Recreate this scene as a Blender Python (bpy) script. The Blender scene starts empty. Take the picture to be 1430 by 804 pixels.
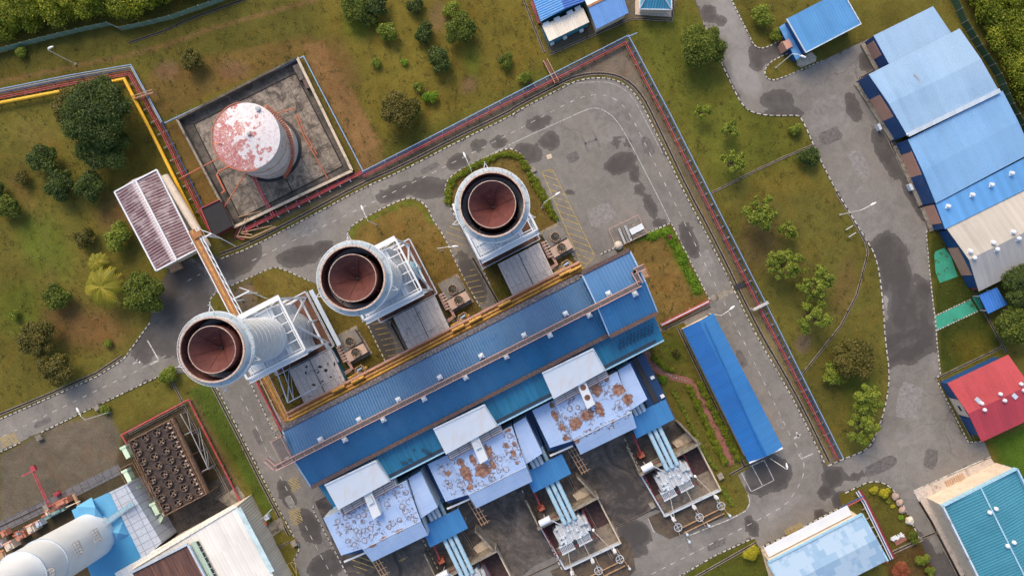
import bpy, bmesh, math, random
import numpy as np
from mathutils import Vector, Matrix
from mathutils.geometry import delaunay_2d_cdt
random.seed(7); RNG = np.random.default_rng(7)
R = math.radians
sc = bpy.context.scene
COL = sc.collection
# ---------------------------------------------------------------- camera, world, sun, exposure
S = 0.155            # metres on the ground for one pixel of the 1430 px wide photograph
H = 150.0            # height of the drone
CX, CY = 715.0, 402.0
cam = bpy.data.cameras.new('camera'); camo = bpy.data.objects.new('camera', cam); COL.objects.link(camo)
camo.location = (0, 0, H); camo.rotation_euler = (0, 0, 0)
cam.sensor_width = 36.0; cam.lens = 36.0 * H / (1430 * S); cam.clip_end = 6000; cam.clip_start = 1
sc.camera = camo
wd = bpy.data.worlds.new('World'); sc.world = wd; wd.use_nodes = True
wn = wd.node_tree
SUN_EL = 42.0; SUN_AZ = -24.0          # azimuth from the top of the picture, clockwise
sky = wn.nodes.new('ShaderNodeTexSky'); sky.sky_type = 'NISHITA'; sky.sun_disc = False
sky.sun_elevation = R(SUN_EL); sky.sun_rotation = R(SUN_AZ); sky.air_density = 1.3; sky.dust_density = 3.5; sky.ozone_density = 1.0
bg = wn.nodes['Background']; bg.inputs[1].default_value = 0.15
wn.links.new(sky.outputs[0], bg.inputs[0])
sun = bpy.data.lights.new('sun', 'SUN'); sun.energy = 1.5; sun.angle = R(26); sun.color = (1.0, 0.81, 0.58)
so = bpy.data.objects.new('sun', sun); COL.objects.link(so)
dv = Vector((math.sin(R(SUN_AZ)) * math.cos(R(SUN_EL)), math.cos(R(SUN_AZ)) * math.cos(R(SUN_EL)), math.sin(R(SUN_EL))))
so.rotation_euler = dv.to_track_quat('Z', 'Y').to_euler(); so.location = dv * 300
sc.view_settings.view_transform = 'Standard'; sc.view_settings.look = 'None'
sc.view_settings.exposure = 0.62; sc.view_settings.gamma = 1.0; sc.view_settings.use_curve_mapping = False

# ---------------------------------------------------------------- helpers
def W(px, py, z=0.0):
    k = S * (H - z) / H
    return Vector(((px - CX) * k, (CY - py) * k, z))
TH = R(27.2)
UX = Vector((math.cos(TH), math.sin(TH), 0)); VX = Vector((math.sin(TH), -math.cos(TH), 0))   # site axes (u to the right, v downwards in the picture)

class MB:
    def __init__(s): s.v = []; s.f = []; s.m = []; s.uv = []
    def quad(s, pts, m=0, uv=None):
        b = len(s.v); s.v += [tuple(p) for p in pts]; s.f.append(tuple(range(b, b + len(pts)))); s.m.append(m)
        s.uv.append(uv if uv else [(p[0], p[1]) for p in pts])
    def prism(s, poly, z0, z1, m=0, ms=None, top=True, bottom=False):
        """poly: list of (x,y) counter-clockwise or not, z1 may be a list"""
        n = len(poly); a = sum(poly[i][0] * poly[(i + 1) % n][1] - poly[(i + 1) % n][0] * poly[i][1] for i in range(n))
        zt = z1 if isinstance(z1, (list, tuple)) else [z1] * n
        if a < 0: poly = poly[::-1]; zt = list(zt)[::-1]
        if ms is None: ms = m
        if top: s.quad([(p[0], p[1], z) for p, z in zip(poly, zt)], m)
        if bottom: s.quad([(p[0], p[1], z0) for p in poly[::-1]], ms)
        for i in range(n):
            j = (i + 1) % n
            L = math.hypot(poly[j][0] - poly[i][0], poly[j][1] - poly[i][1])
            s.quad([(poly[i][0], poly[i][1], z0), (poly[j][0], poly[j][1], z0), (poly[j][0], poly[j][1], zt[j]), (poly[i][0], poly[i][1], zt[i])], ms,
                   [(0, 0), (L, 0), (L, zt[j] - z0), (0, zt[i] - z0)])
    def box(s, c, lx, ly, z0, z1, rot=TH, m=0, bottom=True):
        ca, sa = math.cos(rot), math.sin(rot)
        P = [(c[0] + x * ca - y * sa, c[1] + x * sa + y * ca) for x, y in ((-lx/2, -ly/2), (lx/2, -ly/2), (lx/2, ly/2), (-lx/2, ly/2))]
        s.prism(P, z0, z1, m, bottom=bottom)
    def beam(s, p, q, w, h=None, m=0):
        p = Vector(p); q = Vector(q); h = h or w; d = q - p
        if d.length < 1e-4: return
        d.normalize(); up = Vector((0, 0, 1))
        if abs(d.z) > 0.95: up = Vector((UX.x, UX.y, 0))
        a = d.cross(up).normalized() * (w / 2); b = a.cross(d).normalized() * (h / 2)
        c = [p - a - b, p + a - b, p + a + b, p - a + b, q - a - b, q + a - b, q + a + b, q - a + b]
        for f in ((0, 1, 2, 3), (7, 6, 5, 4), (0, 4, 5, 1), (1, 5, 6, 2), (2, 6, 7, 3), (3, 7, 4, 0)):
            s.quad([c[i] for i in f], m)
    def tube(s, pts, r, n=8, m=0, cap=True):
        pts = [Vector(p) for p in pts]; rings = []
        for i, p in enumerate(pts):
            d = ((pts[i] - pts[i-1]).normalized() if i else Vector((0,0,0))) + ((pts[i+1] - pts[i]).normalized() if i < len(pts)-1 else Vector((0,0,0)))
            d.normalize(); up = Vector((0, 0, 1)) if abs(d.z) < 0.95 else Vector((1, 0, 0))
            a = d.cross(up).normalized(); b = a.cross(d).normalized()
            rr = r[i] if isinstance(r, (list, tuple)) else r
            k = 1.0
            if 0 < i < len(pts)-1:
                k = 1 / max(0.5, math.cos((pts[i]-pts[i-1]).angle(pts[i+1]-pts[i]) / 2))
            rings.append([p + a * (rr * k * math.cos(2*math.pi*j/n)) + b * (rr * math.sin(2*math.pi*j/n)) for j in range(n)])
        b0 = len(s.v)
        for rg in rings: s.v += [tuple(x) for x in rg]
        L = 0
        for i in range(len(rings)-1):
            L2 = L + (pts[i+1]-pts[i]).length
            for j in range(n):
                k = (j+1) % n
                s.f.append((b0+i*n+j, b0+i*n+k, b0+(i+1)*n+k, b0+(i+1)*n+j)); s.m.append(m)
                s.uv.append([(j/n, L), ((j+1)/n, L), ((j+1)/n, L2), (j/n, L2)])
            L = L2
        if cap:
            s.f.append(tuple(b0+j for j in range(n))[::-1]); s.m.append(m); s.uv.append([(0,0)]*n)
            e = b0 + (len(rings)-1)*n
            s.f.append(tuple(e+j for j in range(n))); s.m.append(m); s.uv.append([(0,0)]*n)
    def lathe(s, c, prof, n=32, m=0, ms=None, close=False):
        """prof: list of (r,z)"""
        b0 = len(s.v)
        for r, z in prof:
            for j in range(n):
                a = 2*math.pi*j/n; s.v.append((c[0]+r*math.cos(a), c[1]+r*math.sin(a), z))
        for i in range(len(prof)-1):
            for j in range(n):
                k = (j+1) % n
                s.f.append((b0+i*n+j, b0+i*n+k, b0+(i+1)*n+k, b0+(i+1)*n+j)); s.m.append(ms[i] if ms else m)
                s.uv.append([(j/n*prof[i][0]*6.28, prof[i][1]), ((j+1)/n*prof[i][0]*6.28, prof[i][1]), ((j+1)/n*prof[i][0]*6.28, prof[i+1][1]), (j/n*prof[i][0]*6.28, prof[i+1][1])])
        if close:
            e = b0 + (len(prof)-1)*n
            s.f.append(tuple(e+j for j in range(n))); s.m.append(ms[-1] if ms else m); s.uv.append([(0,0)]*n)

def tag(o, label=None, cat=None, group=None, kind=None):
    if label: o['label'] = label
    if cat: o['category'] = cat
    if group: o['group'] = group
    if kind: o['kind'] = kind
    return o
ORG = {}
def thing(name, label, cat, loc, group=None):
    o = bpy.data.objects.new(name, None); COL.objects.link(o); o.location = loc; o.empty_display_size = 0.5
    tag(o, label, cat, group); ORG[o.name] = Vector(loc); return o
def org(parent):
    p = parent
    while p.parent is not None: p = p.parent
    return ORG.get(p.name, Vector((0, 0, 0)))
def obj(name, mb, mats, parent=None, loc=None, smooth=False):
    me = bpy.data.meshes.new(name)
    o0 = org(parent) if parent is not None else (Vector(loc) if loc is not None else Vector((0, 0, 0)))
    me.from_pydata([(x-o0[0], y-o0[1], z-o0[2]) for x, y, z in mb.v], [], mb.f)
    if not isinstance(mats, (list, tuple)): mats = [mats]
    for m in mats: me.materials.append(m)
    if len(mats) > 1: me.polygons.foreach_set('material_index', mb.m)
    uv = me.uv_layers.new(name='UVMap'); flat = [c for f in mb.uv for p in f for c in p]
    if len(flat) == 2*len(me.loops): uv.data.foreach_set('uv', flat)
    if smooth: me.polygons.foreach_set('use_smooth', [True]*len(me.polygons))
    me.update()
    o = bpy.data.objects.new(name, me); COL.objects.link(o)
    if parent is not None: o.parent = parent
    else: o.location = o0; ORG[o.name] = o0
    return o
def dup(root, off, label=None, group=None):
    def cp(o, par):
        c = o.copy(); COL.objects.link(c); c.parent = par
        for ch in kids(o): cp(ch, c)
        return c
    c = cp(root, None); c.location = Vector(root.location) + Vector(off); ORG[c.name] = Vector(c.location)
    if label: c['label'] = label
    if group: c['group'] = group
    return c
_k = {}
def kids(o): return [x for x in list(COL.objects) if x.parent == o]

# ---------------------------------------------------------------- materials
MATS = {}
def newmat(name):
    m = bpy.data.materials.new(name); m.use_nodes = True; nt = m.node_tree; MATS[name] = m
    return m, nt, nt.nodes['Principled BSDF']
def nd(nt, t, **kw):
    n = nt.nodes.new('ShaderNode' + t)
    for k, v in kw.items():
        if k.startswith('i_'):
            key = k[2:]; key = int(key) if key.isdigit() else key
            if hasattr(v, 'links') or isinstance(v, bpy.types.NodeSocket): nt.links.new(v, n.inputs[key])
            else: n.inputs[key].default_value = v
        else: setattr(n, k, v)
    return n
def L(nt, a, b): nt.links.new(a, b)
def noise(nt, co, scale, detail=4, rough=0.6, dist=0.0):
    n = nd(nt, 'TexNoise'); n.inputs['Scale'].default_value = scale; n.inputs['Detail'].default_value = detail
    n.inputs['Roughness'].default_value = rough; n.inputs['Distortion'].default_value = dist
    if co is not None: L(nt, co, n.inputs['Vector'])
    return n.outputs['Fac']
def ramp(nt, fac, a, b, lo=0.0, hi=1.0):
    n = nd(nt, 'MapRange'); n.inputs[1].default_value = a; n.inputs[2].default_value = b; n.inputs[3].default_value = lo; n.inputs[4].default_value = hi
    L(nt, fac, n.inputs[0]); return n.outputs[0]
def mth(nt, op, a, b=None):
    n = nd(nt, 'Math', operation=op)
    for i, x in enumerate((a, b)):
        if x is None: continue
        if isinstance(x, (int, float)): n.inputs[i].default_value = x
        else: L(nt, x, n.inputs[i])
    return n.outputs[0]
def mix(nt, fac, a, b, blend='MIX'):
    n = nd(nt, 'Mix', data_type='RGBA', blend_type=blend)
    for i, x in ((0, fac), (6, a), (7, b)):
        if isinstance(x, (int, float)): n.inputs[i].default_value = x
        elif isinstance(x, (tuple, list)): n.inputs[i].default_value = (*x[:3], 1)
        else: L(nt, x, n.inputs[i])
    return n.outputs[2]
def bump(nt, b, hgt, dist=0.1, strength=0.5):
    n = nd(nt, 'Bump'); n.inputs['Strength'].default_value = strength; n.inputs['Distance'].default_value = dist
    L(nt, hgt, n.inputs['Height']); L(nt, n.outputs[0], b.inputs['Normal'])
def objco(nt): return nd(nt, 'TexCoord').outputs['Object']
def uvco(nt): return nd(nt, 'TexCoord').outputs['UV']
def plain(name, col, rough=0.7, var=0.25, scale=0.6, dirt=None, dirt_amt=0.0, metal=0.0, bmp=0.0):
    m, nt, b = newmat(name); co = objco(nt)
    f = ramp(nt, noise(nt, co, scale, 6, 0.65), 0.3, 0.7, 1-var, 1+var)
    c = mix(nt, 1.0, (*col, 1), f, 'MULTIPLY')
    if dirt: c = mix(nt, ramp(nt, noise(nt, co, scale*1.7, 8, 0.7, 0.5), 0.62-dirt_amt, 0.72-dirt_amt*0.6), c, dirt)
    L(nt, c, b.inputs['Base Color']); b.inputs['Roughness'].default_value = rough; b.inputs['Metallic'].default_value = metal
    if bmp: bump(nt, b, noise(nt, co, scale*6, 4), bmp, 0.6)
    return m
def roofmat(name, col, fade_sheen=None, fade_sheen_amt=0.4, rib=0.45, rough=0.4, dirt=(0.1, 0.06, 0.04), dirt_amt=0.0, panel=1.0, ribh=0.05, ribshade=0.10):
    """corrugated sheet: UV u runs along the ridge, v down the slope, in metres"""
    m, nt, b = newmat(name); uv = uvco(nt); co = objco(nt)
    sx = nd(nt, 'SeparateXYZ'); L(nt, uv, sx.inputs[0])
    w = mth(nt, 'SINE', mth(nt, 'MULTIPLY', sx.outputs[0], 2*math.pi/rib))
    # sheets laid side by side keep slightly different paint
    cell = nd(nt, 'TexWhiteNoise', noise_dimensions='2D')
    cm = nd(nt, 'CombineXYZ'); L(nt, mth(nt, 'FLOOR', mth(nt, 'DIVIDE', sx.outputs[0], panel)), cm.inputs[0]); L(nt, mth(nt, 'FLOOR', mth(nt, 'DIVIDE', sx.outputs[1], 7.0)), cm.inputs[1])
    L(nt, cm.outputs[0], cell.inputs['Vector'])
    f = mth(nt, 'ADD', ramp(nt, cell.outputs['Value'], 0, 1, 0.93, 1.07), ramp(nt, noise(nt, co, 0.12, 4), 0.3, 0.7, -0.10, 0.10))
    c = mix(nt, 1.0, (*col, 1), f, 'MULTIPLY')
    if fade_sheen: c = mix(nt, ramp(nt, noise(nt, co, 0.07, 5, 0.55), 0.5-fade_sheen_amt*0.3, 0.62, 0, fade_sheen_amt), c, fade_sheen)  # paler blotches: faded paint, and on the hall painted cloud sheen
    # streaks down the slope
    mp = nd(nt, 'Mapping'); mp.inputs['Scale'].default_value = (1.6, 0.10, 1); L(nt, uv, mp.inputs[0])
    st = noise(nt, mp.outputs[0], 1.0, 5, 0.7)
    c = mix(nt, ramp(nt, st, 0.52-dirt_amt*0.3, 0.75-dirt_amt*0.15, 0, min(.95, 0.22+dirt_amt)), c, dirt)
    c = mix(nt, ramp(nt, w, -1, 1, 0, ribshade), c, (0.02, 0.03, 0.05))
    L(nt, c, b.inputs['Base Color']); b.inputs['Roughness'].default_value = rough
    L(nt, ramp(nt, noise(nt, co, 0.5, 5), 0.3, 0.7, rough-0.08, rough+0.15), b.inputs['Roughness'])
    bump(nt, b, w, ribh, 0.6)
    return m

# ground sheet material: the colour attribute says what grows or lies there, noise breaks it up
def ground_mat():
    m, nt, b = newmat('ground_cover'); co = nd(nt, 'NewGeometry').outputs['Position']
    at = nd(nt, 'Attribute', attribute_name='Col')
    big = ramp(nt, noise(nt, co, 0.05, 5, 0.6), 0.3, 0.7, 0.72, 1.3)
    mid = ramp(nt, noise(nt, co, 0.35, 6, 0.7, 0.6), 0.3, 0.7, 0.78, 1.22)
    fin = ramp(nt, noise(nt, co, 3.2, 3, 0.7), 0.3, 0.7, 0.76, 1.24)
    c = mix(nt, 1.0, at.outputs['Color'], mth(nt, 'MULTIPLY', mth(nt, 'MULTIPLY', big, mid), fin), 'MULTIPLY')
    c2 = mix(nt, ramp(nt, noise(nt, co, 0.16, 6, 0.7, 1.0), 0.5, 0.72, 0, 0.5), c, mix(nt, 1.0, c, (1.28, 0.92, 0.8, 1), 'MULTIPLY'))
    c3 = mix(nt, ramp(nt, noise(nt, co, 0.9, 5, 0.75, 0.4), 0.56, 0.7, 0, 0.55), c2, mix(nt, 1.0, c2, (0.86, 1.18, 0.8, 1), 'MULTIPLY'))
    L(nt, c3, b.inputs['Base Color']); b.inputs['Roughness'].default_value = 0.95; b.inputs['Specular IOR Level'].default_value = 0.1
    bump(nt, b, noise(nt, co, 2.6, 5, 0.75), 0.3, 0.55)
    return m
def asphalt_mat(name='asphalt', base=(0.172, 0.158, 0.145), dark=(0.04, 0.033, 0.031)):
    m, nt, b = newmat(name); co = nd(nt, 'NewGeometry').outputs['Position']
    at = nd(nt, 'Attribute', attribute_name='stain'); pl = nd(nt, 'Attribute', attribute_name='pale')
    big = ramp(nt, noise(nt, co, 0.045, 5, 0.6, 0.5), 0.3, 0.7, 0.78, 1.22)
    mid = ramp(nt, noise(nt, co, 0.4, 7, 0.75, 0.8), 0.3, 0.7, 0.76, 1.22)
    fin = ramp(nt, noise(nt, co, 4.5, 2, 0.7), 0.3, 0.7, 0.82, 1.18)
    c = mix(nt, 1.0, (*base, 1), mth(nt, 'MULTIPLY', mth(nt, 'MULTIPLY', big, mid), fin), 'MULTIPLY')
    c = mix(nt, ramp(nt, noise(nt, co, 0.09, 5, 0.7, 0.5), 0.5, 0.68, 0, 0.35), c, (base[0]*1.15, base[1]*1.02, base[2]*.92))
    pa = mth(nt, 'ADD', pl.outputs['Fac'], ramp(nt, noise(nt, co, 0.3, 6, 0.7, 0.8), 0.25, 0.75, -0.35, 0.35))
    c = mix(nt, ramp(nt, pa, 0.35, 0.75, 0, 0.75), c, mix(nt, 0.6, c, (0.30, 0.285, 0.285)))
    sa = mth(nt, 'ADD', at.outputs['Fac'], ramp(nt, noise(nt, co, 0.22, 7, 0.72, 0.7), 0.25, 0.75, -0.4, 0.4))
    c = mix(nt, ramp(nt, sa, 0.45, 0.53, 0, 0.70), c, dark)
    c = mix(nt, mth(nt, 'MULTIPLY', mth(nt, 'MULTIPLY', ramp(nt, sa, .40, .48), ramp(nt, sa, .56, .49)), .5), c, (dark[0]*.8, dark[1]*.75, dark[2]*.75))
    c = mix(nt, ramp(nt, sa, 0.66, 0.95, 0, 0.5), c, (dark[0]*0.7, dark[1]*0.65, dark[2]*0.65))
    # long cracks and patched joints
    vo = nd(nt, 'TexVoronoi', feature='DISTANCE_TO_EDGE'); vo.inputs['Scale'].default_value = 0.075
    ds = nd(nt, 'VectorMath', operation='ADD'); ns = nd(nt, 'TexNoise'); ns.inputs['Scale'].default_value = 0.25; ns.inputs['Detail'].default_value = 6
    L(nt, co, ns.inputs['Vector']); sv = nd(nt, 'VectorMath', operation='SCALE'); sv.inputs['Scale'].default_value = 5.0
    L(nt, ns.outputs['Color'], sv.inputs[0]); L(nt, co, ds.inputs[0]); L(nt, sv.outputs[0], ds.inputs[1]); L(nt, ds.outputs[0], vo.inputs['Vector'])
    c = mix(nt, mth(nt, 'MULTIPLY', ramp(nt, vo.outputs[0], 0.004, 0.010, 0.4, 0), ramp(nt, noise(nt, co, 0.03, 2), .5, .6)), c, (0.06, 0.055, 0.055))
    L(nt, c, b.inputs['Base Color'])
    L(nt, ramp(nt, sa, 0.45, 0.6, 0.85, 0.7), b.inputs['Roughness'])
    bump(nt, b, noise(nt, co, 5.0, 4, 0.7), 0.04, 0.5)
    return m
def slab_mat(name, col, dark, amt=0.5, scale=0.25, joint=None, rough=0.85):
    """mottled weathered concrete"""
    m, nt, b = newmat(name); co = nd(nt, 'NewGeometry').outputs['Position']
    n1 = noise(nt, co, scale, 8, 0.75, 1.2); n2 = noise(nt, co, scale*7, 5, 0.7)
    c = mix(nt, 1.0, (*col, 1), ramp(nt, n2, 0.3, 0.7, 0.8, 1.2), 'MULTIPLY')
    c = mix(nt, ramp(nt, n1, 0.60-amt*0.25, 0.70-amt*0.12), c, dark)
    c = mix(nt, ramp(nt, noise(nt, co, scale*3.1, 6, 0.8, 0.5), 0.5, 0.62, 0, amt*0.7), c, dark)
    if joint:
        mp = nd(nt, 'Mapping'); mp.inputs['Rotation'].default_value = (0, 0, -TH); L(nt, co, mp.inputs[0])
        br = nd(nt, 'TexBrick'); br.offset = 0.0; br.inputs['Scale'].default_value = 1.0; br.inputs['Brick Width'].default_value = joint[0]; br.inputs['Row Height'].default_value = joint[1]
        br.inputs['Mortar Size'].default_value = joint[2] if len(joint) > 2 else 0.06; br.inputs['Color1'].default_value = (0, 0, 0, 1); br.inputs['Color2'].default_value = (0, 0, 0, 1); br.inputs['Mortar'].default_value = (1, 1, 1, 1)
        L(nt, mp.outputs[0], br.inputs['Vector'])
        c = mix(nt, mth(nt, 'MULTIPLY', br.outputs['Color'], 0.8), c, (dark[0]*0.5, dark[1]*0.5, dark[2]*0.5))
    L(nt, c, b.inputs['Base Color']); b.inputs['Roughness'].default_value = rough
    bump(nt, b, n2, 0.05, 0.4)
    return m
def leaf_mat(name, c1, c2, c3):
    m, nt, b = newmat(name); co = objco(nt)
    at = nd(nt, 'Attribute', attribute_name='tint')
    c = mix(nt, ramp(nt, mth(nt, 'ADD', noise(nt, co, 0.55, 4, 0.6), mth(nt, 'MULTIPLY', nd(nt, 'Attribute', attribute_name='clump').outputs['Fac'], .35)), 0.45, 0.85), c1, c2)
    c = mix(nt, ramp(nt, at.outputs['Fac'], 0.55, 1.0, 0, 0.8), c, c3)
    L(nt, c, b.inputs['Base Color']); b.inputs['Roughness'].default_value = 0.55; b.inputs['Specular IOR Level'].default_value = 0.25
    try: b.inputs['Subsurface Weight'].default_value = 0.0
    except Exception: pass
    tr = nd(nt, 'BsdfTranslucent'); L(nt, c, tr.inputs[0]); ms = nd(nt, 'MixShader'); ms.inputs[0].default_value = 0.3
    out = nt.nodes['Material Output']; L(nt, b.outputs[0], ms.inputs[1]); L(nt, tr.outputs[0], ms.inputs[2]); L(nt, ms.outputs[0], out.inputs[0])
    return m
GROUND = ground_mat(); ASPH = asphalt_mat(); DARKYARD = slab_mat('dark_concrete_yard', (0.15, 0.125, 0.108), (0.042, 0.036, 0.035), 0.85, 0.14)
CONC = slab_mat('weathered_concrete', (0.27, 0.235, 0.19), (0.07, 0.06, 0.05), 0.55, 0.3)
BUND = slab_mat('bund_concrete', (0.27, 0.225, 0.185), (0.06, 0.05, 0.043), 0.7, 0.35, (4.6, 4.6, 0.05))
BUNDWALL = slab_mat('bund_wall', (0.13, 0.11, 0.095), (0.045, 0.04, 0.036), 0.8, 0.35)
BEIGE = slab_mat('beige_concrete', (0.52, 0.43, 0.33), (0.22, 0.17, 0.12), 0.3, 0.4)
GREYSLAB = slab_mat('grey_roof_slab', (0.60, 0.54, 0.51), (0.17, 0.15, 0.15), 0.2, 0.5, (1.1, 9.0, 0.03))
PAVE = slab_mat('paved_beige', (0.5, 0.42, 0.36), (0.25, 0.2, 0.17), 0.25, 0.3)
SOILPAD = slab_mat('dark_soil', (0.11, 0.08, 0.055), (0.045, 0.035, 0.028), 0.6, 0.25)
WHITEL = plain('road_paint_white', (0.5, 0.485, 0.47), 0.8, 0.2, 0.9, (0.2, 0.185, 0.18), 0.17)
FADEDL = plain('road_paint_faded', (0.4, 0.39, 0.385), 0.8, 0.2, 1.5, (0.13, 0.12, 0.12), 0.14)
YELLOWL = plain('road_paint_yellow', (0.42, 0.3, 0.06), 0.8, 0.25, 1.5, (0.13, 0.12, 0.1), 0.14)
KERBW = plain('kerb_white', (0.5, 0.48, 0.44), 0.8, 0.3, 0.9, (0.12, 0.1, 0.09), 0.16)
KERBB = plain('kerb_black', (0.035, 0.032, 0.03), 0.8, 0.3, 1.2)
DRAIN = plain('drain_bottom', (0.018, 0.015, 0.013), 0.9, 0.3)
DRAINC = plain('drain_lip', (0.24, 0.2, 0.165), 0.9, 0.25, 1.0, (0.08, 0.07, 0.06), 0.1)
WHITE = plain('white_paint', (0.62, 0.65, 0.70), 0.45, 0.06, 0.3)
WHITED = plain('white_paint_weathered', (0.50, 0.56, 0.64), 0.5, 0.12, 0.4, (0.33, 0.3, 0.28), 0.08)
RUSTDECK = plain('rusty_deck', (0.16, 0.072, 0.045), 0.85, 0.3, 1.5, (0.07, 0.04, 0.03), 0.1)
BROWN = plain('rust_brown_gutter', (0.075, 0.045, 0.045), 0.7, 0.35, 2.5, (0.2, 0.13, 0.1), 0.1)
RED = plain('red_pipe_paint', (0.36, 0.04, 0.055), 0.6, 0.3, 0.6, (0.3, 0.13, 0.12), 0.12)
DRED = plain('dark_red_steel', (0.16, 0.02, 0.028), 0.6, 0.3, 0.8)
ORED = plain('orange_red_pipe', (0.45, 0.13, 0.07), 0.6, 0.2, 0.8)
YELLOW = plain('yellow_pipe', (0.78, 0.42, 0.02), 0.45, 0.15, 0.8)
GASY = plain('dull_yellow_pipe', (0.5, 0.27, 0.04), 0.5, 0.3, 0.9, (0.25, 0.12, 0.04), 0.1)
GOLD = plain('gold_lagging', (0.46, 0.24, 0.06), 0.45, 0.35, 1.2, (0.28, 0.12, 0.04), 0.1)
COPPER = plain('copper_lagging', (0.3, 0.125, 0.04), 0.5, 0.35, 1.5)
PBLUE = plain('pale_blue_pipe', (0.22, 0.35, 0.55), 0.4, 0.12, 0.8)
NAVYP = plain('navy_pipe', (0.03, 0.06, 0.2), 0.5, 0.2, 0.8)
BUSBLUE = plain('pale_blue_duct', (0.3, 0.5, 0.64), 0.45, 0.12, 0.8, (0.2, 0.28, 0.33), 0.06)
PINK = plain('pink_rail', (0.5, 0.3, 0.27), 0.6, 0.15)
GRATE = plain('walkway_grating', (0.14, 0.115, 0.11), 0.7, 0.3, 2.0)
STEEL = plain('galvanised_steel', (0.33, 0.34, 0.36), 0.45, 0.15, 0.8)
DARK = plain('near_black_steel', (0.02, 0.02, 0.024), 0.7, 0.3)  # near-black finish for bins, seams, slots and gutters
DKGREY = plain('dark_grey_roof', (0.013, 0.013, 0.017), 0.8, 0.2)
PGREEN = plain('pale_green_paint', (0.52, 0.66, 0.5), 0.5, 0.1)
TEALW = plain('teal_wall', (0.04, 0.2, 0.28), 0.6, 0.15)
PLUM = plain('salmon_panel', (0.48, 0.26, 0.2), 0.6, 0.1)
NAVYW = plain('navy_wall', (0.012, 0.06, 0.19), 0.5, 0.15)
BEIGEW = plain('beige_wall', (0.6, 0.5, 0.4), 0.8, 0.12, 0.6, (0.35, 0.27, 0.2), 0.05)
GLASS = plain('dark_window_glass', (0.02, 0.03, 0.04), 0.15, 0.1)
GREENPAD = plain('green_court_paint', (0.03, 0.26, 0.17), 0.8, 0.2, 0.5, (0.05, 0.2, 0.12), 0.04)
BRICK = plain('brick_path', (0.24, 0.1, 0.075), 0.9, 0.3, 3.0)
TRUNK = plain('bark', (0.09, 0.06, 0.04), 0.9, 0.3, 3.0)
ROCK = plain('boulder', (0.38, 0.28, 0.23), 0.9, 0.3, 1.5, (0.18, 0.12, 0.1), 0.1, bmp=0.2)
PALEROCK = plain('pale_boulder', (0.55, 0.5, 0.43), 0.9, 0.2, 1.5, bmp=0.2)
FENCEG = plain('green_fence_mesh', (0.16, 0.27, 0.21), 0.6, 0.15, 0.6)
FENCED = plain('dark_green_fence_mesh', (0.04, 0.1, 0.06), 0.6, 0.2, 0.6)
LAMPW = plain('lamp_head', (0.75, 0.75, 0.75), 0.4, 0.05)
RUSTIN = plain('stack_inside_rust', (0.12, 0.045, 0.04), 0.9, 0.45, 0.8, (0.02, 0.012, 0.011), .12)
def cone_mat():
    m, nt, b = newmat('silencer_cone_rust'); co = objco(nt); rnd = nd(nt, 'ObjectInfo').outputs['Random']
    n1 = ramp(nt, noise(nt, co, .45, 7, .7, .6), .3, .7, .65, 1.35)
    c = mix(nt, rnd, (0.115, 0.037, 0.033), (0.08, 0.033, 0.026)); c = mix(nt, 1.0, c, n1, 'MULTIPLY')
    c = mix(nt, ramp(nt, noise(nt, co, 1.6, 8, .75), .55, .7, 0, .6), c, (0.05, 0.024, 0.02))
    c = mix(nt, ramp(nt, noise(nt, co, .8, 6, .7, 1.5), .6, .66, 0, .5), c, (0.22, 0.10, 0.075))
    L(nt, c, b.inputs['Base Color']); b.inputs['Roughness'].default_value = .62; b.inputs['Specular IOR Level'].default_value = .25; bump(nt, b, noise(nt, co, 1.2, 5), .1, .5)
    return m
CONE = cone_mat()
RIM = plain('stack_rim', (0.5, 0.37, 0.31), 0.6, 0.3, 2.0, (0.25, 0.12, 0.08), 0.12)
# roofs
HALL_R = roofmat('hall_roof_blue', (0.004, 0.078, 0.205), (0.04, 0.13, 0.28), 0.6, 0.55, 0.30, (0.03, 0.07, 0.15), 0.1, 1.1, .03, .05)  # pale blotches paint reflected cloud sheen into the roof colour
HALL_R2 = roofmat('hall_upper_roof_blue', (0.015, 0.115, 0.29), (0.06, 0.18, 0.4), 0.5, 0.7, 0.34, (0.04, 0.09, 0.2), 0.1, 1.4, ribshade=0.16)
ANNEX_R = roofmat('annex_roof_turquoise', (0.012, 0.15, 0.30), (0.03, 0.20, 0.35), 0.5, 0.5, 0.42, (0.01, 0.04, 0.08), 0.3)
LBLUE_R = roofmat('light_blue_roof', (0.25, 0.40, 0.60), (0.32, 0.46, 0.62), 0.6, 0.5, 0.42, (0.3, 0.42, 0.55), 0.1, ribshade=0.05)
MBLUE_R = roofmat('mid_blue_roof', (0.16, 0.33, 0.58), (0.2, 0.37, 0.6), 0.5, 0.5, 0.42, (0.2, 0.3, 0.5), 0.1, ribshade=0.06)
GATE_R = roofmat('gatehouse_roof_blue', (0.075, 0.25, 0.53), (0.09, 0.28, 0.55), 0.4, 0.6, 0.45, (0.05, 0.2, 0.4), 0.1, ribshade=0.12)
SHED_R = roofmat('long_shed_roof_blue', (0.008, 0.105, 0.36), (0.01, 0.13, 0.4), .4, 0.5, 0.5, (0.01, 0.06, 0.25), 0.1, 1.0, .02, ribshade=0.06)
SHED_R2 = roofmat('long_shed_roof_paler', (0.014, 0.13, 0.38), (0.05, 0.20, 0.43), 0.5, 0.5, 0.5, (0.015, 0.09, 0.3), 0.15, 1.0, .02, ribshade=0.06)  # lighter blue for the east slope
CANOPY_R = roofmat('canopy_roof_blue', (0.03, 0.17, 0.42), (0.06, 0.22, 0.46), 0.4, 0.6, 0.45, (0.02, 0.08, 0.2), 0.1)
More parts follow.
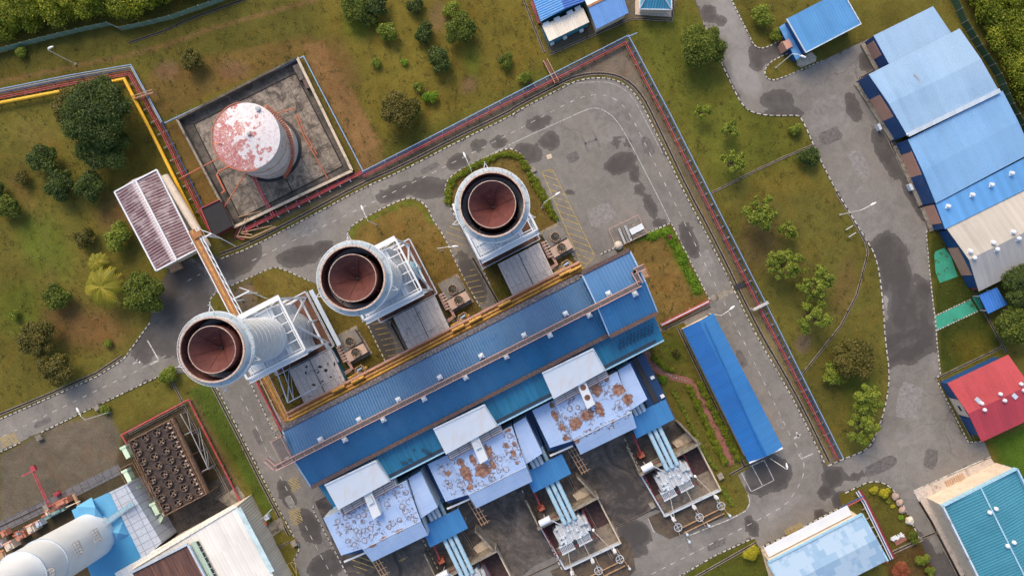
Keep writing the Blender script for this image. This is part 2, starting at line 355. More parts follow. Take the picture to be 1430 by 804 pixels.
NAVY_R = roofmat('navy_roof', (0.006, 0.04, 0.13), None, 0, 0.6, 0.5, (0.01, 0.03, 0.08), 0.2)
GREY_R = roofmat('grey_tile_roof', (0.42, 0.37, 0.33), (0.5, 0.43, 0.36), 0.5, 0.5, 0.7, (0.2, 0.18, 0.17), 0.1, ribshade=0.04)
RED_R = roofmat('red_roof', (0.40, 0.05, 0.055), (0.44, 0.075, 0.08), 0.4, 0.5, 0.55, (0.25, 0.04, 0.05), 0.05, ribshade=0.05)
TEAL_R = roofmat('teal_roof', (0.038, 0.20, 0.285), (0.06, 0.24, 0.33), 0.5, 0.6, 0.45, (0.04, 0.2, 0.3), 0.1, ribshade=0.08)
WHITE_R = roofmat('white_sheet_roof', (0.72, 0.69, 0.65), None, 0, 0.7, 0.5, (0.6, 0.55, 0.5), 0.0, 0.7, .03, ribshade=0.07)
CREAM_R = roofmat('cream_sheet_roof', (0.68, 0.62, 0.53), None, 0, 0.6, 0.5, (0.4, 0.33, 0.25), 0.1, ribshade=0.05)
def streak_mat():
    m, nt, b = newmat('rust_streaked_white_roof'); uv = uvco(nt); sx = nd(nt, 'SeparateXYZ'); L(nt, uv, sx.inputs[0])
    mp = nd(nt, 'Mapping'); mp.inputs['Scale'].default_value = (2.6, .16, 1); L(nt, uv, mp.inputs[0])
    s1 = noise(nt, mp.outputs[0], 1.0, 4, .7); s2 = noise(nt, uv, .22, 4, .6)
    vv = mth(nt, 'ADD', mth(nt, 'MULTIPLY', s1, .6), mth(nt, 'MULTIPLY', s2, .6))
    edge = mth(nt, 'MULTIPLY', ramp(nt, sx.outputs[1], .2, .9), ramp(nt, sx.outputs[1], 6.2, 4.4, .55, 1))
    w = mth(nt, 'SINE', mth(nt, 'MULTIPLY', sx.outputs[0], 2*math.pi/.62))
    c = mix(nt, mth(nt, 'MULTIPLY', ramp(nt, vv, .50, .60, .45, 1), edge), (0.56, 0.48, 0.5), (0.085, 0.028, 0.038))
    c = mix(nt, mth(nt, 'MULTIPLY', ramp(nt, w, .2, .7), .5), c, (0.45, 0.37, 0.39)); L(nt, c, b.inputs['Base Color']); b.inputs['Roughness'].default_value = .65; bump(nt, b, w, .05, .6)
    return m
STREAK_R = streak_mat()
RUST_R = roofmat('rusted_sheet_roof', (0.17, 0.06, 0.035), (0.28, 0.14, 0.07), 0.7, 0.6, 0.7, (0.05, 0.014, 0.016), 0.7, .5, ribshade=0.5)
PGREEN_R = roofmat('pale_green_roof', (0.38, 0.5, 0.42), None, 0, 0.5, 0.5, (0.25, 0.3, 0.25), 0.1)
PALE_R = roofmat('pale_grey_blue_roof', (0.42, 0.5, 0.6), (0.5, 0.55, 0.62), 0.5, 2.4, 0.5, (0.2, 0.25, 0.3), 0.1, 2.4, ribshade=0.05)
def stained_roof():
    # light blue sheeting with darker blocks of newer paint
    m, nt, b = newmat('patched_light_blue_roof'); uv = uvco(nt); sx = nd(nt, 'SeparateXYZ'); L(nt, uv, sx.inputs[0])
    cm = nd(nt, 'CombineXYZ'); L(nt, mth(nt, 'FLOOR', mth(nt, 'DIVIDE', sx.outputs[0], .95)), cm.inputs[0]); L(nt, mth(nt, 'FLOOR', mth(nt, 'DIVIDE', sx.outputs[1], 1.5)), cm.inputs[1])
    wn_ = nd(nt, 'TexWhiteNoise', noise_dimensions='2D'); L(nt, cm.outputs[0], wn_.inputs['Vector'])
    n = mth(nt, 'ADD', noise(nt, cm.outputs[0], .16, 2, .5), mth(nt, 'MULTIPLY', wn_.outputs['Value'], .16))
    dark = mix(nt, wn_.outputs['Value'], (0.15, 0.29, 0.46), (0.20, 0.345, 0.52))
    c = mix(nt, ramp(nt, mth(nt, 'ADD', n, ramp(nt, noise(nt, uv, 1.2, 4), .3, .7, -.03, .03)), .56, .60, 0, .6), (0.36, 0.48, 0.61), dark)
    c = mix(nt, ramp(nt, mth(nt, 'SINE', mth(nt, 'MULTIPLY', sx.outputs[0], 2*math.pi/.45)), -1, 1, 0, .07), c, (0.02, 0.05, 0.1))
    L(nt, c, b.inputs['Base Color']); b.inputs['Roughness'].default_value = 0.5
    return m
PATCH_R = stained_roof()
def enclosure_mat(name, seed, amt):
    """white-blue painted steel, peeling in rings and eaten by rust"""
    m, nt, b = newmat(name); co = objco(nt)
    mp = nd(nt, 'Mapping'); mp.inputs['Location'].default_value = (seed*7.3, seed*3.1, 0); mp.inputs['Scale'].default_value = (1, 1, 0.0); mp.inputs['Rotation'].default_value = (0, 0, -TH); L(nt, co, mp.inputs[0]); v = mp.outputs[0]
    base = mix(nt, ramp(nt, noise(nt, v, 0.25, 4), 0.3, 0.7), (0.29, 0.41, 0.66), (0.38, 0.50, 0.73))
    vo = nd(nt, 'TexVoronoi', feature='F1'); vo.inputs['Scale'].default_value = 0.68; vo.inputs['Randomness'].default_value = 0.7
    dn = nd(nt, 'TexNoise'); dn.inputs['Scale'].default_value = 1.3; L(nt, v, dn.inputs['Vector'])
    vs = nd(nt, 'VectorMath', operation='SCALE'); vs.inputs['Scale'].default_value = 0.55; L(nt, dn.outputs['Color'], vs.inputs[0])
    va = nd(nt, 'VectorMath', operation='ADD'); L(nt, v, va.inputs[0]); L(nt, vs.outputs[0], va.inputs[1]); L(nt, va.outputs[0], vo.inputs['Vector'])
    d = vo.outputs['Distance']
    ring = mth(nt, 'MULTIPLY', ramp(nt, d, 0.27, 0.33), ramp(nt, d, 0.46, 0.40))
    zone = ramp(nt, noise(nt, v, 0.2, 3, 0.5, 0.4), 0.46-amt*0.1, 0.50-amt*0.1)
    zone = ramp(nt, mth(nt, 'ADD', nd(nt, 'Attribute', attribute_name='ringz').outputs['Fac'], ramp(nt, noise(nt, v, 0.7, 4), .3, .7, -.3, .3)), .28, .36)
    c = mix(nt, mth(nt, 'MULTIPLY', mth(nt, 'MULTIPLY', ramp(nt, d, 0.34, 0.28), zone), 0.55), base, (0.42, 0.42, 0.5))
    c = mix(nt, mth(nt, 'MULTIPLY', mth(nt, 'MULTIPLY', mth(nt, 'MULTIPLY', ring, ramp(nt, noise(nt, v, 1.6, 3), .38, .6, .35, 1)), zone), 0.95), c, (0.09, 0.065, 0.085))
    c = mix(nt, mth(nt, 'MULTIPLY', mth(nt, 'MULTIPLY', ramp(nt, noise(nt, v, 1.9, 5, .7, 1.4), .57, .61), zone), .85), c, (0.13, 0.10, 0.12))
    rz = ramp(nt, mth(nt, 'ADD', nd(nt, 'Attribute', attribute_name='rust').outputs['Fac'], ramp(nt, noise(nt, v, 0.85, 6, 0.7, 1.2), .3, .7, -.45, .40)), .5, .54)
    v2 = nd(nt, 'TexVoronoi', feature='F1'); v2.inputs['Scale'].default_value = 1.25; v2.inputs['Randomness'].default_value = 1.0; L(nt, va.outputs[0], v2.inputs['Vector']); d2 = v2.outputs['Distance']
    z2 = mth(nt, 'MULTIPLY', zone, ramp(nt, noise(nt, v, .8, 3), .48, .52))
    c = mix(nt, mth(nt, 'MULTIPLY', mth(nt, 'MULTIPLY', ramp(nt, d2, .30, .26), z2), .8), c, (0.27, 0.22, 0.21))
    c = mix(nt, mth(nt, 'MULTIPLY', mth(nt, 'MULTIPLY', mth(nt, 'MULTIPLY', ramp(nt, d2, .24, .28), ramp(nt, d2, .40, .34)), z2), .9), c, (0.07, 0.05, 0.065))
    seam = nd(nt, 'TexBrick'); seam.offset = 0; seam.inputs['Scale'].default_value = 1; seam.inputs['Brick Width'].default_value = 2.4; seam.inputs['Row Height'].default_value = 3.0; seam.inputs['Mortar Size'].default_value = .035
    for q_, cc in (('Color1', (0, 0, 0, 1)), ('Color2', (0, 0, 0, 1)), ('Mortar', (1, 1, 1, 1))): seam.inputs[q_].default_value = cc
    L(nt, v, seam.inputs['Vector']); c = mix(nt, mth(nt, 'MULTIPLY', seam.outputs['Color'], .35), c, (0.16, 0.2, 0.33))
    rh = ramp(nt, mth(nt, 'ADD', nd(nt, 'Attribute', attribute_name='rust').outputs['Fac'], ramp(nt, noise(nt, v, 0.85, 6, 0.7, 1.2), .3, .7, -.45, .40)), .40, .47)
    c = mix(nt, mth(nt, 'MULTIPLY', rh, .9), c, (0.085, 0.06, 0.07))
    c = mix(nt, rz, c, mix(nt, ramp(nt, noise(nt, v, 1.4, 5), 0.35, 0.65), (0.12, 0.036, 0.026), (0.36, 0.21, 0.14)))
    L(nt, c, b.inputs['Base Color']); b.inputs['Roughness'].default_value = 0.5
    return m
def rustwhite():
    m, nt, b = newmat('rust_run_white_paint'); co = objco(nt)
    mp = nd(nt, 'Mapping'); mp.inputs['Rotation'].default_value = (0, 0, -TH); mp.inputs['Scale'].default_value = (0.7, 0.12, 1); L(nt, co, mp.inputs[0])
    n = noise(nt, mp.outputs[0], 1.0, 5, 0.6)
    c = mix(nt, ramp(nt, n, 0.5, 0.8, 0, 0.6), (0.64, 0.69, 0.77), (0.66, 0.50, 0.36)); L(nt, c, b.inputs['Base Color']); b.inputs['Roughness'].default_value = 0.5
    return m
HOODM = rustwhite()
def tank_top():
    m, nt, b = newmat('tank_roof_peeling_red'); co = objco(nt)
    mp = nd(nt, 'Mapping'); mp.inputs['Rotation'].default_value = (0, 0, -TH); L(nt, co, mp.inputs[0]); v = mp.outputs[0]
    vo = nd(nt, 'TexVoronoi', feature='F1', distance='CHEBYCHEV'); vo.inputs['Scale'].default_value = 1.05; L(nt, v, vo.inputs['Vector'])
    sx = nd(nt, 'SeparateXYZ'); L(nt, co, sx.inputs[0])
    bias = mth(nt, 'MULTIPLY', mth(nt, 'ADD', sx.outputs[0], mth(nt, 'MULTIPLY', sx.outputs[1], 0.55)), -0.034)
    sc_ = nd(nt, 'SeparateColor'); L(nt, vo.outputs['Color'], sc_.inputs[0])
    big = mth(nt, 'ADD', mth(nt, 'MULTIPLY', sc_.outputs[0], 0.22), noise(nt, v, 0.22, 4, 0.6))
    val = mth(nt, 'ADD', big, bias)
    red = mth(nt, 'MAXIMUM', ramp(nt, val, 0.60, 0.61), mth(nt, 'MULTIPLY', ramp(nt, noise(nt, v, 1.5, 6, 0.75, 1.5), 0.56, 0.6), 0.7))
    edge = ramp(nt, noise(nt, v, 2.6, 4, 0.7, 1.5), 0.40, 0.45)
    c = mix(nt, mth(nt, 'MULTIPLY', red, edge), mix(nt, ramp(nt, noise(nt, v, 1.1, 7, .75, 1.0), .5, .68, 0, .6), (0.6, 0.58, 0.61), (0.36, 0.28, 0.27)), mix(nt, ramp(nt, noise(nt, v, .7, 5), .4, .6), (0.36, 0.10, 0.10), (0.42, 0.20, 0.18)))
    L(nt, c, b.inputs['Base Color']); b.inputs['Roughness'].default_value = 0.6
    return m
TANKTOP = tank_top()
def blades():
    return plain('fan_blades', (0.09, 0.06, 0.05), 0.6, 0.4, 2.0)
FAN = blades(); FANR = plain('fan_ring', (0.13, 0.09, 0.07), 0.6, 0.3, 1.5)
COOLTOP = slab_mat('cooler_deck', (0.06, 0.04, 0.035), (0.02, 0.015, 0.015), 0.5, 0.9)
FANG = plain('dark_fan_grille', (0.07, 0.065, 0.05), 0.7, 0.3, 2)
COOLT = plain('cooler_steel', (0.2, 0.115, 0.07), 0.7, 0.35, 1.2, (0.08, 0.045, 0.03), 0.14)
TAN = plain('tan_steel', (0.42, 0.26, 0.15), 0.6, 0.3, 1.5)
LEAF = {
 'dark': leaf_mat('leaf_dark', (0.040, 0.071, 0.018), (0.077, 0.118, 0.024), (0.157, 0.185, 0.034)),
 'mid': leaf_mat('leaf_mid', (0.076, 0.112, 0.017), (0.131, 0.172, 0.022), (0.241, 0.260, 0.037)),
 'olive': leaf_mat('leaf_olive', (0.089, 0.087, 0.017), (0.154, 0.131, 0.028), (0.214, 0.175, 0.043)),
 'light': leaf_mat('leaf_light', (0.138, 0.189, 0.023), (0.230, 0.282, 0.034), (0.339, 0.365, 0.058)),
 'lime': leaf_mat('leaf_lime', (0.13, 0.25, 0.015), (0.2, 0.34, 0.02), (0.27, 0.4, 0.04)),
 'yellow': leaf_mat('leaf_yellow', (0.36, 0.33, 0.02), (0.5, 0.45, 0.03), (0.6, 0.54, 0.06)),
 'red': leaf_mat('leaf_red', (0.3, 0.08, 0.04), (0.4, 0.14, 0.07), (0.45, 0.2, 0.1)),
 'pink': leaf_mat('leaf_pink', (0.35, 0.04, 0.12), (0.45, 0.07, 0.18), (0.2, 0.15, 0.05)),
 'forest': leaf_mat('leaf_forest', (0.112, 0.157, 0.014), (0.248, 0.293, 0.021), (0.472, 0.440, 0.041)),
 'hedge': leaf_mat('leaf_hedge', (0.127, 0.182, 0.012), (0.215, 0.254, 0.020), (0.316, 0.327, 0.030)),
 'grass': leaf_mat('leaf_grass', (0.10, 0.095, 0.02), (0.125, 0.12, 0.025), (0.16, 0.145, 0.03)),
 'palm': leaf_mat('leaf_palm', (0.20, 0.20, 0.014), (0.30, 0.27, 0.022), (0.42, 0.34, 0.04)) if True else leaf_mat('unused', (0.203, 0.227, 0.020), (0.344, 0.321, 0.034), (0.648, 0.491, 0.068)),
}

# ---------------------------------------------------------------- painting masks in plan
def pxy(P):  # world xy -> photo px at ground level
    return np.stack([P[:, 0]/S + CX, CY - P[:, 1]/S], 1)
def sdpoly(Q, poly):
    """signed distance (px), positive inside"""
    poly = np.array(poly, float); n = len(poly); d = np.full(len(Q), 1e9); inside = np.zeros(len(Q), bool)
    for i in range(n):
        a = poly[i]; b = poly[(i+1) % n]; e = b-a; w = Q-a
        t = np.clip((w @ e)/max(1e-9, e @ e), 0, 1); dd = np.hypot(*(w-np.outer(t, e)).T); d = np.minimum(d, dd)
        c = ((a[1] > Q[:, 1]) != (b[1] > Q[:, 1]))
        with np.errstate(divide='ignore', invalid='ignore'):
            xi = (b[0]-a[0])*(Q[:, 1]-a[1])/(b[1]-a[1]+1e-12)+a[0]
        inside ^= c & (Q[:, 0] < xi)
    return np.where(inside, d, -d)
def sdline(Q, pts):
    pts = np.array(pts, float); d = np.full(len(Q), 1e9)
    for a, b in zip(pts[:-1], pts[1:]):
        e = b-a; w = Q-a; t = np.clip((w @ e)/max(1e-9, e @ e), 0, 1); d = np.minimum(d, np.hypot(*(w-np.outer(t, e)).T))
    return d
def ell(Q, cx, cy, rx, ry, rot=0):
    a = R(rot); x = Q[:, 0]-cx; y = Q[:, 1]-cy
    u = (x*math.cos(a)+y*math.sin(a))/rx; v = (-x*math.sin(a)+y*math.cos(a))/ry
    return np.hypot(u, v)
def sm(x, a, b): t = np.clip((x-a)/(b-a), 0, 1); return t*t*(3-2*t)

C_GRASS = (0.106, 0.093, 0.019); C_DRY = (0.14, 0.085, 0.028); C_OLIVE = (0.14, 0.11, 0.02); C_LUSH = (0.078, 0.12, 0.014)
C_SOIL = (0.155, 0.12, 0.092); C_GREYSOIL = (0.12, 0.10, 0.08); C_DKSOIL = (0.055, 0.042, 0.03); C_DKGRASS = (0.078, 0.072, 0.016); C_TRAIL = (0.17, 0.10, 0.045)
PAINT = [
 # (kind, colour, strength, soft px, data)
 ('poly', C_OLIVE, 0.7, 30, [(440, -20), (740, -20), (770, 80), (640, 160), (540, 200), (460, 80)]),
 ('poly', C_DKGRASS, 0.6, 25, [(-50, 70), (330, 0), (430, 0), (440, 70), (200, 80), (0, 110)]),
 ('poly', C_DRY, 0.75, 10, [(210, 100), (330, 70), (430, 50), (452, 58), (539, 212), (536, 225), (505, 244), (420, 76), (230, 165), (196, 130)]),
 ('poly', C_DRY, 0.85, 4, [(230, 170), (251, 168), (345, 320), (320, 335), (285, 290)]),
 ('poly', (0.19, 0.11, 0.045), 1.0, 2.5, [(424, 62), (452, 58), (539, 212), (536, 222), (508, 237), (428, 80)]),
 ('line', C_TRAIL, 0.7, 4, [(-20, 118), (60, 102), (170, 80), (230, 64), (290, 42), (350, 25), (440, 0)]),
 ('ell', (0.17, 0.1, 0.06), 0.7, 0, (234, 98, 24, 18, 0)), ('ell', (0.17, 0.1, 0.06), 0.6, 0, (325, 98, 28, 18, 0)),
 ('ell', (0.16, 0.09, 0.05), 0.7, 0, (52, 190, 40, 25, 20)), ('ell', C_OLIVE, 0.8, 0, (300, 140, 45, 14, -20)),
 ('ell', (0.16, 0.1, 0.06), 0.6, 0, (612, 25, 18, 30, 0)), ('ell', (0.17, 0.1, 0.06), 0.7, 0, (655, 118, 14, 20, 40)), ('ell', (0.13, 0.08, 0.03), 0.8, 0, (480, 90, 20, 55, -25)),
 ('ell', C_LUSH, 0.7, 0, (500, 30, 30, 30, 0)), ('ell', C_LUSH, 0.5, 0, (660, 85, 14, 34, -10)), ('ell', C_DKGRASS, 0.7, 0, (560, 205, 60, 25, -25)),
 ('poly', C_LUSH, 0.4, 30, [(540, 215), (700, 140), (770, 90), (780, 110), (560, 225)]),
 ('poly', C_GRASS, 0.8, 30, [(0, 160), (150, 130), (230, 260), (160, 420), (0, 560)]),
 ('line', (0.13, 0.085, 0.03), 0.6, 12, [(20, 250), (60, 320), (75, 400)]), ('ell', C_LUSH, 0.6, 0, (60, 340, 40, 70, -30)), ('ell', C_LUSH, 0.55, 0, (25, 430, 45, 50, 0)),
 ('ell', (0.13, 0.075, 0.03), 0.8, 0, (165, 300, 40, 40, 0)), ('ell', (0.14, 0.075, 0.03), 0.8, 0, (130, 460, 70, 40, 0)), ('ell', (0.12, 0.07, 0.03), 0.7, 0, (90, 440, 40, 40, 0)),
 ('poly', C_GREYSOIL, 0.9, 6, [(0, 636), (81, 592), (152, 577), (168, 606), (166, 655), (0, 735)]),
 ('poly', C_GREYSOIL, 0.9, 3, [(290, 352), (504, 258), (708, 158), (776, 118), (811, 106), (842, 104), (870, 110), (893, 136), (932, 210), (960, 268), (1062, 472), (1158, 652), (1172, 640), (873, 62), (720, 130), (507, 240)]),
 ('poly', (0.145, 0.115, 0.09), 0.9, 6, [(780, 108), (865, 70), (876, 76), (930, 190), (925, 195), (892, 130), (868, 106), (835, 100)]),
 ('line', C_OLIVE, 0.6, 5, [(945, 230), (1000, 330), (1060, 450), (1120, 560), (1160, 635)]),
 ('poly', C_LUSH, 0.35, 40, [(880, 40), (960, 10), (1010, 110), (1110, 180), (1130, 230), (1000, 260)]),
 ('poly', (0.098, 0.088, 0.02), 0.8, 25, [(1010, 270), (1140, 215), (1235, 370), (1235, 500), (1220, 610), (1180, 630), (1120, 520)]),
 ('ell', (0.15, 0.10, 0.075), 0.8, 0, (1122, 478, 14, 20, 20)), ('ell', (0.10, 0.07, 0.03), 0.8, 0, (1060, 340, 40, 50, 0)), ('ell', C_OLIVE, 0.6, 0, (1100, 250, 70, 30, 0)),
 ('ell', (0.12, 0.075, 0.03), 0.6, 0, (1180, 400, 20, 60, 10)), ('ell', C_LUSH, 0.5, 0, (1200, 540, 30, 60, 0)),
 ('poly', (0.035, 0.05, 0.008), 0.9, 8, [(1296, 324), (1330, 345), (1352, 400), (1400, 480), (1315, 525), (1306, 440)]),
 ('ell', (0.10, 0.085, 0.012), 0.8, 0, (1355, 485, 40, 30, 0)), ('poly', (0.05, 0.1, 0.01), 0.9, 8, [(1385, 615), (1450, 590), (1450, 690), (1400, 655)]),
 ('poly', C_DKSOIL, 0.9, 6, [(0, 735), (160, 655), (175, 600), (258, 557), (340, 700), (150, 810), (0, 820)]),
 ('poly', C_GRASS, 0.9, 6, [(150, 575), (240, 528), (300, 530), (420, 765), (412, 804), (380, 790), (262, 562), (175, 600)]),
 ('poly', (0.05, 0.085, 0.012), 0.8, 5, [(262, 545), (300, 530), (385, 712), (370, 722), (330, 650)]),
 ('poly', (0.12, 0.085, 0.05), 0.7, 4, [(262, 556), (272, 556), (352, 712), (345, 716)]),
 ('poly', (0.12, 0.09, 0.022), 0.9, 6, [(322, 405), (378, 376), (434, 393), (482, 410), (545, 510), (400, 580), (340, 470)]),
 ('poly', C_SOIL, 0.8, 6, [(322, 405), (350, 392), (362, 430), (345, 445)]),
 ('poly', (0.14, 0.092, 0.026), 0.95, 3, [(486, 332), (491, 317), (511, 304), (538, 289), (565, 277), (585, 280), (600, 294), (672, 431), (600, 480), (540, 450)]),
 ('line', C_LUSH, 0.8, 4, [(490, 330), (500, 315), (540, 293), (568, 284), (588, 288), (603, 310)]),
 ('poly', (0.13, 0.088, 0.026), 0.9, 4, [(621, 262), (629, 247), (652, 232), (700, 211), (718, 209), (741, 235), (810, 377), (685, 397)]),
 ('poly', (0.145, 0.092, 0.028), 0.95, 4, [(860, 345), (937, 312), (992, 421), (920, 460)]),
 ('line', (0.06, 0.11, 0.01), 0.9, 11, [(890, 330), (932, 322), (945, 352), (975, 405)]),
 ('poly', C_GRASS, 0.9, 4, [(905, 470), (955, 455), (1050, 650), (1030, 720), (1000, 690), (910, 520)]),
 ('ell', C_LUSH, 0.5, 0, (940, 490, 25, 25, 0)),
 ('poly', C_GRASS, 0.9, 4, [(1180, 685), (1240, 672), (1290, 750), (1240, 780), (1190, 700)]),
 ('poly', (0.085, 0.05, 0.02), 0.9, 4, [(1236, 775), (1282, 752), (1330, 830), (1240, 830)]),
 ('poly', (0.07, 0.08, 0.012), 0.9, 4, [(945, 806), (1053, 752), (1075, 800), (1075, 840), (930, 840)]),
 ('poly', (0.10, 0.085, 0.07), 0.9, 3, [(735, -20), (768, 76), (878, 25), (940, 28), (945, -20)]),
]
def ground_colour(Q):
    n = len(Q); c = np.tile(np.array(C_GRASS, float), (n, 1))
    for kind, col, st, soft, d in PAINT:
        if kind == 'poly': m = sm(sdpoly(Q, d), -soft/2, soft/2)
        elif kind == 'line': m = 1-sm(sdline(Q, d), soft*0.4, soft)
        else: m = 1-sm(ell(Q, *d), 0.3, 1.1)
        m = (m*st)[:, None]; c = c*(1-m)+np.array(col)*m
    return c
STAINS = [(753, 172, 19, 10, -20, 1), (767, 197, 13, 14, 0, 1), (738, 214, 22, 13, 10, .9), (866, 228, 22, 13, -20, 1), (887, 243, 7, 11, 0, .9), (893, 264, 8, 9, 0, .8), (796, 269, 7, 5, 0, .9),
 (909, 290, 8, 20, -25, .9), (924, 312, 12, 7, 0, .8), (962, 335, 10, 26, -25, 1), (420, 358, 34, 13, -10, 1), (452, 347, 16, 11, 0, 1), (558, 267, 32, 10, -20, 1), (600, 262, 30, 16, 0, .9), (640, 226, 16, 10, -20, 1),
 (669, 202, 13, 9, -20, .9), (696, 199, 12, 9, -20, .9), (248, 405, 42, 45, 0, 1), (275, 430, 30, 45, 0, .9), (330, 362, 38, 22, -25, 1), (200, 480, 20, 26, 0, .8), (230, 470, 40, 30, 0, .8),
 (1240, 352, 26, 26, 0, 1), (1250, 385, 24, 30, 0, 1), (1262, 430, 22, 42, 0, 1), (1290, 420, 12, 40, -10, .85), (1262, 482, 48, 26, -15, 1), (1288, 465, 22, 22, 0, .9), (1085, 140, 24, 14, 0, .85), (1096, 157, 28, 6, 0, 1), (1215, 85, 16, 16, 0, 1),
 (989, 20, 12, 12, 0, .95), (1007, 30, 9, 7, 0, .8), (1015, 115, 7, 38, -25, 1), (1058, 78, 12, 20, 0, .9), (1085, 70, 22, 10, -20, .9), (1152, 686, 11, 10, 0, .95), (1163, 666, 16, 15, 0, .85), (1145, 717, 9, 7, 0, 1), (1172, 697, 12, 10, 0, 1),
 (1078, 660, 26, 26, 0, .95), (1062, 668, 24, 26, 0, .8), (887, 744, 22, 17, 20, 1.2), (1050, 735, 9, 16, -20, .9), (885, 770, 20, 9, 0, .6), (1192, 150, 10, 24, -25, .8), (1235, 215, 10, 40, -27, .85), (1250, 200, 10, 40, -27, .9), (1275, 270, 10, 45, -27, .85),
 (1150, 245, 5, 4, 0, .8), (400, 690, 10, 22, -27, .8), (432, 735, 14, 26, -27, 1), (455, 790, 25, 20, -27, .9), (640, 300, 8, 30, -25, .7), (660, 390, 12, 40, -27, 1), (530, 470, 14, 40, -27, 1), (1195, 665, 18, 6, -25, .7), (1290, 770, 14, 40, -30, .8), (1322, 800, 20, 30, -30, .7), (865, 200, 20, 12, 0, .45), (820, 110, 60, 5, 0, .3), (1125, 60, 60, 14, -25, .6)]
PALES = [(1245, 418, 9, 20, 0, 1.5), (1270, 452, 6, 9, 0, 1.5), (1268, 478, 14, 7, -25, 1.3), (1020, 30, 22, 50, -25, .7), (1040, 100, 18, 40, -25, .8), (1165, 165, 45, 40, 0, .5), (860, 170, 60, 45, 20, .45), (1260, 640, 80, 50, 0, .35), (300, 395, 14, 20, 0, 1.2), (258, 418, 12, 26, 10, 1.2), (470, 300, 90, 14, -26, .5), (1090, 705, 40, 16, -25, .5), (640, 235, 60, 8, -27, .5), (985, 370, 12, 60, -27, .4), (1300, 600, 40, 60, 0, .3)]
def stain_val(Q, T):
    v = np.zeros(len(Q))
    for cx, cy, rx, ry, rot, a in T: v = np.maximum(v, a*(1-sm(ell(Q, cx, cy, rx*1.15, ry*1.15, rot), 0.55, 1.25)))
    return v

# ---------------------------------------------------------------- sheets
def mesh_np(name, V, F, mat, n=4):
    me = bpy.data.meshes.new(name); me.vertices.add(len(V)); me.vertices.foreach_set('co', np.asarray(V, np.float32).ravel())
    F = np.asarray(F, np.int32); me.loops.add(F.size); me.loops.foreach_set('vertex_index', F.ravel())
    me.polygons.add(len(F)); me.polygons.foreach_set('loop_start', np.arange(0, F.size, F.shape[1], dtype=np.int32))
    me.polygons.foreach_set('loop_total', np.full(len(F), F.shape[1], np.int32)); me.materials.append(mat); me.update(calc_edges=True); return me
def colattr(me, V):
    c = ground_colour(pxy(np.asarray(V)[:, :2])); a = me.color_attributes.new('Col', 'FLOAT_COLOR', 'POINT')
    a.data.foreach_set('color', np.concatenate([c, np.ones((len(c), 1))], 1).astype(np.float32).ravel())
def fattr(me, name, v):
    a = me.attributes.new(name, 'FLOAT', 'POINT'); a.data.foreach_set('value', np.asarray(v, np.float32))
def terrain():
    xs = np.concatenate([[-2500, -1200, -600, -300, -200, -160], np.arange(-132, 132.1, 0.8), [160, 200, 300, 600, 1200, 2500]])
    ys = np.concatenate([[-2500, -1200, -600, -300, -160, -110], np.arange(-82, 82.1, 0.8), [110, 160, 300, 600, 1200, 2500]])
    X, Y = np.meshgrid(xs, ys); V = np.stack([X.ravel(), Y.ravel(), np.zeros(X.size)], 1); nx = len(xs)
    i, j = np.meshgrid(np.arange(nx-1), np.arange(len(ys)-1)); a = (j*nx+i).ravel(); F = np.stack([a, a+1, a+nx+1, a+nx], 1)
    me = mesh_np('ground', V, F, GROUND); colattr(me, V); o = bpy.data.objects.new('ground', me); COL.objects.link(o); tag(o, kind='structure')
terrain()
def sheet(name, poly, z, mat, res=1.1, attrs=None, kind='structure', edge=0.0):
    """filled outline in photo pixels on the ground at height z, with inner points so that masks can be painted"""
    P = [W(x, y) for x, y in poly]; pts = []
    n = len(P)
    for i in range(n):
        a, b = P[i], P[(i+1) % n]; k = max(1, int((b-a).length/ (res*2)))
        pts += [a.lerp(b, t/k).xy for t in range(k)]
    nb = len(pts)
    if res < 50:
        xs = [p.x for p in pts]; ys = [p.y for p in pts]
        gx, gy = np.meshgrid(np.arange(min(xs), max(xs), res), np.arange(min(ys), max(ys), res)); G = np.stack([gx.ravel(), gy.ravel()], 1)
        G = G + RNG.uniform(-0.05, 0.05, G.shape)
        G = G[sdpoly(G, [(p.x, p.y) for p in pts]) > res*0.45]; pts = pts + [Vector(g) for g in G]
    v, e, f, _, _, _ = delaunay_2d_cdt(pts, [(i, (i+1) % nb) for i in range(nb)], [], 1, 1e-5)
    V = np.array([(p.x, p.y, z) for p in v]); F = np.array([t if True else t for t in f if len(t) == 3])
    # make all faces point up
    A = V[F[:, 0]]; B = V[F[:, 1]]; Cc = V[F[:, 2]]; cr = (B[:, 0]-A[:, 0])*(Cc[:, 1]-A[:, 1])-(B[:, 1]-A[:, 1])*(Cc[:, 0]-A[:, 0])
    F[cr < 0] = F[cr < 0][:, ::-1]
    me = mesh_np(name, V, F, mat)
    if attrs == 'ground': colattr(me, V)
    if attrs == 'asphalt':
        Q = pxy(V[:, :2]); g = 1-sm(np.abs(sdpoly(Q, poly)), 0, 9); fattr(me, 'stain', np.maximum(stain_val(Q, STAINS), g*.42)); fattr(me, 'pale', stain_val(Q, PALES))
    o = bpy.data.objects.new(name, me); COL.objects.link(o)
    if kind: tag(o, kind=kind)
    return o
def lawn(poly, z=0.10):
    # raised kerbed island: skirt + grass
    return sheet('lawn', poly, z, GROUND, 1.0, 'ground')
def resample(pts, step, closed=False):
    P = [Vector(p) for p in pts]; out = [P[0]]; acc = 0
    res = [P[0].copy()]; d = 0
    for a, b in zip(P[:-1], P[1:]):
        Ls = (b-a).length; t = step-d
        while t <= Ls: res.append(a.lerp(b, t/Ls)); t += step
        d = Ls-(t-step)
    return res
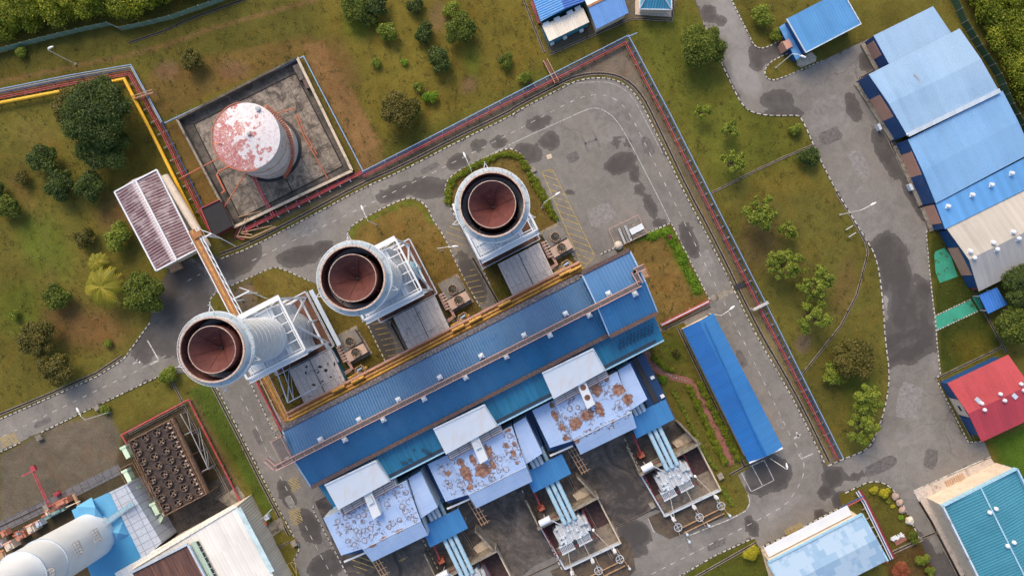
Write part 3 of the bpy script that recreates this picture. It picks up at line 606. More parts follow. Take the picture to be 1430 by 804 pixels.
def smoothpts(pts, it=2):
    """Chaikin"""
    P = [Vector(p) for p in pts]
    for _ in range(it):
        Q = [P[0]]
        for a, b in zip(P[:-1], P[1:]): Q += [a.lerp(b, 0.25), a.lerp(b, 0.75)]
        Q.append(P[-1]); P = Q
    return P
def offs(pts, d):
    """offset a polyline (px tuples); positive = to the right-hand side while walking in the picture"""
    P = [Vector(p) for p in pts]; out = []
    for i in range(len(P)):
        t = Vector((0, 0))
        if i: t += (P[i]-P[i-1]).normalized()
        if i < len(P)-1: t += (P[i+1]-P[i]).normalized()
        t.normalize(); nrm = Vector((-t.y, t.x)); k = 1
        if 0 < i < len(P)-1: k = 1/max(0.4, nrm.dot(Vector((-(P[i+1]-P[i]).normalized().y, (P[i+1]-P[i]).normalized().x))))
        out.append(tuple(P[i]+nrm*d*k))
    return out
def kerb(pts, w=1.45, period=7.2, smooth=1, h=0.15, white=0.56, name='kerb'):
    P = smoothpts(pts, smooth) if smooth else [Vector(p) for p in pts]
    mb = MB(); segs = resample([p.to_3d() for p in P], period/6)
    for i, (a, b) in enumerate(zip(segs[:-1], segs[1:])):
        A = W(a.x, a.y, 0); B = W(b.x, b.y, 0); t = (B-A)
        if t.length < 1e-5: continue
        t.normalize(); nn = Vector((-t.y, t.x, 0))*(w*S/2); m = 0 if (i % 6) < 6*white else 1
        p = [A-nn, B-nn, B+nn, A+nn]
        mb.quad([(q.x, q.y, h) for q in p], m)
        mb.quad([(p[0].x, p[0].y, 0), (p[1].x, p[1].y, 0), (p[1].x, p[1].y, h), (p[0].x, p[0].y, h)], m)
        mb.quad([(p[3].x, p[3].y, 0), (p[3].x, p[3].y, h), (p[2].x, p[2].y, h), (p[2].x, p[2].y, 0)], m)
    return tag(obj(name, mb, [KERBW, KERBB]), kind='structure')
def ribbon(name, pts, w, z, mat, dash=None, smooth=0, start=0.0):
    """flat painted strip; w in px; dash=(on, off) px"""
    P = smoothpts(pts, smooth) if smooth else [Vector(p) for p in pts]; mb = MB()
    st = 1.0 if dash else 4.0
    segs = resample([p.to_3d() for p in P], st)
    if not dash: segs.append(P[-1].to_3d())
    d = start
    for a, b in zip(segs[:-1], segs[1:]):
        on = True
        if dash: on = (d % (dash[0]+dash[1])) < dash[0]
        d += st
        if not on: continue
        A = W(a.x, a.y, 0); B = W(b.x, b.y, 0); t = B-A
        if t.length < 1e-4: continue
        t.normalize(); nn = Vector((-t.y, t.x, 0))*(w*S/2)
        mb.quad([(q.x, q.y, z) for q in (A-nn, B-nn, B+nn, A+nn)])
    return tag(obj(name, mb, mat), kind='structure')
def drain(pts, w=3.0, smooth=0, lip=0.9, zb=0.02, inner=None):
    P = [tuple(p) for p in (smoothpts(pts, smooth) if smooth else pts)]
    ribbon('drain', P, w, zb+0.02, inner or DRAIN)
    mb = MB()
    for s_ in (-1, 1):
        Q = offs(P, s_*(w/2+lip/2))
        for a, b in zip(Q[:-1], Q[1:]):
            mb.beam(W(*a, 0.06), W(*b, 0.06), lip*S, 0.14)
    return tag(obj('drain_lip', mb, DRAINC), kind='structure')
# ================================================================ ROADS
KN = [(71, 554), (136, 525), (173, 501)]
OUT_N = [(309, 361), (350, 346), (430, 304), (504, 264), (565, 237), (639, 198), (710, 164), (730, 151), (777, 127), (800, 115), (820, 110), (841, 109), (860, 112), (878, 122), (893, 140), (905, 163), (928, 211), (955, 268), (985, 324), (1012, 378), (1036, 428), (1060, 475), (1089, 524), (1114, 569), (1152, 647)]
GR_R = [(1156, 650), (1176, 641), (1205, 630), (1216, 621), (1227, 598), (1239, 555), (1242, 520), (1236, 475), (1233, 428), (1228, 381), (1221, 354), (1211, 337), (1194, 310), (1174, 277), (1164, 260), (1144, 221), (1119, 164), (1112, 161), (1084, 162), (1060, 160), (1046, 155), (1036, 146), (1028, 132), (1016, 107), (1004, 81), (982, 32), (966, -12)]
RT_R = [(1015, -12), (1021, 0), (1031, 20), (1046, 50), (1052, 63), (1060, 68), (1070, 67), (1092, 56), (1112, 48)]
asph = [(-60, 614), (0, 585)] + KN + [(210, 450), (213, 415), (236, 376), (262, 362), (300, 356)] + OUT_N + GR_R + RT_R + [
 (1120, 100), (1151, 84), (1187, 66), (1213, 54), (1240, 70), (1240, 120), (1250, 190), (1300, 300), (1298, 317), (1293, 324), (1297, 371), (1302, 418), (1306, 448), (1308, 478), (1313, 522), (1307, 529), (1322, 559), (1340, 600), (1352, 617), (1375, 617), (1383, 637),
 (1275, 685), (1283, 695), (1310, 745), (1352, 830), (1318, 830), (1284, 752), (1273, 728), (1262, 706), (1250, 688), (1239, 677), (1225, 672), (1212, 672), (1171, 690), (1176, 705), (1122, 735), (1060, 764), (1053, 750), (1000, 774), (961, 799), (930, 820), (700, 830), (425, 830), (420, 804), (408, 785), (418, 762), (371, 675), (304, 543), (290, 520), (228, 522), (136, 566), (0, 630), (-60, 658)]
sheet('road', asph, 0.03, ASPH, 1.0, 'asphalt')
# dark mottled concrete yard round the transformers
sheet('yard', [(440, 700), (600, 620), (905, 470), (965, 600), (1008, 690), (960, 716), (912, 711), (863, 735), (745, 790), (720, 812), (500, 830), (470, 770)], 0.06, DARKYARD, 1.2, 'asphalt')
# ---- lawns inside kerbs
I1 = [(293, 425), (296, 414), (306, 406), (323, 399), (350, 387), (380, 373), (392, 374), (434, 393), (470, 408), (490, 425), (511, 448), (545, 510), (400, 590), (375, 560), (330, 490), (300, 440)]
I2 = [(486, 332), (487, 322), (493, 314), (511, 304), (538, 289), (563, 278), (574, 277), (587, 282), (597, 291), (602, 304), (619, 327), (642, 378), (672, 431), (690, 465), (600, 510), (546, 448)]
I3 = [(622, 276), (621, 262), (625, 252), (635, 242), (652, 232), (700, 211), (712, 208), (724, 213), (735, 223), (741, 235), (779, 310), (788, 330), (810, 377), (820, 395), (700, 460), (685, 397), (654, 332), (633, 298)]
I4 = [(858, 346), (937, 312), (992, 421), (925, 462), (900, 420)]
I5 = [(925, 462), (955, 450), (1042, 636), (1048, 652), (1030, 662), (1044, 690), (1046, 704), (1036, 716), (1012, 722), (970, 640), (905, 500), (895, 470)]
I6 = [(1100, 75), (1080, 84), (1072, 92), (1068, 102), (1071, 109), (1080, 112), (1096, 107), (1135, 91), (1172, 73), (1213, 54), (1208, 40), (1130, 60)]
for p in (I1, I2, I3, I4, I5, I6): lawn(p)
sheet('lawn', [(1296, 322), (1297, 371), (1302, 418), (1306, 448), (1308, 478), (1313, 522), (1330, 520), (1405, 488), (1372, 430), (1340, 360), (1312, 322)], 0.10, GROUND, 1.0, 'ground')
# ---- pads
sheet('forecourt', [(1275, 686), (1383, 639), (1400, 660), (1405, 700), (1330, 830), (1352, 830), (1310, 745)], 0.08, PAVE, 99)
sheet('forecourt', [(1062, 765), (1080, 757), (1185, 708), (1195, 730), (1110, 860), (1075, 810)], 0.08, BEIGE, 99)
sheet('paving', [(0, 728), (165, 648), (172, 660), (60, 716), (0, 745)], 0.06, slab_mat('blue_grey_slabs', (0.13, 0.125, 0.135), (0.06, 0.055, 0.06), 0.4, 0.6, (1.8, 1.8, 0.06)), 99)
sheet('paving', [(250, 700), (318, 660), (345, 715), (330, 722), (272, 752), (225, 745)], 0.06, slab_mat('dark_slabs', (0.07, 0.062, 0.058), (0.025, 0.022, 0.02), 0.6, 0.5, (3.0, 3.0, 0.05)), 99)
sheet('paving', [(305, 697), (332, 678), (348, 700), (388, 790), (360, 800), (330, 715)], 0.085, CONC, 99)
sheet('paving', [(368, 734), (392, 722), (398, 738), (375, 752)], 0.11, CONC, 99)
sheet('green_court', [(1304, 356), (1306, 351), (1318, 346), (1327, 357), (1337, 386), (1312, 395), (1306, 380)], 0.13, GREENPAD, 99)
sheet('green_path', [(1305, 441), (1355, 418), (1365, 434), (1308, 461)], 0.13, GREENPAD, 99)
sheet('green_path', [(1357, 415), (1364, 412), (1373, 429), (1367, 432)], 0.14, GREENPAD, 99)
for q in (((1305, 441), (1356, 417)), ((1308, 461), (1366, 434))): kerb(q, 1.3, 4.0, 0, 0.2)
sheet('path', [(1098, 62), (1105, 59), (1110, 72), (1100, 76)], 0.13, BEIGE, 99)
sheet('paving', [(1112, 84), (1133, 73), (1140, 80), (1139, 86), (1118, 95), (1113, 92)], 0.12, BEIGE, 99)
sheet('brick_path', [(898, 486), (904, 485), (915, 506), (935, 521), (960, 526), (968, 531), (986, 560), (1026, 640), (1024, 648), (1016, 650), (976, 566), (958, 535), (935, 530), (912, 518), (900, 500)], 0.13, BRICK, 99)
sheet('white_footpath', [(372, 583), (380, 580), (390, 600), (383, 604)], 0.12, CONC, 99)
# ---- kerbs
K = kerb
K([(-20, 594), (0, 585)] + KN, smooth=0); K([(173, 501), (210, 450)], smooth=0)
K(OUT_N, smooth=1)
K(GR_R[:-1], 1.4, 9, 1); K(RT_R[:-1], 1.5, 6, 1)
K([(-20, 640), (0, 631), (30, 617)], smooth=0); K([(58, 603), (81, 592), (136, 566), (228, 522), (262, 506)], smooth=0)
K([(296, 528), (304, 543), (340, 613), (371, 675), (410, 748), (418, 760), (417, 770), (408, 786)], smooth=1)
K([(335, 505), (348, 530), (385, 608), (400, 640)], smooth=0)
K([(438, 704), (437, 712), (450, 735), (484, 800)], smooth=1)
K([(345, 520), (300, 440), (293, 428), (294, 415), (306, 406), (350, 387), (380, 373), (392, 374), (434, 393)], smooth=1)
K([(546, 452), (486, 334), (486, 322), (495, 312), (538, 289), (563, 278), (576, 276), (590, 282), (599, 293), (605, 308), (619, 327), (642, 378), (672, 431)], smooth=1)
K([(511, 448), (540, 508)], smooth=0)
K([(684, 397), (654, 332), (633, 298), (623, 278), (621, 262), (626, 250), (638, 240), (652, 232), (700, 210), (712, 207), (726, 213), (738, 228), (741, 235), (779, 310), (788, 330), (810, 377)], smooth=1)
K([(838, 355), (937, 311)], 2.0, 6.0, 0); K([(937, 311), (992, 421)], smooth=0)
K([(1100, 75), (1080, 84), (1070, 93), (1067, 104), (1074, 112), (1085, 112), (1135, 91), (1150, 84)], 1.4, 6, 1)
K([(1298, 317), (1293, 324), (1297, 371), (1302, 418), (1306, 448), (1308, 478), (1313, 522), (1307, 529), (1322, 559), (1352, 617), (1370, 616)], 1.3, 6, 0)
K([(1383, 637), (1275, 685), (1283, 697)], 1.6, 9, 0, white=0.9)
K([(1053, 750), (1000, 774), (945, 806)], smooth=0)
K([(1062, 764), (1098, 748)], 2.2, 8, 0, 0.3); K([(1122, 735), (1174, 708)], 2.2, 8, 0, 0.3)
K([(1180, 688), (1200, 678), (1213, 672), (1228, 672), (1240, 677), (1253, 690), (1264, 710), (1284, 752)], 1.4, 9, 1)
K([(872, 612), (912, 690), (928, 722)], 1.5, 7, 0); K([(729, 684), (768, 760), (785, 795)], 1.5, 7, 0); K([(590, 752), (612, 795)], 1.5, 7, 0)
K([(1044, 690), (1048, 700), (1040, 716), (960, 748)], 1.5, 30, 1, white=1.0)
K([(899, 488), (916, 510), (936, 525), (960, 531)], 0.9, 4, 1); 
# ---- drains
drain(offs(OUT_N, -6.5), 2.6, 1); drain(offs([(-20, 592), (0, 583)] + KN, -4.5), 2.4)
drain(offs([(296, 528), (304, 543), (340, 613), (371, 675), (408, 745)], 5), 2.2)
drain([(345, 505), (362, 540), (402, 622)], 2.0)
for p in ([(1137, 202), (1092, 221), (1060, 236), (992, 270)], [(1167, 268), (1190, 305), (1209, 340), (1212, 354), (1196, 412), (1174, 455), (1120, 523)], [(240, 532), (255, 561)], [(760, 74), (735, 10), (730, -5)],
          [(1316, 322), (1345, 374), (1376, 438), (1405, 492)], [(768, 76), (880, 27), (888, 26), (938, 29), (941, 0)]):
    drain(p, 1.4, 0, 0.8, 0.11)
drain([(925, 461), (992, 428)], 1.8, 0, 0.9, 0.11); drain([(947, 458), (1040, 652)], 2.0, 0, 0.8, 0.12); drain([(1018, 663), (1046, 648)], 1.8, 0, 0.8, 0.12)
drain([(660, 360), (684, 402), (700, 430)], 2.6, 0, 1.0, 0.11); drain([(540, 440), (572, 500)], 2.6, 0, 1.0, 0.11)
drain([(945, 820), (1056, 757)], 2.0, 0, 0.8, 0.02)
drain([(1240, 774), (1288, 752)], 2.2, 0, 1.5, 0.03); drain([(1284, 752), (1310, 742)], 2.2, 0, 0.6, 0.05)
drain([(1200, 108), (1204, 121), (1240, 193), (1268, 252), (1300, 316)], 2.0, 0, 0.9, 0.05); drain([(1200, 110), (1226, 96)], 2.0, 0, 0.9, 0.05)
drain([(1313, 530), (1330, 560), (1358, 612)], 2.5, 0, 0.8, 0.05); drain([(1312, 526), (1400, 484)], 1.6, 0, 0.8, 0.12)
drain([(1283, 700), (1300, 728), (1345, 815)], 3.0, 0, 0.8, 0.06); drain([(0, 735), (68, 703)], 1.6, 0, 0.2, 0.06)
drain([(180, 606), (257, 566), (318, 686), (300, 697)], 1.8, 0, 0.8, 0.03)
drain([(863, 735), (912, 711)], 1.5, 0, 0.3, 0.05); drain([(722, 811), (778, 785)], 1.5, 0, 0.3, 0.05)
drain([(380, 768), (404, 756)], 1.2, 0, 0.8, 0.11)
drain([(180, 60), (228, 44), (262, 28), (345, -2)], 2.5, 0, 0.2, 0.02); drain([(785, 650), (855, 780)], 1.5, 0, 0.9, 0.06); drain([(642, 735), (690, 812)], 1.5, 0, 0.9, 0.06)
# ---- painted markings
ZM = 0.036
rb = lambda pts, w, mat=WHITEL, dash=None, sm_=0, z=ZM: ribbon('road_marking', pts, w, z, mat, dash, sm_)
rb([(-10, 616), (190, 518), (236, 494)], .85, WHITEL, (6.5, 9))
rb([(262, 392), (300, 372)], 1.0, FADEDL, (5.5, 9))
rb([(352, 364), (555, 266), (703, 192), (774, 154), (804, 139), (819, 134), (836, 132), (853, 135), (866, 144), (878, 157), (886, 171), (930, 260), (938, 275), (997, 394), (1019, 438), (1058, 515), (1101, 603), (1108, 616)], .85, WHITEL, (6.5, 9), 1)
rb([(1110, 618), (1122, 640), (1123, 662), (1113, 682), (1098, 704), (1080, 714), (1040, 735), (967, 772), (900, 806)], 1.1, WHITEL, (7, 8), 1)
rb([(336, 553), (352, 583), (371, 626), (394, 670), (440, 760), (465, 806)], .9, WHITEL, (7, 8.5))
rb([(650, 234), (700, 208), (733, 192), (784, 169), (810, 157), (828, 150), (844, 154), (861, 167), (881, 201), (915, 267), (937, 312)], 1.1, FADEDL, None, 1)
rb([(780, 118), (811, 116), (841, 114), (864, 119), (884, 136), (897, 160), (925, 214)], 0.7, FADEDL, None, 1)
rb([(206, 475), (222, 503)], 1.6); rb([(222, 503), (209, 509)], 1.6); rb([(186, 508), (194, 503)], 2.2); rb([(191, 502), (196, 506)], 2.4)
rb([(1119, 640), (1135, 633)], 1.6); rb([(1119, 640), (1115, 633)], 1.3); rb([(1109, 612), (1118, 606)], 2.4); rb([(1112, 603), (1116, 611)], 2.6)
rb([(1034, 657), (1067, 642), (1081, 670), (1049, 686), (1034, 657)], 1.1); rb([(1050, 650), (1065, 678)], 1.1)
rb([(905, 723), (917, 718), (925, 737), (913, 743), (905, 723)], 1.1); rb([(909, 733), (921, 727)], 1.1)
# yellow hatching
def hatch(poly, spacing, ang, w=0.9, z=ZM+0.004, outline=True, mat=YELLOWL):
    mb = MB(); P = [Vector(p) for p in poly]; d = Vector((math.cos(R(ang)), math.sin(R(ang)))); n = Vector((-d.y, d.x))
    t0 = min(p.dot(n) for p in P); t1 = max(p.dot(n) for p in P); t = t0+spacing*0.5
    while t < t1:
        xs = []
        for a, b in zip(P, P[1:]+P[:1]):
            fa, fb = a.dot(n)-t, b.dot(n)-t
            if fa*fb < 0: q = a.lerp(b, fa/(fa-fb)); xs.append(q.dot(d))
        xs.sort()
        for i in range(0, len(xs)-1, 2):
            A = n*t+d*xs[i]; B = n*t+d*xs[i+1]; A = W(A.x, A.y); B = W(B.x, B.y); tt = (B-A)
            if tt.length < 0.1: continue
            nn = Vector((-tt.y, tt.x, 0)).normalized()*(w*S/2); mb.quad([(q.x, q.y, z) for q in (A-nn, B-nn, B+nn, A+nn)])
        t += spacing
    if mb.f: tag(obj('road_marking', mb, mat), kind='structure')
    if outline: ribbon('road_marking', list(poly)+[poly[0]], w, z+0.004, mat)
hatch([(757, 240), (771, 236), (831, 358), (814, 375)], 8, 20)
hatch([(520, 452), (532, 446), (570, 496), (548, 508)], 8, -12, 0.8, outline=False); hatch([(648, 385), (662, 372), (690, 440), (676, 446)], 8, -12, 0.8, outline=False); hatch([(622, 322), (634, 304), (650, 330), (640, 360)], 9, 20, 0.8, outline=False)
hatch([(0, 611), (20, 603), (27, 617), (4, 626)], 2.6, -27, 1.1, outline=False); hatch([(402, 668), (415, 665), (420, 680), (408, 688)], 3, 30, 1.1, outline=False); hatch([(402, 712), (418, 708), (423, 728), (408, 735)], 3, 30, 1.1, outline=False)
hatch([(385, 795), (412, 782), (418, 830), (395, 830)], 5, 60, 1.1); hatch([(488, 780), (520, 765), (530, 790), (500, 800)], 7, 20, 1.0, z=0.068, outline=False)
hatch([(1098, 748), (1122, 736), (1118, 728), (1094, 740)], 2.2, 60, 1.0, outline=False)
ribbon('road_marking', [(556, 783), (570, 776), (562, 782), (556, 783)], 0.9, 0.07, YELLOWL)
# faint landing letter on the yard, long worn away
for q in (((812, 190), (822, 213)), ((828, 183), (838, 206)), ((817, 201), (833, 195))):
    ribbon('road_marking', q, 3.2, ZM, plain('worn_letter', (0.135, 0.125, 0.122), 0.8, 0.2, 1))
# crossing slab over the road and culvert
sheet('crossing', [(985, 417), (1022, 399), (1027, 407), (990, 426)], 0.04, CONC, 99)
sheet('culvert', [(1024, 399), (1040, 391), (1044, 398), (1028, 405)], 0.20, DARK, 99)
def bridge_boards(name, label, a, b, w, z=0.5, mat=RUSTDECK, cat='footbridge'):
    t = thing(name, label, cat, W(*a)); A = W(*a, z); B = W(*b, z); d = (B-A).normalized(); n = Vector((-d.y, d.x, 0))*w*S/2
    m = MB(); m.beam(A, B, w*S, 0.12); obj('deck', m, mat, t)
    for s_ in (-1, 1):
        m = MB(); m.beam(A+n*s_+Vector((0, 0, 0.9)), B+n*s_+Vector((0, 0, 0.9)), 0.12, 0.12)
        k = 4
        for i in range(k+1):
            p = A.lerp(B, i/k)+n*s_; m.beam(p, p+Vector((0, 0, 0.9)), 0.09)
        for i in (0, k):
            p = A.lerp(B, i/k)+n*s_; m.beam((p.x, p.y, 0), p, 0.14)
        obj('handrail', m, TAN if mat is RUSTDECK else WHITE, t)
    return t
bridge_boards('footbridge', 'small rusty brown footbridge with tan handrails over the perimeter pipes at the top lawn', (761, 85), (777, 116), 6.0)
bridge_boards('footbridge', 'low footbridge with brown rails stepping over the yellow and red pipes at their corner', (188, 138), (216, 129), 4.0, 1.6)
bridge_boards('footbridge', 'narrow pale footbridge stepping over the perimeter pipes beside the right lawn', (1051, 432), (1071, 422), 2.2, 1.2, PAVE)
# ================================================================ FENCES, PIPE RUNS
def fence(label, pts, h, mat, post=7.0, post_mat=STEEL, name='fence', cat='fence'):
    P = [W(*p) for p in pts]; t = thing(name, label, cat, P[0]); m = MB(); pm = []
    for a, b in zip(P[:-1], P[1:]):
        n = max(1, round((b-a).length/(post*S*2.2))); d = b-a
        for i in range(n):
            p = a+d*(i/n); q = a+d*((i+0.96)/n); m.prism([(p.x, p.y), (q.x, q.y), (q.x+0.03, q.y+0.03), (p.x+0.03, p.y+0.03)], 0.15, h)
            pb = MB(); pb.beam((p.x, p.y, 0), (p.x, p.y, h+0.15), 0.12); pm.append(pb)
    obj('mesh_panel', m, mat, t)
    for pb in pm: obj('post', pb, post_mat, t)
    return t
fence('long pale green mesh fence in front of the bushes at the top left corner', [(-14, 78), (0, 74), (37, 64), (76, 54), (114, 45), (156, 36), (171, 43), (201, 37), (242, 27), (282, 13), (311, 3), (340, -10)], 2.0, FENCEG)
fence('dark green mesh fence along the woods at the top right corner', [(1322, -12), (1327, 0), (1342, 34), (1362, 67), (1389, 107), (1406, 148), (1430, 191), (1445, 220)], 2.2, FENCED)
def pipe_run(root, pts, off, z, r, mat, name='pipe', n=6):
    m = MB(); m.tube([W(*p, 0).xy.to_3d()+Vector((0, 0, z)) for p in offs(pts, off)], r, n); return obj(name, m, mat, root)
def supports(root, pts, width, z, step=17, off=0, mat=CONC, sw=0.25):
    P = resample([Vector(p).to_3d() for p in offs(pts, off)], step)
    for a, b in zip(P[:-1], P[1:]):
        d = (b-a).normalized(); n = Vector((-d.y, d.x, 0))*(width/2); m = MB()
        A = W(a.x-n.x, a.y-n.y); B = W(a.x+n.x, a.y+n.y)
        m.beam((A.x, A.y, z-0.1), (B.x, B.y, z-0.1), sw, 0.12)
        for q in (A, B): m.beam((q.x, q.y, 0), (q.x, q.y, z-0.16), 0.16)
        obj('pipe_support', m, mat, root)
RN = [(508, 247), (600, 200), (720, 139), (800, 99), (873, 61)]; RE = [(873, 61), (930, 170), (1000, 311), (1060, 430), (1120, 545), (1168, 640)]
BN = [(508, 241), (600, 194), (720, 132), (800, 91), (875, 53)]; BE = [(876, 52), (935, 163), (1005, 302), (1065, 420), (1125, 540), (1174, 638)]
t = thing('pipe_rack', 'straight run of red and blue pipes between the top lawn and the perimeter road kerb', 'pipe rack', W(*RN[0]))
pipe_run(t, RN, 0, 0.9, 0.12, RED); pipe_run(t, RN, -2.4, 0.9, 0.10, NAVYP); pipe_run(t, RN, 2.2, 0.8, 0.06, RED); pipe_run(t, BN, 1.6, 1.1, 0.07, NAVYP); pipe_run(t, BN, 0, 1.3, 0.10, PBLUE); supports(t, RN, 9, 0.7, 18, -2)
t = thing('pipe_rack', 'long run of red and blue pipes between the right lawn and the road kerb', 'pipe rack', W(*RE[0]))
pipe_run(t, RE, 0, 0.9, 0.12, RED); pipe_run(t, RE, 2.2, 0.8, 0.06, RED); pipe_run(t, RE, -2.4, 0.9, 0.07, NAVYP); pipe_run(t, BE, 1.6, 1.1, 0.07, NAVYP); pipe_run(t, BE, 0, 1.3, 0.10, PBLUE); supports(t, RE, 9, 0.7, 17, -2)
m = MB(); m.tube([W(876, 52, 1.3), W(890, 46, 1.3)], 0.1); obj('pipe', m, PBLUE, t)
RW = [(-20, 143), (0, 138), (100, 118), (184, 104), (232, 190), (285, 300), (296, 320)]; YW = [(-20, 151), (0, 147), (100, 128), (178, 113), (225, 205), (283, 322)]; BW = [(-20, 132), (0, 128), (100, 108), (187, 93), (230, 172)]
t = thing('pipe_rack', 'bundle of yellow, red and blue pipes turning the corner beside the largest dark tree', 'pipe rack', W(*YW[0]))
pipe_run(t, YW, 0, 1.2, 0.36, YELLOW, n=10)
for o_, mt in ((0, RED), (2.4, RED), (-2.8, DRED), (-5.5, NAVYP)): pipe_run(t, RW, o_, 0.9, 0.11, mt)
pipe_run(t, BW, 0, 1.2, 0.12, PBLUE); pipe_run(t, BW, 2.2, 1.0, 0.12, STEEL); supports(t, RW, 15, 0.7, 20, 1)
t = thing('handrail', 'thin pale blue rail round the tank enclosure and down to the perimeter pipes', 'railing', W(230, 172))
m = MB(); pp = [W(*p, 1.1) for p in ((230, 172), (340, 120), (424, 79), (445, 120), (508, 241))]; m.tube(pp, 0.13); obj('rail', m, PBLUE, t)
for p in resample([Vector((x, y, 0)) for x, y in ((230, 172), (340, 120), (424, 79), (445, 120), (508, 241))], 22):
    m = MB(); q = W(p.x, p.y); m.beam(q, (q.x, q.y, 1.1), 0.1); obj('post', m, STEEL, t)
RS = [(345, 320), (372, 307), (440, 274), (508, 240)]
t = thing('pipe_rack', 'short run of crimson pipes between the tank enclosure wall and the road', 'pipe rack', W(*RS[0]))
for o_, mt in ((0, RED), (2.2, RED), (-2.2, DRED)): pipe_run(t, RS, o_, 0.9, 0.14, mt)
supports(t, RS, 9, 0.8, 16, 0, WHITED)
m = MB(); m.tube([W(343, 305, .8), W(331, 330, .8), W(350, 332, .8), W(385, 316, .8)], 0.15); m.tube([W(346, 304, .6), W(337, 326, .6), W(352, 328, .6)], 0.13); obj('pipe', m, TAN, t)
m = MB(); m.tube([W(328, 330, .6), W(333, 318, .6), W(345, 325, .6), W(340, 335, .6), W(328, 330, .6)], 0.15); obj('pipe_loop', m, RED, t)
RB = [(187, 623), (172, 608), (260, 557), (272, 566), (330, 685), (360, 745), (378, 775)]
t = thing('pipe_rack', 'single red pipe running round the fan cooler block and down beside the white warehouse', 'pipe', W(*RB[0]))
pipe_run(t, [(187, 630), (173, 606), (266, 557), (330, 683), (380, 777)], 0, 0.9, 0.2, RED, n=8); supports(t, [(266, 560), (330, 683), (378, 773)], 3, 0.7, 20)
RC = [(352, 516), (366, 545), (395, 600)]
t = thing('pipe_rack', 'red pipe on the grass strip between the left road and the gold pipes', 'pipe', W(*RC[0])); pipe_run(t, RC, 0, 0.8, 0.22, RED)
RD = [(922, 452), (988, 419)]
t = thing('pipe_rack', 'red and white striped pipes crossing the small lawn at the hall east end', 'pipe', W(*RD[0]))
for o_, mt in ((0, RED), (1.6, WHITE), (3.2, RED)): pipe_run(t, RD, o_, 0.8, 0.13, mt)
supports(t, RD, 6, 0.65, 15, 1.5)
RG = [(1183, 690), (1203, 690), (1240, 780)]
t = thing('pipe_rack', 'red, navy and white pipes in a trench beside the patched light blue roof', 'pipe rack', W(1195, 700))
for o_, mt in ((0, RED), (1.8, WHITE), (3.4, NAVYP), (-1.8, DRED), (5.0, WHITE)): pipe_run(t, [(1196, 684), (1206, 700), (1244, 778)], o_-2, 0.7, 0.12, mt)
m = MB(); m.tube([W(1172, 712, 1.5), W(1206, 695, 1.5)], 0.15); obj('pipe', m, RED, t); m = MB(); m.tube([W(1172, 709, 1.7), W(1206, 692, 1.7)], 0.12); obj('pipe', m, NAVYP, t)
m = MB(); m.tube([W(1240, 785, .7), W(1233, 784, .7), W(1228, 776, .7)], 0.12); obj('pipe', m, DRED, t); supports(t, [(1200, 696), (1240, 776)], 10, 0.6, 14)

PATCHM = plain('asphalt_patch', (0.12, 0.108, 0.104), 0.85, 0.3, 1.2, (0.06, 0.052, 0.05), .1); PATCHL = plain('asphalt_patch_pale', (0.21, 0.195, 0.188), 0.85, 0.25, 1.2, (0.12, 0.11, 0.105), .1)
random.seed(21)
for (x, y, rx, ry, rot, mt) in ((905, 205, 7, 14, -25, 'd'), (600, 235, 14, 4, -27, 'd'), (990, 360, 4, 12, -25, 'l'), (1035, 500, 5, 14, -25, 'd'), (1090, 590, 5, 10, -25, 'l'), (360, 610, 4, 12, -27, 'd'), (405, 700, 5, 9, -27, 'l'), (60, 590, 14, 4, -25, 'd'), (1200, 230, 10, 22, -25, 'l'), (1160, 190, 16, 10, -25, 'd'), (1270, 560, 18, 26, 10, 'l'), (1230, 650, 24, 9, -25, 'd'), (840, 300, 20, 14, -27, 'l'), (800, 220, 9, 7, -27, 'd'), (430, 320, 18, 5, -27, 'l'), (1000, 760, 14, 5, -25, 'd'), (1300, 640, 10, 14, 10, 'd')):
    c_, s_ = math.cos(R(rot)), math.sin(R(rot)); P = []
    for k in range(20):
        a = k*math.pi/10; u = rx*math.copysign(abs(math.cos(a))**.5, math.cos(a))*random.uniform(.85, 1.08); v = ry*math.copysign(abs(math.sin(a))**.5, math.sin(a))*random.uniform(.85, 1.08); P.append((x+u*c_-v*s_, y+u*s_+v*c_))
    sheet('road_patch', P, 0.033, PATCHM if mt == 'd' else PATCHL, 99)
# ================================================================ BUILDINGS
def lerp3(a, b, t): return Vector(a).lerp(Vector(b), t)
def inset(P, d):
    """inset a convex polygon of xy vectors"""
    c = sum((Vector((p[0], p[1])) for p in P), Vector((0, 0)))/len(P); out = []
    n = len(P)
    for i in range(n):
        p = Vector(P[i][:2]); a = (Vector(P[i-1][:2])-p).normalized(); b = (Vector(P[(i+1) % n][:2])-p).normalized()
        out.append(p+(a+b)*d)
    return out
def slope(mb, A, B, C, D, th=0.12, m=0):
    """one roof plane: A-B is the ridge (upper edge), D-C the eave; UV u along AB, v down"""
    A, B, C, D = map(Vector, (A, B, C, D)); L_ = (B-A).length; Hh = (D-A).length
    o = (A.x*UX.x+A.y*UX.y)
    e = (B-A).normalized(); uv = [((p-A).dot(e), (p-A-e*((p-A).dot(e))).length) for p in (A, B, C, D)]
    n = (B-A).cross(D-A); flip = n.z < 0
    pts = [A, B, C, D] if not flip else [A, D, C, B]; uvs = uv if not flip else [uv[0], uv[3], uv[2], uv[1]]
    mb.quad(pts, m, uvs)
    dn = Vector((0, 0, -th)); low = [p+dn for p in pts]; mb.quad(low[::-1], m, uvs[::-1])
    for i in range(4):
        j = (i+1) % 4; mb.quad([low[i], low[j], pts[j], pts[i]], m, [(0, 0)]*4)
def rect_px(a, b, c, z):
    """three corners in photo pixels at height z -> world rectangle-ish a,b,c,d"""
    A, B, C_ = W(*a, z), W(*b, z), W(*c, z); return [A, B, C_, A+C_-B]
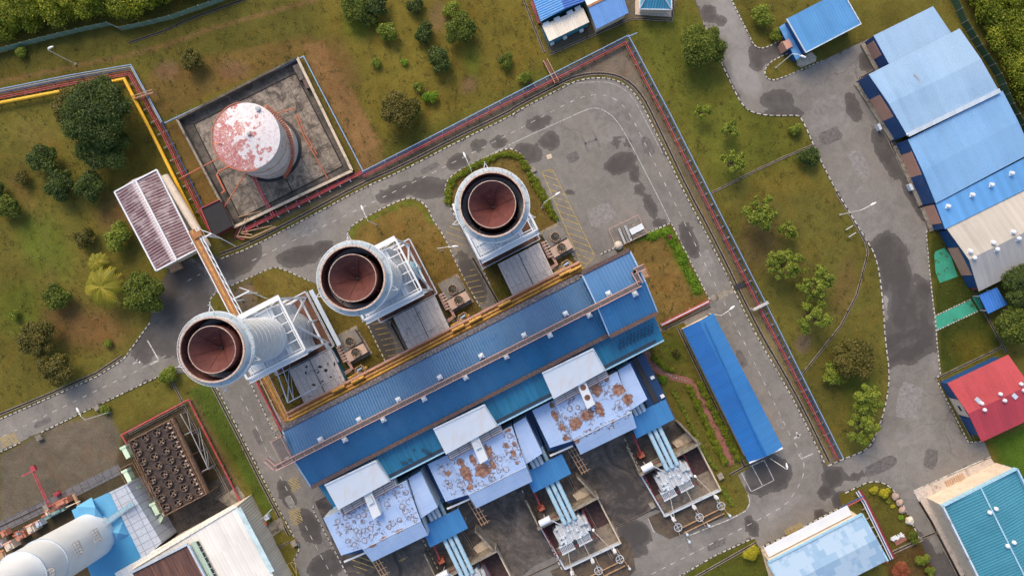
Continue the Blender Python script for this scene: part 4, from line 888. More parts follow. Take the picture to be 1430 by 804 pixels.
def gable(root, P, zr, roofA, roofB=None, wall=BEIGEW, along=0, over=0.5, ridge_cap=None, ribs=True):
    """P: four eave corners (world). ridge runs parallel to P0-P1 (along=0) or P1-P2 (along=1)"""
    if along: P = P[1:]+P[:1]
    A, B, C_, D = P; R0 = (A+D)/2; R1 = (B+C_)/2; R0.z = R1.z = zr
    mb = MB(); slope(mb, R0, R1, B, A); obj('roof_slope', mb, roofA, root)
    mb = MB(); slope(mb, R0, R1, C_, D); obj('roof_slope', mb, roofB or roofA, root)
    if ridge_cap:
        mb = MB(); mb.beam(R0+Vector((0, 0, .06)), R1+Vector((0, 0, .06)), 0.5, 0.1); obj('ridge_cap', mb, ridge_cap, root)
    ze = A.z-0.15
    q = inset(P, over); mb = MB(); mb.prism([(p.x, p.y) for p in q], 0, ze, top=False)
    a, b, c, d = q; r0 = (a+d)/2; r1 = (b+c)/2; zt = zr-0.2
    mb.quad([(a.x, a.y, ze), (d.x, d.y, ze), (r0.x, r0.y, zt)]); mb.quad([(b.x, b.y, ze), (c.x, c.y, ze), (r1.x, r1.y, zt)])
    obj('wall', mb, wall, root)
    return q
def mono(root, P, roof, wall=BEIGEW, over=0.3, name='roof', zlow=0.0):
    """single slope: upper edge P0-P1, lower edge P3-P2 with their own heights"""
    A, B, C_, D = P; mb = MB(); slope(mb, A, B, C_, D); obj(name, mb, roof, root)
    if wall:
        q = inset(P, over); zt = [p.z-0.16 for p in P]; mb = MB(); mb.prism([(p.x, p.y) for p in q], zlow, zt, top=False); obj('wall', mb, wall, root)
def vent(parent, px, z, s=6.0, name='roof_vent', r=TH, rootpx=None):
    c = W(px[0], px[1], z+0.5); m = MB(); w = s*S*0.93
    m.box(c, w, w, z-0.3, z+0.45, r)
    v = obj(name, m, WHITE, parent)
    m = MB(); m.lathe(c, [(w*0.40, z+0.45), (w*0.44, z+0.62), (w*0.36, z+0.8), (0.02, z+0.85)], 14); obj('vent_cap', m, WHITED, v, smooth=True)
    return v
def ball_vent(parent, px, z, r=0.55):
    r *= .78
    c = W(px[0], px[1], z+0.5); m = MB(); m.lathe(c, [(r*.5, z-.3), (r*.5, z+.2), (r, z+.35), (r*1.05, z+.6), (r*.8, z+.85), (0.02, z+.95)], 14); m.box(c+Vector((0, 0, 0)), r*2.6, r*1.6, z-.3, z+.12, TH+.9)
    return obj('roof_vent', m, WHITE, parent)

# ---------------------------------------------------------------- turbine hall
ZE, ZR = 14.0, 15.6
hall = thing('turbine_hall', 'long blue corrugated turbine hall with a walkway along its ridge, in the middle', 'turbine hall', W(640, 540))
P = rect_px((395, 601), (832, 377), (872, 456), ZE)   # NW, NE, SE, SW
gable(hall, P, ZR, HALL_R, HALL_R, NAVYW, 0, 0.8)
P2 = rect_px((813, 384), (880, 351), (918, 436), ZE+2.2)
gable(hall, P2, ZR+2.2, HALL_R2, HALL_R2, NAVYW, 0, 0.2)
# gutters
m = MB(); m.beam(P[3].lerp(P[2], 0.0)+Vector((0, 0, .05)), P[3].lerp(P[2], 0.955)+Vector((0, 0, .05)), 0.75, 0.5); obj('gutter', m, BROWN, hall)
m = MB(); m.beam(P[0]+Vector((0, 0, .02))-VX*0.35, P[0].lerp(P[1], 0.95)+Vector((0, 0, .02))-VX*0.35, 0.95, 0.5); obj('gutter', m, plain('grey_gutter', (0.09, 0.075, 0.08), 0.8, 0.4, 1.6, (0.3, 0.27, 0.26), 0.12), hall)
for e in ((0, 1), (3, 2)):
    m = MB(); n = VX*(0.1 if e[0] else -0.35); m.beam(P2[e[0]]+n+Vector((0, 0, .03)), P2[e[1]]+n+Vector((0, 0, .03)), 0.8, 0.5); obj('gutter', m, BROWN, hall)
for a, b in ((P2[0], P2[3]), (P2[1], P2[2]), (P[0], P[3])):
    mid = (a+b)/2; mid.z = a.z+1.6; m = MB(); m.beam(a+Vector((0, 0, .1)), mid+Vector((0, 0, .1)), 0.25, 0.2); m.beam(mid+Vector((0, 0, .1)), b+Vector((0, 0, .1)), 0.25, 0.2); obj('verge_trim', m, PBLUE, hall)
# walkway
def walkway(root, pts, w=0.95, rail=1.0, posts=2.0, railmat=PINK, deckmat=GRATE, name='roof_walkway'):
    d = MB(); r = MB(); bars = MB()
    for a, b in zip(pts[:-1], pts[1:]):
        a, b = Vector(a), Vector(b); t = (b-a).normalized(); n = Vector((-t.y, t.x, 0)).normalized()*(w/2)
        d.beam(a, b, w, 0.1); k = max(1, int((b-a).length/posts))
        for s_ in (-1, 1):
            r.beam(a+n*s_+Vector((0, 0, rail)), b+n*s_+Vector((0, 0, rail)), 0.13, 0.1)
            r.beam(a+n*s_+Vector((0, 0, rail*.5)), b+n*s_+Vector((0, 0, rail*.5)), 0.06)
            for i in range(k+1):
                p = a.lerp(b, i/k)+n*s_; r.beam(p, p+Vector((0, 0, rail)), 0.07)
        for i in range(1, k):
            p = a.lerp(b, i/k)+Vector((0, 0, .07)); r.beam(p-n, p+n, 0.07, 0.05)
    o = obj(name, d, deckmat, root); obj('handrail', r, railmat, o); return o
zw = ZR+0.35
def ridge(px): return W(*px, zw)
walkway(hall, [W(386, 652, zw), W(826, 430, zw)])
walkway(hall, [W(824, 431, zw+2.2), W(893, 396, zw+2.2), W(884, 379, zw+2.2), W(899, 372, zw+2.2)])
# stair tower at the west end
st = thing('stair_tower', 'pink railed steel stair tower at the west gable of the turbine hall', 'stairs', W(400, 630))
for i, z in enumerate((4, 8, 12, 15.6)):
    a = W(379, 618, 15.6); b = W(398, 608, 15.6); c = W(412, 638, 15.6)
    off = VX*(0.0); m = MB(); cx = (a+c)/2; m.box(cx, 2.2, 5.0, z-0.1, z, TH); o = obj('landing', m, GRATE, st)
    m = MB()
    for sx in (-1, 1):
        m.beam(cx+UX*1.1*sx-VX*2.5+Vector((0, 0, z+1-cx.z)), cx+UX*1.1*sx+VX*2.5+Vector((0, 0, z+1-cx.z)), 0.08); m.beam(cx-UX*1.1+VX*2.5*sx+Vector((0, 0, z+1-cx.z)), cx+UX*1.1+VX*2.5*sx+Vector((0, 0, z+1-cx.z)), 0.08)
    obj('handrail', m, PINK, st)
    if i < 3:
        m = MB()
        for k in range(12):
            q = cx-VX*2.0+VX*(4.0*k/12); m.box(q, 0.9, 0.3, z+0.33*k, z+0.33*k+0.06, TH)
        obj('stair_flight', m, STEEL, st)
m = MB()
for sx in (-1, 1):
    for sy in (-1, 1):
        p = cx+UX*1.1*sx+VX*2.5*sy; m.beam((p.x, p.y, 0), (p.x, p.y, 16.6), 0.14)
for z0, z1 in ((12, 15.6), (8, 12), (4, 8)):
    p = cx-UX*1.1-VX*2.5; q = cx+UX*1.1-VX*2.5; m.beam((p.x, p.y, z0), (q.x, q.y, z1), 0.08); m.beam((q.x, q.y, z0), (p.x, p.y, z1), 0.08)
obj('frame', m, PINK, st)
for i in range(1): walkway(st, [W(373, 640, 15.9), W(386, 652, 15.9), W(400, 645, 15.9)], 0.8, name='platform')
vp = [(447, 614), (481, 614), (501, 586), (535, 586), (556, 558), (592, 557), (614, 527), (650, 527), (672, 497), (707, 498), (732, 468), (768, 468), (790, 438), (823, 440)]
for p in vp: vent(hall, p, ZR-0.15, 6.6)
for p in ((850, 410), (887, 410)): vent(hall, p, ZR+2.0, 7)
# outside landing on the east gable
m = MB(); c = W(899, 381, 16); m.box(c, 1.6, 2.0, 15, 15.1); o = obj('platform', m, TAN, hall)
m = MB(); 
for sx in (-1, 1):
    for sy in (-1, 1):
        p = c+UX*.8*sx+VX*1.0*sy; m.beam((p.x, p.y, 15), (p.x, p.y, 16.2), .08)
        if sy > 0: m.beam((p.x, p.y, 0), (p.x, p.y, 15), .1)
    m.beam(c+UX*.8*sx-VX+Vector((0, 0, .2)), c+UX*.8*sx+VX+Vector((0, 0, .2)), .1); m.beam(c-UX*.8+VX*sx+Vector((0, 0, .2)), c+UX*.8+VX*sx+Vector((0, 0, .2)), .1)
obj('handrail', m, ORED, o)
# ---------------------------------------------------------------- annex along the south side
ZA = 12.0
annex = thing('hall_annex', 'low turquoise roofed annex running along the south side of the turbine hall', 'annex building', W(690, 590))
A = W(440, 672, ZA+.9); B = W(911, 434, ZA+.9); C_ = W(927, 475, ZA); D = W(466, 709, ZA)
mono(annex, [A, B, C_, D], ANNEX_R, TEALW, 0.2)
m = MB(); m.beam(D+Vector((0, 0, .05)), C_+Vector((0, 0, .05)), .28, .3); obj('gutter', m, BUSBLUE, annex)
m = MB(); k0 = D.lerp(C_, 0.02)-VX*0.9; k1 = D.lerp(C_, 0.98)-VX*0.9; m.beam(k0+Vector((0, 0, .16))+VX*.25, k1+Vector((0, 0, .16))+VX*.25, .55, .06); obj('gutter', m, plain('dark_gutter', (.02, .03, .05), .6), annex)
# dark bitumen patches on the annex roof
def blot(root, pts, z, mat, name='roof_patch'):
    for (x, y, rx, ry) in pts:
        m = MB(); n = 14; c = W(x, y, z); ph = random.random()*6
        m.prism([(c.x+rx*S*math.cos(6.283*i/n)*(0.65+0.5*random.random()), c.y+ry*S*math.sin(6.283*i/n)*(0.65+0.5*random.random())) for i in range(n)], z-.25, z+0.0); obj(name, m, mat, root)
BIT = plain('bitumen_patch', (0.012, 0.05, 0.1), .6)
blot(annex, [(564, 646, 5, 1.6), (572, 642, 3, 2), (595, 631, 3, 2.5), (590, 628, 2, 2), (578, 628, 1.6, 2), (600, 633, 2, 1.5), (620, 618, 4, 2)], ZA+.55, BIT)
blot(annex, [(866+dx, 482-dx*.5+dy, 1.6, 1.2) for dx in range(0, 46, 5) for dy in (-7, -3, 1, 5)], ZA+.60, BIT)
# navy annex east of the third enclosure
t = thing('side_annex', 'dark navy roofed lean-to at the east end beside the third white intake enclosure', 'lean-to', W(905, 530))
mono(t, [W(878, 505, 6.5), W(899, 493, 6.5), W(931, 556, 6), W(905, 568, 6)], NAVY_R, NAVYW, 0.1)
m = MB(); m.beam(W(886, 500, 6.7), W(917, 562, 6.3), 1.1, .2); obj('gutter', m, DARK, t)
for p in ((911, 527), (925, 553)):
    m = MB(); c = W(*p, 6.6); m.box(c, .8, .6, 6.0, 6.8); obj('roof_box', m, WHITE, t)

# ---------------------------------------------------------------- generic side buildings
def facade(root, a, b, h, parts, inset_=0.0, off=0.06):
    """coloured panels on a vertical wall from ground point a to b (world xy); parts = (t0,t1,z0,z1,mat)"""
    a = Vector(a[:2]).to_3d(); b = Vector(b[:2]).to_3d(); n = Vector((-(b-a).y, (b-a).x, 0)).normalized()
    if n.dot(a+b) > 0: n = -n          # towards the camera axis
    for t0, t1, z0, z1, mat in parts:
        m = MB(); p = a.lerp(b, t0)+n*off; q = a.lerp(b, t1)+n*off
        m.beam(Vector((p.x, p.y, (z0+z1)/2)), Vector((q.x, q.y, (z0+z1)/2)), 0.1, z1-z0); obj('wall_panel', m, mat, root)
def windows(root, a, b, zs, ts, w, h):
    a = Vector(a[:2]).to_3d(); b = Vector(b[:2]).to_3d(); n = Vector((-(b-a).y, (b-a).x, 0)).normalized()
    if n.dot(a+b) > 0: n = -n
    d = (b-a).normalized()
    for t in ts:
        p = a.lerp(b, t)+n*0.1; m = MB(); m.beam(Vector((p.x, p.y, zs))-d*w/2, Vector((p.x, p.y, zs))+d*w/2, 0.08, h); f = obj('window', m, WHITE, root)
        p = p+n*0.05; m = MB(); m.beam(Vector((p.x, p.y, zs))-d*(w/2-.08), Vector((p.x, p.y, zs))+d*(w/2-.08), 0.04, h-.16); obj('pane', m, GLASS, f)
# big warehouse on the right: three roofs
wh = thing('warehouse', 'big pale blue warehouse with blue and salmon wall panels at the upper right', 'warehouse', W(1300, 160))
zt = 5.0
P = rect_px((1213, 104), (1340, 40), (1395, 127), zt); P[3] = W(1267, 189, zt)
gable(wh, [P[0], P[1], P[2], P[3]], 5.5, LBLUE_R, LBLUE_R, NAVYW, 0, 0.05)
m = MB(); m.beam(P[3].lerp(P[2], 0)+Vector((0, 0, .25)), P[2]+Vector((0, 0, .25)), .9, .3); obj('flashing', m, PALE_R, wh)
Pn = rect_px((1220, 50), (1303, 9), (1328, 46), 4.2); Pn[3] = W(1243, 92, 4.2)
mono(wh, [Pn[0], Pn[1], Pn[2], Pn[3]], LBLUE_R, NAVYW, 0.05)
Ps = rect_px((1268, 195), (1400, 127), (1441, 213), 4.8); Ps[3] = W(1307, 284, 4.8)
gable(wh, Ps, 5.1, MBLUE_R, MBLUE_R, NAVYW, 0, 0.05)
Pl = [W(1307, 285, 4.5), W(1444, 214, 4.5), W(1458, 252, 4.2), W(1320, 320, 4.2)]
LB2 = roofmat('lean_roof_blue', (0.09, 0.28, 0.6), (0.13, 0.33, 0.62), .4, 2.2, .5, (.05, .2, .4), .1, 2.2, ribshade=.12)
mono(wh, Pl, LB2, NAVYW, 0.05)
for p in ((1325, 288), (1359, 272), (1386, 258), (1414, 242)): ball_vent(wh, p, 4.5, .5)
for a_, b_, ps in ((P[0], P[3], ((0, .32, 0, 4.7, NAVYW), (.32, .68, 0.3, 4.5, PLUM), (.68, 1.0, 0, 4.7, NAVYW))), (Ps[0], Ps[3], ((0, .02, 0, 4.4, NAVYW), (.18, .54, .3, 4.3, PLUM), (.54, .98, 0, 4.4, NAVYW))), (Pl[0], Pl[3], ((0.0, .75, .3, 3.8, PLUM),)), (Pn[0], Pn[3], ((.12, .6, .3, 3.4, PLUM),))):
    facade(wh, a_, b_, 5, ps)
    m = MB(); n = (b_-a_).cross(Vector((0, 0, 1))).normalized(); n = n if n.dot(a_) < 0 else -n
    q0 = a_.lerp(b_, .02)+n*.5; q1 = a_.lerp(b_, .98)+n*.5; m.beam((q0.x, q0.y, .25), (q1.x, q1.y, .25), .9, .5); obj('plinth', m, CONC, wh)
for k in (.36, .84):
    m = MB(); p = P[0].lerp(Ps[3], k); n = Vector((-.75, -.35, 0)); m.box(p+n, .6, 1.4, 0, 1.2, TH); obj('switch_box', m, WHITED, wh)
m = MB(); m.beam(W(1267, 187, 5.7), W(1267, 189, 5.3), .3); c = W(1262, 99, 5.4); 
obj('flashing', m, WHITE, wh)
for px in ((1282, 109),):
    m = MB(); m.beam(W(1277, 104, 5.4), W(1283, 111, 5.4), .25, .1); m.beam(W(1283, 112, 5.4), W(1290, 118, 5.4), .2, .06); obj('loose_strap', m, STEEL, wh)
# grey roof building
gb = thing('grey_roof_building', 'grey beige gabled building below the big warehouse on the right edge', 'building', W(1380, 350))
Pg = [W(1322, 319, 4.0), W(1455, 254, 4.0), W(1500, 341, 4.0), W(1367, 407, 4.0)]
GREY_RA = roofmat('grey_roof_sunlit_slope', (0.40, 0.37, 0.33), (0.46, 0.41, 0.36), .5, 1.4, .75, (.25, .22, .2), .15, 1.3, ribshade=.06)  # upper slope: warm sunlight painted into the grey
GREY_RB = roofmat('grey_roof_shaded_slope', (0.31, 0.31, 0.32), (0.36, 0.35, 0.35), .5, 1.4, .75, (.2, .19, .2), .2, 1.3, ribshade=.06)  # lower slope: same roof, its shade painted in as cooler darker grey
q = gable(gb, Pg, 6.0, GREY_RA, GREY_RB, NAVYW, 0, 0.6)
facade(gb, q[0], q[3], 4, ((0, .28, .2, 3.6, NAVYW), (.3, .78, .2, 3.6, PLUM), (.8, .97, .2, 3.4, NAVYW)))
for p in ((1356, 351), (1361, 360), (1388, 339), (1393, 348), (1416, 324), (1423, 333)): ball_vent(gb, p, 5.7, .55)
m = MB(); c = W(1358, 400); m.box(c, .9, 1.0, 0, 1.6); obj('red_cabinet', m, RED, gb)
t = thing('entrance_canopy', 'small royal blue canopy between the green path and the dark tree at right', 'canopy', W(1386, 420))
Pc = [W(1367, 412, 3), W(1392, 401, 3), W(1407, 425, 3), W(1380, 438, 3)]; m = MB(); slope(m, *Pc); obj('roof', m, roofmat('royal_blue_roof', (.04, .17, .55), None, 0, .6, .5), t)
for p in inset(Pc, .5):
    m = MB(); m.beam((p.x, p.y, 0), (p.x, p.y, 2.9), .15); obj('post', m, WHITE, t)
# red building
rbld = thing('red_roof_building', 'red roofed building at the right edge with white round roof vents', 'building', W(1390, 555))
Pr = [W(1323, 535, 4.2), W(1408, 495, 4.2), W(1456, 577, 4.2), W(1371, 617, 4.2)]
RED_RB = roofmat('red_roof_shaded_slope', (0.36, 0.035, 0.055), None, 0, .5, .55, (.2, .03, .04), .05, ribshade=.05)  # darker copy of the red, painting shade onto the lower slope
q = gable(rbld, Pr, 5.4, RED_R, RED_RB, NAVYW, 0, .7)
facade(rbld, q[0], q[3], 4, ((.3, .62, .1, 3.6, BEIGEW), (.04, .25, .2, 3.4, NAVYW), (.66, .95, .2, 3.4, NAVYW))); windows(rbld, q[0], q[3], 2.2, (.47,), 1.4, 1.0)
for p in ((1371, 563), (1375, 572), (1397, 550), (1403, 559), (1426, 536), (1430, 545)): ball_vent(rbld, p, 5.0, .5)
for p, zz in (((1366, 559), 5.2), ((1417, 553), 5.3)):
    m = MB(); c = W(*p, zz); m.box(c, .85, 1.2, zz-.5, zz+.08, TH+.35); obj('skylight', m, PALE_R, rbld)
# teal roof building
tb = thing('teal_roof_building', 'large teal roofed building with white parapet at the bottom right corner', 'building', W(1400, 760))
zt = 5.5; A = W(1314, 705, zt); B = W(1417, 653, zt); C_ = W(1530, 880, zt); D = W(1427, 932, zt)
q = gable(tb, [A, B, C_, D], 6.3, TEAL_R, TEAL_R, BEIGEW, 1, 0.2)
for a, b, mt in ((A, B, BUSBLUE), (A, D, WHITED), (B, C_, BUSBLUE)):
    m = MB(); m.beam(a+Vector((0, 0, .35)), b+Vector((0, 0, .35)), .35, .9); obj('parapet', m, mt, tb)
m = MB(); m.beam((A+B)/2+Vector((0, 0, .9)), (C_+D)/2+Vector((0, 0, .9)), .3, .1); obj('ridge_cable', m, BUSBLUE, tb)
for p in ((1382, 715), (1391, 710), (1407, 762), (1416, 757)): ball_vent(tb, p, 6.0, .55)
Aw, Bw = W(1298, 693), W(1398, 645)
m = MB(); m.prism([tuple(W(1296, 697).xy), tuple(W(1330, 681).xy), tuple((W(1330, 681)+VX*2.6).xy), tuple((W(1296, 697)+VX*2.6).xy)], 0.08, 3.2); obj('porch', m, WHITE, tb)
m = MB(); m.prism([tuple(W(1331, 681).xy), tuple(W(1372, 661).xy), tuple((W(1372, 661)+VX*2.6).xy), tuple((W(1331, 681)+VX*2.6).xy)], 0.08, 3.0); obj('porch', m, PLUM, tb)
m = MB(); m.prism([tuple(W(1373, 661).xy), tuple(W(1400, 648).xy), tuple((W(1400, 648)+VX*2.2).xy), tuple((W(1373, 661)+VX*2.2).xy)], 0.08, 3.1); obj('porch', m, WHITED, tb)
m = MB()
for i in range(9):
    p = W(1322+i*2.9, 676-i*1.4, .12); m.box(p, .28, 1.6, .09, .2, TH)
tag(obj('louvre_grate', m, TAN, tb), None)
# bottom light blue roof building
bb = thing('patched_roof_building', 'light blue roof with darker repainted patches at the bottom, by the pipe trench', 'building', W(1150, 790))
A = W(1072, 784, 4.5); B = W(1203, 717, 4.5); C_ = W(1239, 782, 4.5); D = W(1108, 849, 4.5)
q = gable(bb, [A, B, C_, D], 5.5, PATCH_R, PATCH_R, BEIGEW, 0, .5)
for a, b in ((A, B), (A, D), (B, C_)):
    m = MB(); m.beam(a+Vector((0, 0, .15)), b+Vector((0, 0, .15)), .4, .4); obj('verge_trim', m, BUSBLUE, bb)
nA = q[0].to_3d(); nB = q[1].to_3d(); 
m = MB(); a_ = nA-VX*1.4; b_ = nB-VX*1.4; m.beam(a_.lerp(b_, .02)+Vector((0, 0, 2.6)), a_.lerp(b_, .96)+Vector((0, 0, 2.6)), 2.2, .15); obj('door_canopy', m, WHITE, bb)
windows(bb, nA, nB, 1.6, (.15, .4, .62, .85), 1.4, 1.0)
for px, mt in (((1154, 734), RED), ((1104, 757), DARK), ((1118, 755), DARK)):
    tag(obj('bin', (lambda mm: (mm.lathe(W(*px), [(.4, .1), (.45, 1.0), (.02, 1.05)], 10), mm)[1])(MB()), mt, loc=W(*px)), {1154: 'small red round bin in front of the patched light blue roof', 1104: 'dark round bin, left of two on the beige forecourt at the bottom', 1118: 'dark round bin, right of two on the beige forecourt at the bottom'}[px[0]], 'bin')
# long blue shed
ls = thing('long_shed', 'long narrow bright blue shed between the hall garden and the right road', 'shed', W(1020, 545))
q = gable(ls, [W(953, 459, 4), W(1045, 645, 4), W(1093, 624, 4), W(996, 437, 4)], 5.0, SHED_R, SHED_R2, BEIGEW, 0, .5)
m = MB(); m.beam(W(1046, 646, 4.1), W(1093, 625, 4.1), .3, .3); obj('verge_trim', m, WHITE, ls)
m = MB(); m.beam(W(984, 450, 5.2), W(1068, 635, 5.2), .25, .08); obj('ridge_cap', m, SHED_R, ls)
# gatehouse
gh = thing('gatehouse', 'bright blue flat roofed gatehouse at the top beside the traffic island', 'gatehouse', W(1145, 35))
A = W(1098, 27, 5); B = W(1175, -13, 5.0); C_ = W(1202, 34, 4.8); D = W(1125, 74, 4.8)
mono(gh, [A, B, C_, D], GATE_R, NAVYW, .4)
for a, b in ((A, D), (D, C_), (B, C_)):
    m = MB(); m.beam(a+Vector((0, 0, .1)), b+Vector((0, 0, .1)), .2, .25); obj('verge_trim', m, WHITED, gh)
Pq = [W(1096, 33, 2.8), W(1088, 38, 2.6), W(1112, 84, 2.6), W(1121, 78, 2.8)]
m = MB(); slope(m, Pq[0], Pq[3], Pq[2], Pq[1]); obj('lean_to_roof', m, LB2, gh)
m = MB(); m.prism([tuple(p.xy) for p in inset(Pq, .2)], 0, 2.5, top=False); obj('lean_to_wall', m, NAVYW, gh)
m = MB(); m.box(W(1100, 62, 2.9), 1.5, 1.8, 0, 3.0, TH); obj('porch', m, PLUM, gh); m = MB(); m.box(W(1093, 66), 1.1, 2.0, 0, 1.3, TH); obj('porch_step', m, TAN, gh)
# top centre compound
tc = thing('workshop', 'mid blue roofed workshop at the top centre, above the long white container', 'workshop', W(780, 5))
gable(tc, [W(740, -14, 4), W(800, -46, 4), W(821, 0, 4), W(755, 30, 4)], 4.8, roofmat('deep_blue_roof', (.02, .1, .4), None, 0, .5, .5), roofmat('workshop_blue_roof', (.04, .22, .56), None, 0, .5, .5), TEALW, 1, .5)
m = MB(); m.beam(W(743, 3, .3), W(754, 33, .3), .9, .6); m.beam(W(755, 33, .3), W(772, 25, .3), .9, .6); obj('plinth', m, plain('red_brown_plinth', (.25, .07, .07), .8), tc)
t = thing('portable_cabin', 'long white topped cabin with teal side in the compound at the top centre', 'cabin', W(790, 35))
Pk = [W(757, 36, 3), W(814, 11, 3), W(823, 31, 3), W(767, 58, 3)]; m = MB(); slope(m, *Pk, th=.2); obj('roof', m, CREAM_R, t)
m = MB(); m.prism([tuple(p.xy) for p in inset(Pk, .1)], .1, 2.8, top=False); obj('wall', m, TEALW, t)
for p in ((763, 34), (778, 27), (796, 18), (807, 12)):
    m = MB(); m.box(W(*p, 2.9), 1.3, .8, 2.2, 3.05); obj('roof_fan', m, WHITE, t)
for p in ((771, 61), (789, 53), (812, 43)):
    m = MB(); m.box(W(*p, 1), .8, .5, .5, 1.3); obj('air_conditioner', m, WHITE, t)
t = thing('workshop_shed', 'shed with white upper and blue lower roof slope in the top centre compound', 'shed', W(850, 18))
gable(t, [W(808, -18, 3.6), W(856, -40, 3.6), W(878, 18, 3.6), W(833, 41, 3.6)], 4.3, WHITE_R, roofmat('periwinkle_roof', (.12, .28, .62), None, 0, .5, .5), BEIGEW, 0, .4, COPPER)
t = thing('pavilion', 'small hipped turquoise pavilion on a pale base at the top edge', 'pavilion', W(915, 5))
tl, tr, br, bl = W(895, -28, 3.2), W(936, -28, 3.2), W(938, 14, 3.2), W(893, 13, 3.2); ap = W(905, -9, 5.2); ap2 = W(924, -9, 5.2); m = MB()
TQ = roofmat('turquoise_hip_roof', (.07, .36, .55), (.15, .45, .6), .4, .5, .5, (.02, .1, .2), .2, ribshade=.35)
for pl in ((ap, ap2, br, bl), (ap2, ap, tl, tr)): m.quad(pl, 0, [(0, 0), (3, 0), (5, 3), (-1, 3)])
for pl in ((ap, bl, tl), (ap2, tr, br)): m.quad(pl, 0, [(0, 0), (3, 0), (5, 3)])
obj('roof', m, TQ, t)
for a, b in ((ap, bl), (ap2, br), (bl, br), (ap, ap2), (br, tr), (tl, bl)):
    m = MB(); m.beam(a+Vector((0, 0, .06)), b+Vector((0, 0, .06)), .25, .12); obj('hip_cap', m, WHITED, t)
m = MB(); m.prism([tuple(p.xy) for p in inset([tl, tr, br, bl], .5)], .12, 3.1, top=False); obj('wall', m, BEIGEW, t)
m = MB(); m.prism([tuple(W(*p).xy) for p in ((887, -30), (938, -30), (937, 24), (887, 21))], 0, .12); obj('base', m, PAVE, t)
# rust-streaked roof building at left
rl = thing('streaked_roof_building', 'building with rust streaked white corrugated roof left of the yellow pipe', 'building', W(215, 305))
q = gable(rl, [W(160, 268, 5), W(218, 378, 5), W(275, 348, 5), W(219, 237, 5)], 6.2, STREAK_R, STREAK_R, BEIGEW, 0, .5)
m = MB(); m.beam((W(160, 268, 6.35)+W(219, 237, 6.35))/2, (W(218, 378, 6.35)+W(275, 348, 6.35))/2, .35, .1); obj('ridge_cap', m, WHITE, rl)
for a, b in (((160, 268), (218, 378)), ((219, 237), (275, 348))):
    m = MB(); m.beam(W(*a, 5.05), W(*b, 5.05), .3, .3); obj('verge_trim', m, WHITE, rl)
m = MB(); m.beam((W(160, 268, 5)), W(189, 252.5, 6.25), .3, .2); m.beam(W(189, 252.5, 6.25), W(219, 237, 5), .3, .2); m.beam((W(218, 378, 5)), W(246.5, 363, 6.25), .3, .2); m.beam(W(246.5, 363, 6.25), W(275, 348, 5), .3, .2); obj('verge_trim', m, WHITE, rl)
m = MB(); m.tube([W(230, 246, 4.2), W(290, 345, 4.2)], .85, 12); t = obj('white_duct', m, BEIGEW, loc=W(262, 300)); tag(t, 'long cream white duct running beside the rust streaked roof', 'duct')
t = thing('canopy_step', 'small beige loading block under the lower corner of the streaked roof', 'loading block', W(248, 370)); m = MB(); m.box(W(247, 372), 2.4, 1.8, 0, 1.2); obj('block', m, TAN, t); m = MB(); m.box(W(247, 372), 2.0, .5, 0, .6, TH); obj('step', m, CONC, t)
# black roofed shed
t = thing('black_roof_shed', 'small flat black roofed shed at the lower left corner of the tank enclosure', 'shed', W(302, 303))
Pb = [W(281, 291, 3), W(307, 279, 3), W(325, 315, 3), W(297, 330, 3)]; m = MB(); slope(m, *Pb); obj('roof', m, DKGREY, t); m = MB(); m.prism([tuple(p.xy) for p in inset(Pb, .25)], 0, 2.8, top=False); obj('wall', m, DRED, t)
for i, j in ((0, 3), (0, 1)):
    m = MB(); m.beam(Pb[i]+Vector((0, 0, .2)), Pb[j]+Vector((0, 0, .2)), .16); obj('edge_rail', m, RED, t)
# ---------------------------------------------------------------- bottom-left group
bl_ = thing('blue_process_building', 'sky blue building with pale panelled east wall under the big white stack', 'building', W(165, 735))
z = 7
Q = [W(100, 712, z), W(153, 688, z), W(200, 782, z), W(140, 812, z)]
SKYB = plain('sky_blue_sheet', (0.10, 0.33, 0.56), .5, .08, .3); SKYB2 = plain('sky_blue_sheet_lower', (0.05, 0.25, 0.46), .5, .08, .3)
m = MB(); m.prism([p.xy[:] for p in Q], 0, z); obj('roof_block', m, SKYB, bl_)
Q2 = [W(153, 687, z+.6), W(177, 676, z-.5), W(226, 757, z-.5), W(200, 783, z+.6)]
SKYP = slab_mat('pale_panels', (.42, .46, .54), (.33, .37, .44), .3, .5, (2.0, 1.5, .07), .5)
m = MB(); m.prism([(p.x, p.y) for p in Q2], 0, [p.z for p in Q2]); obj('panel_roof', m, SKYP, bl_)
m = MB(); a, b, c, d = W(106, 707, z), W(128, 694, z), W(150, 730, z), W(130, 748, z); tp = W(133, 708, z+2)
for tri in ((a, b, tp), (b, c, tp), (c, d, tp), (d, a, tp)): m.quad(tri)
a, b, c, d = W(148, 742, z), W(163, 757, z), W(181, 747, z), W(172, 728, z); tp = W(158, 757, z+.4); tp = W(165, 744, z+1.5)
for tri in ((a, b, tp), (b, c, tp), (c, d, tp), (d, a, tp)): m.quad(tri)
obj('folded_roof', m, SKYB, bl_)
m = MB(); m.prism([tuple(p.xy) for p in (W(119, 782, z+.02), W(182, 748, z+.02), W(196, 778, z+.02), W(163, 806, z+.02), W(130, 812, z+.02))], z-.5, z+.05); obj('lower_roof', m, SKYB2, bl_)
m = MB(); m.beam(W(146, 731, z+1), W(186, 702, z+.6), .8, .15); obj('gangway', m, BUSBLUE, bl_)
m = MB()
for s_ in (-.5, .5):
    m.beam(W(146, 731, z+1.8)+VX*s_, W(186, 702, z+1.6)+VX*s_, .1)
